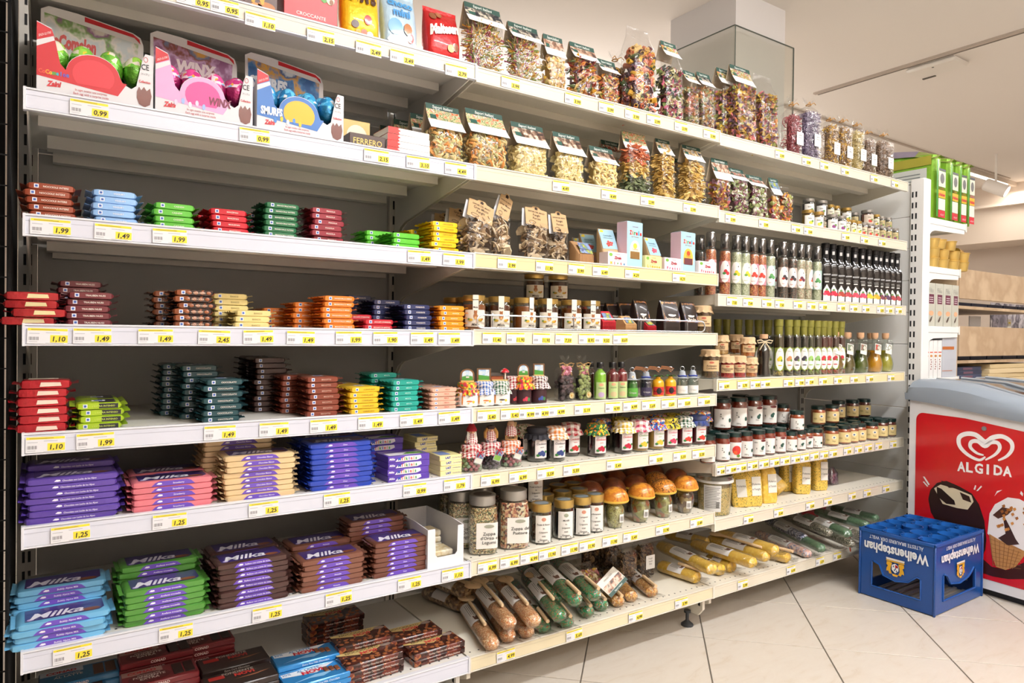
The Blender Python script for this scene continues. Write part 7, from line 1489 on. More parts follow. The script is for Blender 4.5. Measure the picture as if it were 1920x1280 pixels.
for k, (u, yy, lb, h_) in enumerate(((1316, .055, 'kraft labelled jar left of the wire rail end, upper shelf gap', .12), (1318, .12, 'kraft labelled jar in the shaded corner left of the antipasti', .13))):
    jar_at(anti('big', .034, .100, MATS[('S', 'anti_p')], ('Olive', 'denocciolate')) , 'antipasti_jar', u, 0, 2, 3, .036, lb, 'jar', 'large kraft labelled jars at the bay joint', y=(.05, .14)[k])
OB = [(0, 0), (.019, 0), (.0205, .002), (.0205, .148), (.018, .160), (.0125, .168), (.012, .196)]; olv = P('#7e7a30', .45)
OC = [(.0122, .160), (.0145, .164), (.0145, .196), (.0160, .1965), (.0165, .2235), (0, .2245)]
def oilb(key, c, f, lc='#eeece6', bot='#8a8a3a'):
    def mk():
        L2 = wrap_label(.14, .66, -60, 50, '#7f8a3c', [(('Olio'), .005, .82, '#8a8a7a')], [(.06, .5, .47, .56, '#8a9a44'), (.06, .5, .43, .51, lc), (.08, .52, .2, .12, f), (-.08, .48, .14, .08, f), (.2, .44, .1, .06, '#6a8a3c'), (.06, .22, .2, .025, f)])(.0205, .17)
        p_ = list(bottle_parts('ob' + key, OB, P(c, .08, 0, .9), olv, OC, L2, fill=.8)); s = M().lathe([(0, .0035), (.0192, .0035), (.0192, .020), (0, .022)], SPOTS('sediment' + bot, [bot, '#6a5a2c', bot, '#3a2c1c'], 250, .4, 'voronoi', .5), 16, cap0=False, cap1=False)
        return p_ + [('infused_herbs', s.mesh('herbs'), None)]
    return cached(('oilb', key), mk)
OK = [('lemon', '#3a2f14', '#e0c22c', '#b89a3c'), ('garlic', '#241a10', '#c98a5c', '#3a2c1c'), ('truffle', '#1f1a12', '#4a3f4a', '#2c241c'), ('truffle', '#1f1a12', '#3a3440', '#4a4a24'), ('herb', '#2a2c14', '#9ac46a', '#7a8a3c'), ('rosemary', '#2c2414', '#8aba6a', '#7a8a3c'), ('chilli', '#4a140c', '#c9303c', '#a83a24'), ('chilli', '#541410', '#c9303c', '#a83a24'), ('chilli', '#3a120c', '#b8303c', '#a83a24'), ('chilli', '#421410', '#b8303c', '#a8442c')]
for k, u in enumerate((1460, 1478, 1492, 1506, 1518, 1531, 1542, 1552, 1564, 1576)):
    n, c, f, bt = OK[k]; jar_at(oilb('%d' % k, c, f, bot=bt), 'oil_bottle', u, 0, 3, 3, .0205, 'dark oil bottle with olive cap and %s label, %s of the front row' % (n, nthl(k, 10)), 'oil bottle', "olive capped oil bottles on the right bay's fourth shelf", y=.035, turn=.05)
for k, (u, yy) in enumerate(((1345, .22), (1362, .22), (1384, .20), (1404, .18), (1422, .16), (1440, .13), (1458, .12), (1485, .12), (1512, .12), (1540, .12))):
    jar_at(oilb('x', '#1c180e', '#b9b49a'), 'oil_bottle', u, 0, 3, 3, .0205, 'dark oil bottle with olive cap in the shaded rear, %s' % nthl(k, 10), 'oil bottle', "olive capped oil bottles on the right bay's fourth shelf", y=yy)
t = jar_at(bottle_parts('vin', [(0, 0), (.026, 0), (.028, .003), (.027, .02), (.021, .045), (.026, .085), (.022, .11), (.012, .13), (.0115, .15)], P('#140c0c', .08, 0, .9), P('#c9a07c', .8), [(.012, .146), (.0155, .148), (.0155, .164), (0, .165)]), 'vinegar_bottle', 1432, 0, 3, 3, .026, 'black waisted bottle with cork and raffia bow before the oil bottles', 'bottle', None, y=.035)
obj('bow', bow('vin', P('#cfc0a0', .8), 1.2, .0024), t, (.0, -.016, .135))
RB = [(0, .0), (.024, .0), (.029, .004), (.0345, .022), (.035, .038), (.030, .062), (.021, .085), (.0125, .105), (.011, .125), (.0125, .150), (.015, .156), (.012, .160)]
def roundb(c, top_='#d0a37c'): return bottle_parts('rb' + c, RB, P(c, .06, 0, 1), P(top_, .8), [(.0105, .150), (.0145, .158), (.0150, .178), (0, .179)], fill=.62)
for k, (u, yy, c, lb, card) in enumerate(((1566, .045, '#7a5a1c', 'round oil flask with cork, half hidden by the red oil bottles', '#b8402c'), (1588, .04, '#5a4c14', 'round olive oil flask with cork and dark green tag', '#6a7a5a'), (1613, .04, '#4f5a1c', 'round green oil flask with cork and brown tag', '#8a5a4a'), (1640, .045, '#c98a14', 'round golden oil flask with picture tag', '#c93a2c'), (1660, .06, '#a39a24', 'round yellow green oil flask with handle, rightmost', '#e6e4e0'), (1590, .14, '#4a4014', 'round oil flask in the rear, left', None), (1614, .14, '#4a4014', 'round oil flask in the rear, second', None), (1632, .14, '#6a5014', 'round oil flask in the rear, right', None))):
    t = jar_at(roundb(c), 'oil_flask', u, 0, 3, 3, .04, lb, 'oil flask', "round oil flasks on the right bay's fourth shelf", y=yy)
    obj('handle', cached('rbh', lambda: M().tube([(.011, 0, .142), (.026, 0, .146), (.031, 0, .132), (.030, 0, .110), (.026, 0, .088), (.022, 0, .078)], .003, GLASS(), 8).mesh('handle')), t)
    if card: obj('gift_tag', M().box(-.014, .014, 0, .001, -.05, 0, P('#d8d4ca', .5)).quad(front(-.0006), -.012, .012, -.034, -.004, SPOTS('tagpic' + card, [card, '#e6dccb', '#3a4a2c', card], 60, .4, 'noise')), t, (.008, -.026, .128), rot=(-.42, .25, .2))
# ---- fifth shelf: sauce jars
def sauce(key, r, h, c, bgc, deco): return jar_parts('sc' + key, r, h, P(c, .1, 0, .9), .013, DGRN, deco, seg=18, fill_top=.99)
olive = [(.18, .42, .10, .12, '#1f4a40'), (.24, .52, .08, .08, '#1f4a40')]
la = wrap_label(.10, .76, -62, 48, '#e8e6e0', [('Salsa', .005, .22, '#7a7a74', .12)], [(-.25, .8, .12, .05, '#a8a8a0'), (-.2, .4, .03, .06, '#7a7a74')] + olive + [(.25, .93, .2, .07, '#6a1c1c')])
lb_ = wrap_label(.10, .76, -62, 48, '#e8e6e0', [('250 g', .005, .10, '#5a5a54', 0)], [(-.1, .72, .03, .05, '#6a6a64'), (-.1, .6, .05, .03, '#8a8a84'), (.4, .4, .08, .12, '#1f4a40'), (0, .5, .04, .05, '#6a6a64')])
lv_ = wrap_label(.10, .76, -62, 48, '#e8e6e0', [], [(.1, .5, .3, .3, '#c9302c'), (.28, .55, .1, .12, '#d8442c'), (0, .35, .12, .12, '#e0582c'), (.2, .15, .12, .1, '#5a7a2c')])
lc_ = wrap_label(.14, .78, -60, 50, '#d9c48a', [('Ragu', .005, .25, '#7a6a44', .1)], [(.1, .66, .16, .18, '#e6dcc0'), (.1, .66, .07, .08, '#3a5a8a'), (-.3, .4, .12, .10, '#b8a46c')])
ST = {'a': sauce('a', .0285, .100, '#8a2c18', 0, la), 'b': sauce('b', .0285, .100, '#8a2c18', 0, lb_), 'v': sauce('v', .0285, .100, '#8a2c18', 0, lv_), 'A': sauce('A', .036, .118, '#7a2414', 0, la), 'B': sauce('B', .036, .118, '#7a2414', 0, lb_), 's': sauce('s', .030, .080, '#a84a24', 0, lb_), 'sa': sauce('sa', .027, .080, '#a84a24', 0, la), 'c': sauce('c', .031, .080, '#b0552c', 0, lc_), 'C': sauce('C', .031, .085, '#6a2418', 0, lc_)}
SGn = "dark green lidded sauce jars on the right bay's fifth shelf"
FRT = [('a', 1330, .03), ('b', 1357, .03), ('v', 1379, .032), ('b', 1400, .03), ('a', 1424, .032), ('b', 1443, .034), ('a', 1464, .034), ('s', 1484, .034), ('sa', 1502, .036), ('sa', 1516, .045), ('s', 1532, .032), ('c', 1561, .034), ('c', 1584, .036), ('c', 1599, .038), ('c', 1613, .04), ('c', 1636, .034), ('C', 1655, .05), ('C', 1670, .05)]
dsc = {'a': 'white labelled tomato sauce jar', 'b': 'white labelled sauce jar turned to its side', 'v': 'sauce jar with red vegetables on its label', 's': 'short orange sauce jar with white label', 'sa': 'short narrow sauce jar with olive emblem', 'c': 'short orange sauce jar with cream label', 'C': 'dark red sauce jar with cream label', 'A': 'large white labelled sauce jar', 'B': 'large white labelled sauce jar turned sideways'}
for k, (key, u, yy) in enumerate(FRT): jar_at(ST[key], 'sauce_jar', u, 0, 3, 4, .03, '%s, %s in the front row' % (dsc[key], nthl(k, len(FRT))), 'sauce jar', SGn, y=yy, turn=R.uniform(-.1, .15))
MID = [('a', 1340, .10), ('a', 1365, .10), ('a', 1392, .10), ('a', 1418, .10), ('a', 1444, .10), ('a', 1472, .10), ('s', 1500, .10), ('s', 1528, .10), ('c', 1556, .105), ('c', 1580, .105), ('c', 1603, .105), ('C', 1626, .11), ('C', 1644, .11)]
for k, (key, u, yy) in enumerate(MID): jar_at(ST[key], 'sauce_jar', u, 0, 3, 4, .03, '%s, %s in the second row' % (dsc[key], nthl(k, len(MID))), 'sauce jar', SGn, y=yy)
UPR = [('B', 1356, .105, .1008), ('B', 1387, .105, .1008), ('A', 1415, .11, .1008), ('A', 1443, .11, .1008), ('s', 1470, .10, .1008), ('s', 1496, .034, .0806), ('c', 1536, .105, .0806), ('c', 1562, .105, .0806), ('A', 1350, .19, .1008), ('A', 1390, .19, .1008), ('C', 1600, .17, .08), ('C', 1622, .17, .08), ('C', 1574, .18, .08)]
for k, (key, u, yy, dz) in enumerate(UPR): jar_at(ST[key], 'sauce_jar', u, 0, 3, 4, .036, '%s, %s of those stacked on top' % (dsc[key], nthl(k, len(UPR))), 'sauce jar', SGn, dz=dz, y=yy, turn=R.uniform(-.1, .1))
RER = [('a', 1350, .19), ('a', 1390, .19), ('C', 1574, .18), ('C', 1600, .17), ('C', 1622, .17)]
for k, (key, u, yy) in enumerate(RER): jar_at(ST[key], 'sauce_jar', u, 0, 3, 4, .03, '%s, %s in the rear row' % (dsc[key], nthl(k, len(RER))), 'sauce jar', SGn, y=yy)
# ---- sixth shelf: bucket and polenta bags
z36 = LV[3][5] - .0025; plas = CLEAR('#eeeeea', .10, .5, .25)
for u, yy, lb in ((1343, .065, 'translucent plastic bucket of speckled polenta, in front'), (1308, .20, 'translucent plastic bucket behind the front one')):
    q = ony(u, yy); t = thing('polenta_bucket', lb, 'bucket', (q.x, yy, z36), facing(q.x, yy), 'plastic buckets on the sixth shelf')
    obj('bucket', M().lathe([(0, 0), (.056, 0), (.058, .003), (.063, .125), (.067, .127), (.067, .140), (.064, .143), (.0635, .133), (.060, .128)], plas, 30, cap0=False, cap1=False), t)
    obj('polenta', M().lathe([(0, .002), (.0545, .002), (.060, .100), (0, .104)], SPOTS('bucket_mix', ['#d9bd6a', '#cfae56', '#e3cc84', '#8a8a4a', '#dcc274'], 300, .5), 26, cap0=False, cap1=False), t)
    obj('rim', M().lathe([(.0635, .119), (.0695, .119), (.0695, .127), (.0635, .128)], P('#dcdcd8', .4), 30, cap0=False, cap1=False), t)
    l = M(); g = lambda x, v: ((.0592 + v * .035) * math.sin(x / .06), -(.0592 + v * .035) * math.cos(x / .06), v); l.quad(g, -.050, .012, .016, .112, P('#d4d3d0', .5), 8)
    for q_ in range(13): l.quad(lambda x, v: (lambda p: (p[0] * 1.01, p[1] * 1.01, p[2]))(g(x, v)), -.046, (.008, -.004, .004)[q_ % 3], .030 + q_ * .006, .0318 + q_ * .006, P('#6a6a68', .6), 6)
    for q_ in range(8): l.quad(lambda x, v: (lambda p: (p[0] * 1.012, p[1] * 1.012, p[2]))(g(x, v)), -.006, .006, .030 + q_ * .003, .0315 + q_ * .003, P('#2c2c2c', .6), 3)
    obj('paper_label', l, t)
def polbag(u, yy, w_, h_, mat, words, lb, rot=None, dz=0, tagx=.008):
    q = ony(u, yy); t = thing('polenta_bag', lb, 'polenta bag', (q.x, yy + .02, z36 + dz), 0, "polenta bags on the right bay's sixth shelf", rot or (math.radians(-4), R.uniform(-.06, .06), R.uniform(-.5, -.2)))
    obj('bag', cached(('pbg', w_, h_, mat.name), lambda: M().loft([sup(w_ * .9, .036, 0, 18, .4), sup(w_, .044, .012, 18, .4), sup(w_ * 1.02, .046, h_ * .5, 18, .4), sup(w_ * .98, .042, h_ * .85, 18, .4), sup(w_ * .8, .02, h_, 18, .5), sup(w_ * .7, .004, h_ * 1.12, 18, .5)], mat, True, True).mesh('bag')), t)
    l = M(); l.box(tagx - .018, tagx + .018, -.0248, -.0236, h_ * .28, h_ * .78, P('#e0ded6', .5)); f = lambda x, v: (tagx + x, -.0252, h_ * .28 + v)
    for k_, s_ in enumerate(words): l.text(s_, .008, lambda a, v: f(a, h_ * (.28 - .13 * k_) + v), P('#4c4a44', .6), maxw=.032)
    obj('paper_label', l, t)
polbag(1402, .05, .062, .135, YELS, ('Polenta',), 'speckled yellow polenta bag turned sideways, leftmost', (math.radians(-4), -.12, -.8))
polbag(1424, .035, .070, .145, YELS, ('Polenta', 'e Funghi'), 'speckled yellow polenta bag, second from left')
polbag(1453, .035, .066, .145, YEL, ('Polenta', 'al Tartufo'), 'plain yellow polenta bag, tall, third from left')
polbag(1480, .075, .06, .12, YEL, ('Polenta',), 'plain yellow polenta bag tipped over on its side', (math.radians(-40), -.6, -.3), .02)
polbag(1488, .12, .06, .14, YELS, ('Polenta',), 'speckled yellow polenta bag in the rear')
polbag(1515, .06, .068, .145, YELS, ('Polenta', 'al Capriolo'), 'speckled yellow polenta bag, second from right')
polbag(1548, .06, .066, .155, YELS, ('Polenta', 'al Capriolo'), 'speckled yellow polenta bag with upright label, rightmost')
q = ony(1572, .10); put('small_bag', [('bag', M().loft([sup(.06, .04, 0, 14, .5), sup(.055, .035, .05, 14, .5), sup(.02, .01, .075, 14, .8)], CLEAR('#d9d0dc', .15, .5, .2), True, True).mesh('bag'), None), ('sweets', loose_mesh('lil', .045, .03, .045, 'ball', .006, ['#b9a8b4', '#a89aa8'], 40, '#a89aa4'), 'stuff')], 'small clear bag of pale lilac sweets behind the last polenta bag', 'sweet bag', (q.x, .12, z36))

# ================================================================ RIGHT END: cross gondola, freezer, crate, wooden stand
gx = 3.40; wf = P('#ecebe8', .4)
cg = thing('cross_shelving', 'white slotted shelving unit standing crosswise at the right end', 'shelving', (gx, 0, 0))
zt_ = 1.775
pnl = M().box(.0, .016, 0, .9, .001, .148, P('#e2e2df', .5), .0015).mesh('back_panel')
kz = 0
zz = .12
while zz < zt_ - .12: obj('back_panel', pnl, cg, (.0, .02, zz)); zz += .1495
obj('back_panel', M().box(.0, .016, 0, .9, .001, zt_ - zz, P('#e2e2df', .5), .0015), cg, (.0, .02, zz))
up = M().box(-.012, .05, -.045, .018, .0, zt_ + .01, wf, .004); sl = P('#1a1b1e', .7); zz = .15
while zz < zt_ - .03:
    for y_ in (-.012, .004): up.box(-.0128, -.012, y_, y_ + .007, zz, zz + .026, sl)
    zz += .05
obj('upright', up, cg)
shz = []
for k, v_ in enumerate((412, 502, 612, 708)):
    shz.append(ony(1770, -.03, v_).z)
for k, z_ in enumerate(shz):
    wd_ = (.44, .385, .385, .385)[k]
    s_ = thing('shelf', 'white shelf of the crosswise shelving holding ' + ('green pet food bags', 'gold foil tubs', 'grey beige cartons', 'slim white boxes')[k], 'shelf', (gx, 0, z_))
    obj('shelf_board', M().box(.052, wd_, -.03, .86, -.03, 0, wf, .002), s_); obj('price_rail', M().box(wd_ + .0005, wd_ + .012, -.03, .86, -.038, .004, P('#e3e0d8', .4)), s_)
    obj('bracket', M().plate([(.05, -.031), (wd_ - .01, -.031), (wd_ - .01, -.05), (.13, -.058), (.10, -.066), (.075, -.085), (.06, -.12), (.05, -.17)], [], .006, wf, lambda x, y, z: (x, -.028 + z, y)), s_)
# pet food bags on top
def petbag(k, x, y, w_, lb):
    t = thing('pet_food_bag', lb, 'pet food bag', (x, y, shz[0] + .001), .0, 'green pet food bags on the crosswise shelving', (0, 0, R.uniform(-.04, .04)))
    gm = FOIL('#8fc43c', .25); m = M(); d = .40; h = .31
    rings = []
    for i, (t_, k_) in enumerate(((0, .8), (.06, 1), (.5, 1.04), (.85, .95), (1, .75))): rings.append([(w_ / 2 * k_ * (1 if a[0] else 1) * a[1], a[2] * d, h * t_ + (.02 * math.sin(a[2] * 3) if t_ == 1 else 0)) for a in ((1, -1, 0), (1, -.6, -.02), (1, .6, -.02), (1, 1, 0), (1, 1, .5), (1, 1, 1), (1, -1, 1), (1, -1, .5))])
    m.loft(rings, gm, True, True); obj('bag', m, t)
    g = M(); f = front(-.025); g.quad(f, -w_ * .50, -w_ * .36, .01, h * .9, P('#3f9a34', .3)).quad(f, -w_ * .30, w_ * .42, h * .03, h * .14, P('#c9283a', .35)).quad(f, -w_ * .30, w_ * .42, h * .145, h * .32, P('#e0e2d8', .35))
    g.quad(front(-.0255), -w_ * .30, w_ * .42, h * .33, h * .45, P('#e8b02c', .35)); g.quad(front(-.0255), -w_ * .30, w_ * .42, h * .5, h * .74, P('#d9dcc9', .35)); g.ngon(front(-.026), arc(w_ * .06, h * .63, w_ * .22, h * .08, 0, 360, 12), P('#6a6a6a', .4)); g.quad(front(-.0255), -w_ * .30, w_ * .42, h * .745, h * .78, P('#3a3f4a', .35))
    g.text('PURINA', .008, lambda a, v: (w_ * .06 + a, -.026, h * .46 + v), P('#c9283a', .4), maxw=w_ * .6); g.text('friskies', .014, lambda a, v: (w_ * .06 + a, -.026, h * .36 + v), P('#c9283a', .4), bold=.04, shear=.15, maxw=w_ * .66); g.text('ADULT', .008, lambda a, v: (w_ * .1 + a, -.026, h * .06 + v), P('#f0e4e4', .4), maxw=w_ * .5)
    obj('printed_front', g, t)
    if k == 0:
        s = M(); sx = -w_ / 2 * 1.05; g2 = lambda x, v: (sx, x, v); s.quad(g2, .02, .36, h * .04, h * .12, P('#c9283a', .35)).quad(g2, .02, .36, h * .14, h * .40, P('#8fb9d0', .35)).quad(lambda x, v: (sx - .0004, x, v), .05, .33, h * .18, h * .2, P('#e9e6dc', .4)).quad(g2, .02, .36, h * .42, h * .80, P('#cfd2cc', .35))
        for q_ in range(6): s.quad(lambda x, v: (sx - .0006, x, v), .05, .30, h * (.46 + .05 * q_), h * (.475 + .05 * q_), P('#7a7f80', .5))
        s.add([(sx - .0003, y_, z__) for y_, z__ in ((.0, h * .84), (.40, h * .84), (.40, h * .98), (.0, h * .98))], [(0, 1, 2, 3)], P('#a8a23c', .35)); obj('printed_side', s, t)
    tp = M(); r1 = [[(-w_ / 2 * .95, y_, h * .9 + .035 * math.sin(PI * min(1, y_ / .4)) + .012), (0, y_, h * .98 + .05 * math.sin(PI * min(1, y_ / .4)) + .012), (w_ / 2 * .95, y_, h * .88 + .03)] for y_ in (-.02, .08, .2, .3, .40)]
    tp.loft(r1, P('#8d9a4a', .3, .1, .3, .5, 20), closed=False); tp.loft([[(x, y, z + .001) for x, y, z in r[:2]] for r in r1[1:4]], P('#8a8098', .3, .1, .3, .5, 20), closed=False); obj('folded_top', tp, t)
xb = [onx(1, 1, gx).x]
for k, (u, w_) in enumerate(((1758, .094), (1783, .09), (1800, .07), (1815, .07))):
    q = ony(u, -.02); petbag(k, q.x, -.0, w_ * 1.02 if k == 0 else w_, 'shiny green pet food bag, %s on the shelf' % nthl(k, 4))
# gold foil tubs
gt = lambda: M().lathe([(0, 0), (.026, 0), (.029, .004), (.034, .042), (.0375, .044), (.0375, .046), (0, .046)], P('#d6b566', .35, .5), 18, cap0=False, cap1=False).mesh('foil_tub')
for rw_, us in enumerate(((1744, 1762, 1782, 1800), (1745, 1763, 1783, 1801), (1744, 1757, 1776))):
    for k, u in enumerate(us):
        q = ony(u, .01); tagp(obj('foil_tub', cached('ftub', gt), None, (q.x, .012, shz[1] + .0008 + rw_ * .0468)), 'gold foil tub, %s in the %s layer' % (nthl(k, len(us)), ('bottom', 'middle', 'top')[rw_]), 'foil tub', 'gold foil tubs on the crosswise shelving')
q = ony(1806, .06); tagp(obj('gold_tray', M().tube([(0, 0, 0), (0, .0, .05), (-.02, 0, .075), (-.06, 0, .082)], [.03, .03, .03, .028], P('#c99a3c', .25, .8), 10), None, (q.x + .02, .09, shz[1] + .03)), 'curved gold foil tray beside the gold tubs', 'foil tray')
def pbox(m, w, d, h):
    m.text('Filu', .022, lambda a, v: (a, -.0006, h * .78 + v), P('#9a9a92', .5), maxw=w * .7); m.quad(front(-.0006), -w * .3, w * .36, h * .52, h * .74, P('#6a3448', .4))
    for q_ in range(3): m.quad(front(-.0009), -w * .2, w * .25, h * (.56 + .05 * q_), h * (.575 + .05 * q_), P('#d8cdd2', .5))
    m.ngon(front(-.0006), arc(w * .05, h * .30, w * .3, h * .06, 0, 360, 10), P('#dba982', .5)); m.ngon(front(-.0009), [(-w * .2, h * .12), (0, h * .2), (w * .2, h * .24), (w * .1, h * .14), (-w * .1, h * .08)], P('#5a4c44', .5))
for k, (u0, u1) in enumerate(((1737, 1753), (1754, 1768), (1769, 1784), (1785, 1797))):
    a, b = ony(u0, -.02).x, ony(u1, -.02).x; m = M().box(-(b - a) / 2, (b - a) / 2, 0, .16, 0, .205, P('#bcbbae', .5), .001); pbox(m, b - a - .004, .16, .205); tagp(obj('food_carton', m, None, ((a + b) / 2, -.018, shz[2] + .0008)), 'tall grey beige food carton with dark red panel, %s' % nthl(k, 4), 'carton', 'grey beige cartons on the crosswise shelving')
for k, (u0, u1) in enumerate(((1736, 1743), (1744, 1751), (1752, 1759), (1760, 1767))):
    a, b = ony(u0, -.02).x, ony(u1, -.02).x; w_ = b - a; m = M().box(-w_ / 2, w_ / 2, 0, .2, 0, .18, P('#e6e4e2', .5), .0008)
    m.quad(front(-.0005), -w_ * .4, w_ * .4, .12, .125, P('#d8583c', .5)); m.ngon(front(-.0005), arc(0, .105, w_ * .35, .006, 0, 360, 8), P('#c98a4a', .5))
    for q_ in range(5): m.quad(front(-.0005), -w_ * .2 + (q_ % 2) * .004, w_ * .05 + (q_ % 2) * .004, .04 + q_ * .011, .046 + q_ * .011, P('#8a4a3c', .5))
    tagp(obj('slim_box', m, None, ((a + b) / 2, -.018, shz[3] + .0008)), 'slim white box standing upright, %s of four' % nthl(k, 4), 'box', 'slim white boxes on the crosswise shelving')
a, b = ony(1768, -.02).x, ony(1795, -.02).x; m = M().box(0, b - a, 0, .2, 0, .20, P('#b9bcc4', .5), .001); m.quad(front(-.0006), 0, .8 * (b - a), .135, .15, P('#b8662c', .5)); m.quad(front(-.0006), 0, .7 * (b - a), .03, .033, P('#b8662c', .5)); tagp(obj('carton', m, None, (a, -.018, shz[3] + .0008)), 'grey white carton with orange band right of the slim boxes', 'carton')
# ---- wooden stand
wood = SPOTS('plywood', ['#b9a083', '#ae9476', '#c4ac8e'], 6, .6, 'noise'); 
ws = thing('wooden_stand', 'pale plywood display stand of wide boards holding books, right edge', 'stand', (0, 0, 0)); yw = .03
def wpx(u, v, y=yw): q = ony(u, y, v); return q
def board(name, u0, v0, v1, th=.018, y=yw, x1=None):
    a = wpx(u0, v0, y); b = wpx(u0, v1, y); return obj(name, M().box(a.x, x1 or a.x + 1.1, y, y + th, b.z, a.z, wood, .001), ws)
x0w = wpx(1800, 600).x
board('front_board', 1800, 503, 559); board('front_board', 1799, 611, 668)
for vv in (572, 676): a = wpx(1802, vv); obj('shelf', M().box(a.x, a.x + 1.1, yw + .019, yw + .5, a.z - .016, a.z, wood, .001), ws)
a = wpx(1800, 503); obj('side_board', M().box(a.x - .02, a.x - .001, yw + .004, yw + .5, .02, a.z, wood, .001), ws)
obj('back_board', M().box(a.x, a.x + 1.1, yw + .502, yw + .515, .02, a.z - .05, P('#8f8a88', .7)), ws)
zsh = wpx(1802, 572).z; zs2 = wpx(1802, 676).z
pp = M(); q0 = wpx(1858, 567, yw + .30); q1 = wpx(1858, 612, yw + .30)
pp.box(q0.x, q0.x + .8, yw + .30, yw + .304, q1.z - .1, q0.z, SPOTS('photo_print', ['#5a5660', '#8a848e', '#3f3b45', '#b9b4b8', '#6a6570'], 7, .5, 'noise')); tagp(obj('photo_poster', pp), 'grey photographic poster standing behind the middle board', 'poster')
q0 = wpx(1818, 592, yw + .12); tagp(obj('white_card', M().box(q0.x, q0.x + .14, yw + .12, yw + .124, zs2 + .1, q0.z, P('#e3e0de', .6))), 'plain white card standing behind the middle board', 'card')
q0 = wpx(1875, 605, yw + .14); tagp(obj('small_sign', M().box(q0.x, q0.x + .05, yw + .10, yw + .103, q0.z - .08, q0.z + .02, P('#e9e6da', .6)).quad(lambda x, v: (q0.x + x, yw + .0995, q0.z + v), .01, .04, -.005, .004, P('#e6d04a', .6))), 'small white and yellow sign before the grey poster', 'sign')
bookc = ['#2b3550', '#33405f', '#26304a', '#3a4668', '#2b3550']
zb0 = wpx(1802, 700).z - .12
obj('shelf', M().box(x0w, x0w + 1.1, yw + .019, yw + .5, zb0 - .016, zb0, wood, .001), ws)
for k in range(7):
    tagp(obj('book', cached(('bk', k % 3), lambda k=k: M().box(0, .30, 0, .2, 0, .021, P(bookc[k % 3], .5), .002).box(.08, .19, -.0008, 0, .005, .016, P('#6a4a5c', .5)).mesh('book')), None, (x0w + .06 + R.uniform(-.006, .006), yw + .04, zb0 + .0005 + k * .0215)), 'dark blue book, %s in the pile on the wooden stand' % ordn(k, 7), 'book', 'dark blue books on the wooden stand')
for k in range(6):
    tagp(obj('paper_bundle', cached(('pbn', k % 2), lambda k=k: M().box(0, .5, 0, .25, 0, .026, P(('#d3bf98', '#c9b48a')[k % 2], .7), .003).mesh('paper_bundle')), None, (x0w + .42 + (k % 3) * .012, yw + .03, zb0 + .0005 + k * .0268), R.uniform(-.03, .03)), 'cream paper bundle, %s in the pile right of the blue books' % ordn(k, 6), 'paper bundle', 'cream paper bundles on the wooden stand')
for zz_, nm in ((zsh, 'upper'), (zs2, 'lower')):
    for k in range(5): tagp(obj('book', cached('bkb', lambda: M().box(0, .19, 0, .26, 0, .020, P('#1d2b4a', .5), .002).mesh('book')), None, (x0w + .05 + k * .2, yw + .05, zz_ + .0006)), 'navy book lying flat on the %s ledge, %s' % (nm, nthl(k, 5)), 'book', 'navy books lying behind the wide boards')
# ---- ice cream freezer
FA = Vector((3.222, -.085, 0)); fang = math.radians(0)
q1, q2 = onz(1694, 970, .2), onz(1839, 1088, .03)
fz = thing('ice_cream_freezer', 'white chest freezer with red ice cream panel and grey curved rim', 'freezer', (3.235, -.07, 0), math.radians(-4.5))
# local: x away from the aisle face, -y along the face towards the camera side; face at x = 0
Lf, Df = 1.45, .62; fw = P('#dfdfe2', .35, 0, .2); gry = P('#8d97a3', .4)
obj('cabinet', M().plate([(0, .03), (Lf, .03), (Lf, .66), (.5, .735), (0, .80)], [], Df, fw, lambda x, y, z: (z, -x, y)), fz); obj('plinth', M().box(.03, Df - .03, -Lf + .03, -.03, 0, .03, P('#2c2d30', .6)), fz)
def fface(s, z): return (-.0012, -s, z)
zt0 = .80
# curved grey rim: rises then slopes toward the camera side
rim = M(); rr = []
def fpx(u, v):  # pixel -> freezer face coordinates
    Mx = Matrix.Rotation(math.radians(-4.5), 4, 'Z'); n = Mx @ Vector((1, 0, 0)); o_ = Vector((3.235, -.07, 0)); d = ray(u, v); t = (o_ - CAM).dot(n) / d.dot(n); p = CAM + d * t - o_; l_ = Mx.inverted() @ p; return (-l_.y, l_.z)
lo_ = [fpx(*p) for p in ((1696, 747), (1757, 757), (1844, 776), (1920, 792))]; hi_ = [fpx(*p) for p in ((1702, 716), (1760, 716), (1844, 731), (1920, 757))]
def ip(t, x):
    for (a, p), (b, q) in zip(t, t[1:]):
        if x <= b or (b, q) == t[-1]: return p + (q - p) * (x - a) / (b - a)
for s in (-.015, .0, .03, .08, .16, .25, .4, .6, .9, 1.46):
    zl, zt1 = ip(lo_, s), ip(hi_, s) + .012 - (.03 if s < 0 else 0)
    if s > .5: zl, zt1 = ip(lo_, .5) - (s - .5) * .05, ip(hi_, .5) + .012 - (s - .5) * .07
    rr.append([(-.012, -s, zl), (-.016, -s, zl + .03), (-.010, -s, zt1 - .035), (.02, -s, zt1 - .012), (.07, -s, zt1), (.10, -s, zt1 - .01), (Df - .10, -s, zt1 - .01), (Df - .07, -s, zt1), (Df + .01, -s, zt1 - .05), (Df + .012, -s, zl)])
rim.loft(rr, gry, True, True); obj('rim', rim, fz)
gs = M(); v = []; 
for s in (.06, .25, .45, .7, 1.0, 1.4):
    zt1 = (ip(hi_, s) if s < .5 else ip(hi_, .5) - (s - .5) * .07) + .004
    v += [(.105, -s, zt1 + .004), (Df - .105, -s, zt1 + .004)]
gs.add(v, [(2 * i, 2 * i + 1, 2 * i + 3, 2 * i + 2) for i in range(5)], CLEAR('#c9d2da', .25, .9, .03)); obj('glass_lid', gs, fz)
tr_ = M()
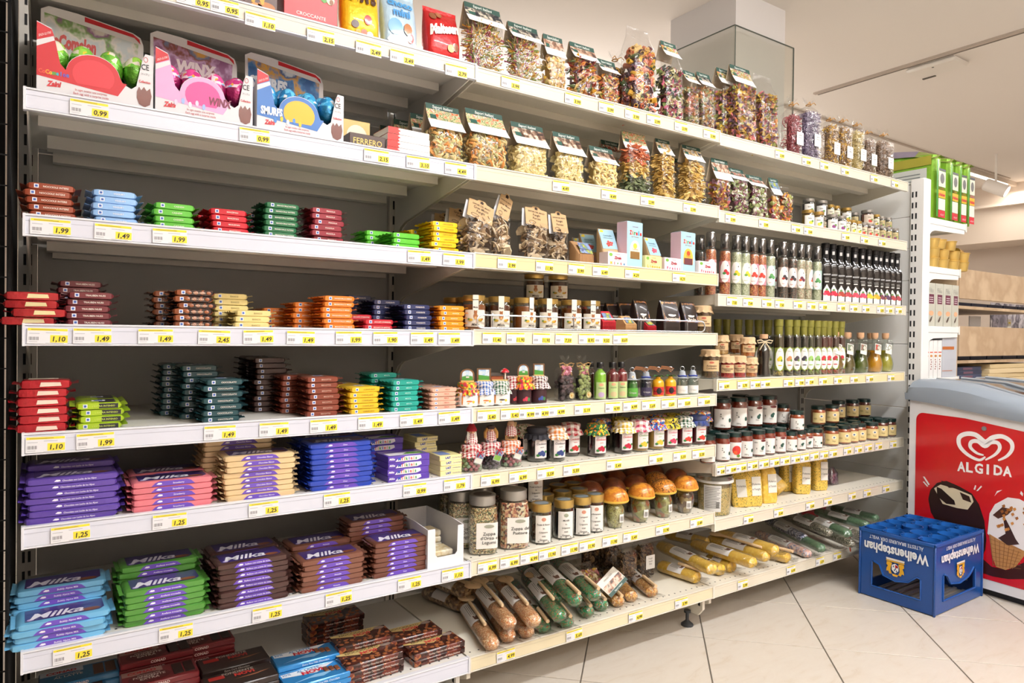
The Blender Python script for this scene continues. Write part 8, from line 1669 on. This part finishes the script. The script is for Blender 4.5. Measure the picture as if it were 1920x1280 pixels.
for x_ in (.10, .30, Df - .11): tr_.tube([(x_, -s, (ip(hi_, s) if s < .5 else ip(hi_, .5) - (s - .5) * .07) + .012) for s in (.06, .25, .45, .7, 1.0)], .006, P('#b9c0c8', .3, .5), 6)
obj('lid_rail', tr_, fz)
pan = M(); Z0 = .07; r1_, r2_, r3_ = fpx(1735, 774), fpx(1810, 784), fpx(1920, 809); sx_ = fpx(1718, 800)[0]; o = arc(sx_ + .03, r1_[1] - .032, .03, .032, 180, 90, 6) + [r2_, r3_, (r3_[0] + .8, r3_[1] - .09)] + [(r3_[0] + .8, Z0), (sx_ + .02, Z0), (sx_, Z0 + .02)]
pan.plate(o, [], 0, P('#c5131f', .25, 0, .4), lambda x, y, z: fface(x, y)); obj('red_panel', pan, fz)['label'] = 'glossy red printed panel'
ff = lambda l: (lambda x, y, z=0: (-.0012 - l, -x, y))
WH = P('#f1eff0', .35)
def ribbon(m, pts, ws, mat, l):
    P_ = [Vector((p[0], p[1])) for p in pts]; L_, R_ = [], []
    for i, p in enumerate(P_):
        t = (P_[min(len(P_) - 1, i + 1)] - P_[max(0, i - 1)]).normalized(); n = Vector((-t.y, t.x)); L_.append(p + n * ws[i] / 2); R_.append(p - n * ws[i] / 2)
    n_ = len(P_); m.add([(-.0012 - l, -q.x, q.y) for q in L_ + R_], [(i, i + 1, n_ + i + 1, n_ + i) for i in range(n_ - 1)], mat)
logo = M()
def spl(pts, n=6):
    out = []
    for i in range(len(pts) - 1):
        p0, p1, p2, p3 = (Vector(pts[max(0, i - 1)]), Vector(pts[i]), Vector(pts[i + 1]), Vector(pts[min(len(pts) - 1, i + 2)]))
        for k in range(n): t = k / n; out.append(.5 * ((2 * p1) + (p2 - p0) * t + (2 * p0 - 5 * p1 + 4 * p2 - p3) * t * t + (3 * p1 - p0 - 3 * p2 + p3) * t ** 3))
    out.append(Vector(pts[-1])); return out
# double heart swirl traced as two tapering ribbons
h1 = [(1852, 833), (1842, 830), (1822, 822), (1812, 826), (1808, 838)]
out1 = [fpx(*p) for p in ((1848, 856), (1836, 862), (1815, 852), (1800, 836), (1799, 820), (1812, 813), (1830, 815), (1848, 828), (1862, 820), (1880, 818), (1896, 828), (1898, 842), (1888, 855), (1872, 863))]
in1 = [fpx(*p) for p in ((1845, 853), (1832, 849), (1820, 838), (1822, 828), (1834, 827), (1847, 836), (1858, 829), (1871, 830), (1875, 840), (1866, 852), (1848, 862))]
for pts, wm in ((out1, .016), (in1, .014)):
    c_ = spl([Vector(p).to_2d() if len(p) > 2 else Vector(p) for p in pts], 5); n_ = len(c_); ribbon(logo, c_, [wm * (.25 + .95 * math.sin(PI * min(1, (i + .5) / n_)) ** .6) for i in range(n_)], WH, .0008)
a_, b_ = fpx(1795, 882), fpx(1896, 893); wl = b_[0] - a_[0]; sl_ = (b_[1] - a_[1]) / wl
for i, ch in enumerate('ALGIDA'):
    cx = a_[0] + wl * (i + .5) / 6 * 1.0 - (0, .002, 0, 0, -.004, -.004)[i]; logo.text(ch, .038, lambda x, v, cx=cx: (-.002, -(cx + x), a_[1] + sl_ * (cx - a_[0]) + v), WH, bold=.035, maxw=wl / 6.3)
obj('printed_logo', logo, fz)['label'] = 'white double heart emblem above white lettering'
def poly(m, px, c, l): m.plate([fpx(*p) for p in px], [], 0, c if not isinstance(c, str) else P(c, .35), lambda x, y, z: (-.0012 - l, -x, y))
ice = M()
poly(ice, [(1741, 935), (1745, 918), (1757, 905), (1775, 901), (1800, 912), (1823, 925), (1836, 945), (1846, 975), (1850, 1010), (1848, 1030), (1842, 1045), (1770, 1000), (1746, 960)], '#2c1613', .0008)
poly(ice, [(1752, 915), (1764, 908), (1790, 915), (1822, 928), (1826, 940), (1815, 955), (1795, 952), (1768, 944)], '#d9cdb0', .0012); poly(ice, [(1757, 912), (1766, 916), (1790, 938), (1792, 946), (1775, 944), (1758, 930)], '#1f0f0c', .0016); poly(ice, [(1800, 922), (1818, 930), (1822, 942), (1806, 936)], '#2a1410', .0016)
poly(ice, [(1764, 900), (1790, 907), (1800, 914), (1780, 914)], '#2c1613', .0018)
poly(ice, [(1852, 1000), (1856, 962), (1866, 945), (1890, 932), (1912, 935), (1930, 945), (1930, 1035), (1880, 1025)], '#e9e6ea', .0010); poly(ice, [(1855, 1000), (1875, 1012), (1900, 1022), (1926, 1035), (1905, 1062), (1886, 1068), (1868, 1062), (1860, 1040)], '#b5834e', .0014)
ck = P('#8a5c34', .5)
for k in range(7): ribbon(ice, [Vector(fpx(1857 + k * 9, 1003 + k * 5)), Vector(fpx(1863 + k * 6, 1060 + k * 1))], [.0022] * 2, ck, .0018); ribbon(ice, [Vector(fpx(1857 + k, 1010 + k * 8)), Vector(fpx(1915, 1030 + k * 6))], [.0018] * 2, ck, .0018)
poly(ice, [(1880, 960), (1893, 985), (1905, 1010), (1912, 1020), (1890, 1022), (1872, 1008), (1886, 1000)], '#3a201a', .0016); poly(ice, [(1862, 965), (1880, 950), (1900, 955), (1890, 965), (1872, 972)], '#4a2c22', .0016)
for k in range(26): uu, vv = R.uniform(1868, 1925), R.uniform(945, 1000); poly(ice, [(uu, vv), (uu + 5, vv - 2), (uu + 7, vv + 2), (uu + 3, vv + 5)], ('#b87838', '#c98c48', '#9a5f2c')[k % 3], .0022)
poly(ice, [(1838, 1072), (1842, 1046), (1860, 1062), (1890, 1068), (1925, 1052), (1930, 1085), (1890, 1085), (1862, 1080)], '#3a120e', .0010)
for px in (((1731, 893), (1734, 893), (1744, 908), (1741, 909)), ((1731, 903), (1733, 902), (1741, 911), (1739, 912)), ((1826, 917), (1829, 909), (1831, 910), (1829, 918)), ((1831, 920), (1840, 910), (1842, 912), (1834, 920)), ((1865, 930), (1870, 920), (1880, 918), (1870, 924)), ((1913, 925), (1915, 920), (1919, 925), (1918, 930))): poly(ice, list(px), '#ece6e8', .0012)
obj('printed_ice_creams', ice, fz)['label'] = 'flat print of a dark ice cream bar and a cone'
c_ = fpx(1846, 803); obj('lock', M().lathe([(0, 0), (.009, 0), (.009, .004), (.005, .005), (0, .003)], P('#9aa0a8', .3, .7), 14, cap0=False, cap1=False), fz, (-.0014, -c_[0], c_[1]), rot=(0, -PI / 2, 0))

# ---- blue crate
cb = P('#0f4790', .33, 0, .15, .1, 30); cbd = P('#15509c', .35); cw, cdp, chh = .395, .287, .272
ct = thing('beer_crate', 'blue plastic bottle crate with upside down white lettering', 'crate', (2.800, -.383, 0), 0)
def win(w_, s0, s1): return [(s0, .048), (s1, .048), (s1, .125), (s1 - .012, .132), (s1 - .03, .118), (s1 - .06 if w_ > .3 else s1 - .045, .103), ((s0 + s1) / 2, .092), (s0 + .06 if w_ > .3 else s0 + .045, .103), (s0 + .03, .140), (s0 + .008, .148), (s0, .145)]
def wall(w_, s0, s1): return M().plate([(0, .004), (w_, .004), (w_, chh), (0, chh)], [win(w_, s0, s1)], .006, cb, lambda x, y, z: (x, z, y))
# the face toward -Y is the long right face; the face toward -X is the left one
w1 = wall(cw, .065, cw - .065)
cwm = w1.mesh('crate_wall'); w2m = wall(cdp, .05, cdp - .05).mesh('crate_wall')
obj('crate_wall', cwm, ct, (0, 0, 0)); obj('crate_wall', cwm, ct, (cw, cdp, 0), PI); obj('crate_wall', w2m, ct, (0, cdp, 0), -PI / 2); obj('crate_wall', w2m, ct, (cw, 0, 0), PI / 2)
fr2 = M()
for w_, s0, s1, T_ in ((cw, .065, cw - .065, lambda x, z, y: (x, y, z)), (cdp, .05, cdp - .05, lambda x, z, y: (y, cdp - x, z))):
    l_ = win(w_, s0, s1); cxm = sum(p[0] for p in l_) / len(l_); cym = sum(p[1] for p in l_) / len(l_)
    obj('window_trim', M().tube([T_(p[0], p[1], -.001) for p in l_], .0035, cbd, 5, closed=True), ct)
for T_ in ((0, 0), (cw, 0), (0, cdp), (cw, cdp)): obj('corner_post', M().box(T_[0] - .004, T_[0] + .004, T_[1] - .004, T_[1] + .004, 0, chh, cb, .002), ct)
fr2.box(-.004, cw + .004, -.004, 0, chh - .012, chh + .001, cbd, .001).box(-.004, 0, -.003, cdp + .004, chh - .012, chh + .001, cbd, .001)
obj('rim_band', fr2, ct)
for i in range(8): obj('bottom_slat', cached('bsl', lambda: M().box(.008, cw - .008, 0, .012, .004, .010, P('#9a9aa0', .5)).mesh('bottom_slat')), ct, (0, .02 + i * .034, 0))
cell = cached('cell', lambda: M().lathe([(.036, -.060), (.038, -.003), (.0395, 0), (.0375, .0), (.0355, -.060)], P('#205fae', .3, 0, .2), 12, cap0=False, cap1=False, a0=.26).mesh('bottle_cell'))
for i in range(5):
    for j in range(4):
        if (i, j) in ((1, 2), (2, 1)): continue
        c_ = obj('bottle_cell', cell, ct, (.0455 + i * .0755, .0405 + j * .0685, chh + .002 + R.uniform(-.001, .001)), 0)
dv = M()
for i in range(1, 5): dv.box(.0075 + i * .0755 - .001, .0075 + i * .0755 + .001, .008, cdp - .008, .15, chh - .012, cbd)
for j in range(1, 4): dv.box(.008, cw - .008, .006 + j * .0685 - .001, .006 + j * .0685 + .001, .15, chh - .012, cbd)
obj('divider_grid', dv, ct)
def crtxt(w_, T_, sc):
    m = M(); wt = P('#e3e8ee', .4); c = w_ / 2
    m.text('Weihenstephan', .036 * sc, lambda a, v: T_(c - a, .205 + .018 * sc - v, 0), wt, bold=.035, maxw=w_ * .86)
    m.text('ÄLTESTE BRAUEREI DER WELT', .013 * sc, lambda a, v: T_(c - a, .252 - v, 0), wt, bold=.005, maxw=w_ * .72)
    go = P('#d9a520', .4); k = sc
    Cx, Cy = c, .140
    def pl_(pts, mat, l): m.plate([(Cx + x * k, Cy + y * k) for x, y in pts], [], 0, mat, lambda x, y, z: T_(x, y, l))
    pl_([(-.036, .040), (.036, .040), (.034, .032), (-.034, .032)], P('#ddd9cf', .4), .0002); pl_([(-.036, .031), (.036, .031), (.034, .026), (-.034, .026)], go, .0002)
    for sg in (-1, 1): pl_([(sg * x, y) for x, y in ((.012, .022), (.022, .025), (.033, .024), (.034, .012), (.028, .008), (.033, -.002), (.034, -.014), (.026, -.012), (.022, -.022), (.012, -.020), (.018, -.006), (.016, .008))], go, .0002)
    pl_([(-.012, -.020), (.012, -.020), (.008, -.028), (-.008, -.028)], go, .0002)
    pl_([(-.013, .014), (0, .022), (.013, .014), (.013, -.004), (0, -.016), (-.013, -.004)], P('#e6e8ea', .4), .0004)
    for x, y in ((-.008, .006), (0, -.002), (.006, .006), (-.004, -.008), (.004, -.010)): pl_([(x, y), (x + .004, y + .002), (x + .003, y + .008), (x - .001, y + .006)], P('#2c4a7a', .4), .0006)
    pl_([(.0, .006), (.011, .006), (.011, .014), (.0, .019)], P('#c9202c', .4), .0006)
    return m
obj('printed_lettering', crtxt(cw, lambda x, y, l: (x, -.0048 - l, y), .95), ct)['label'] = 'upside down white lettering and yellow crest'
obj('printed_lettering', crtxt(cdp, lambda x, y, l: (-.0048 - l, cdp - x, y), 1.0), ct)['label'] = 'upside down white lettering and yellow crest'
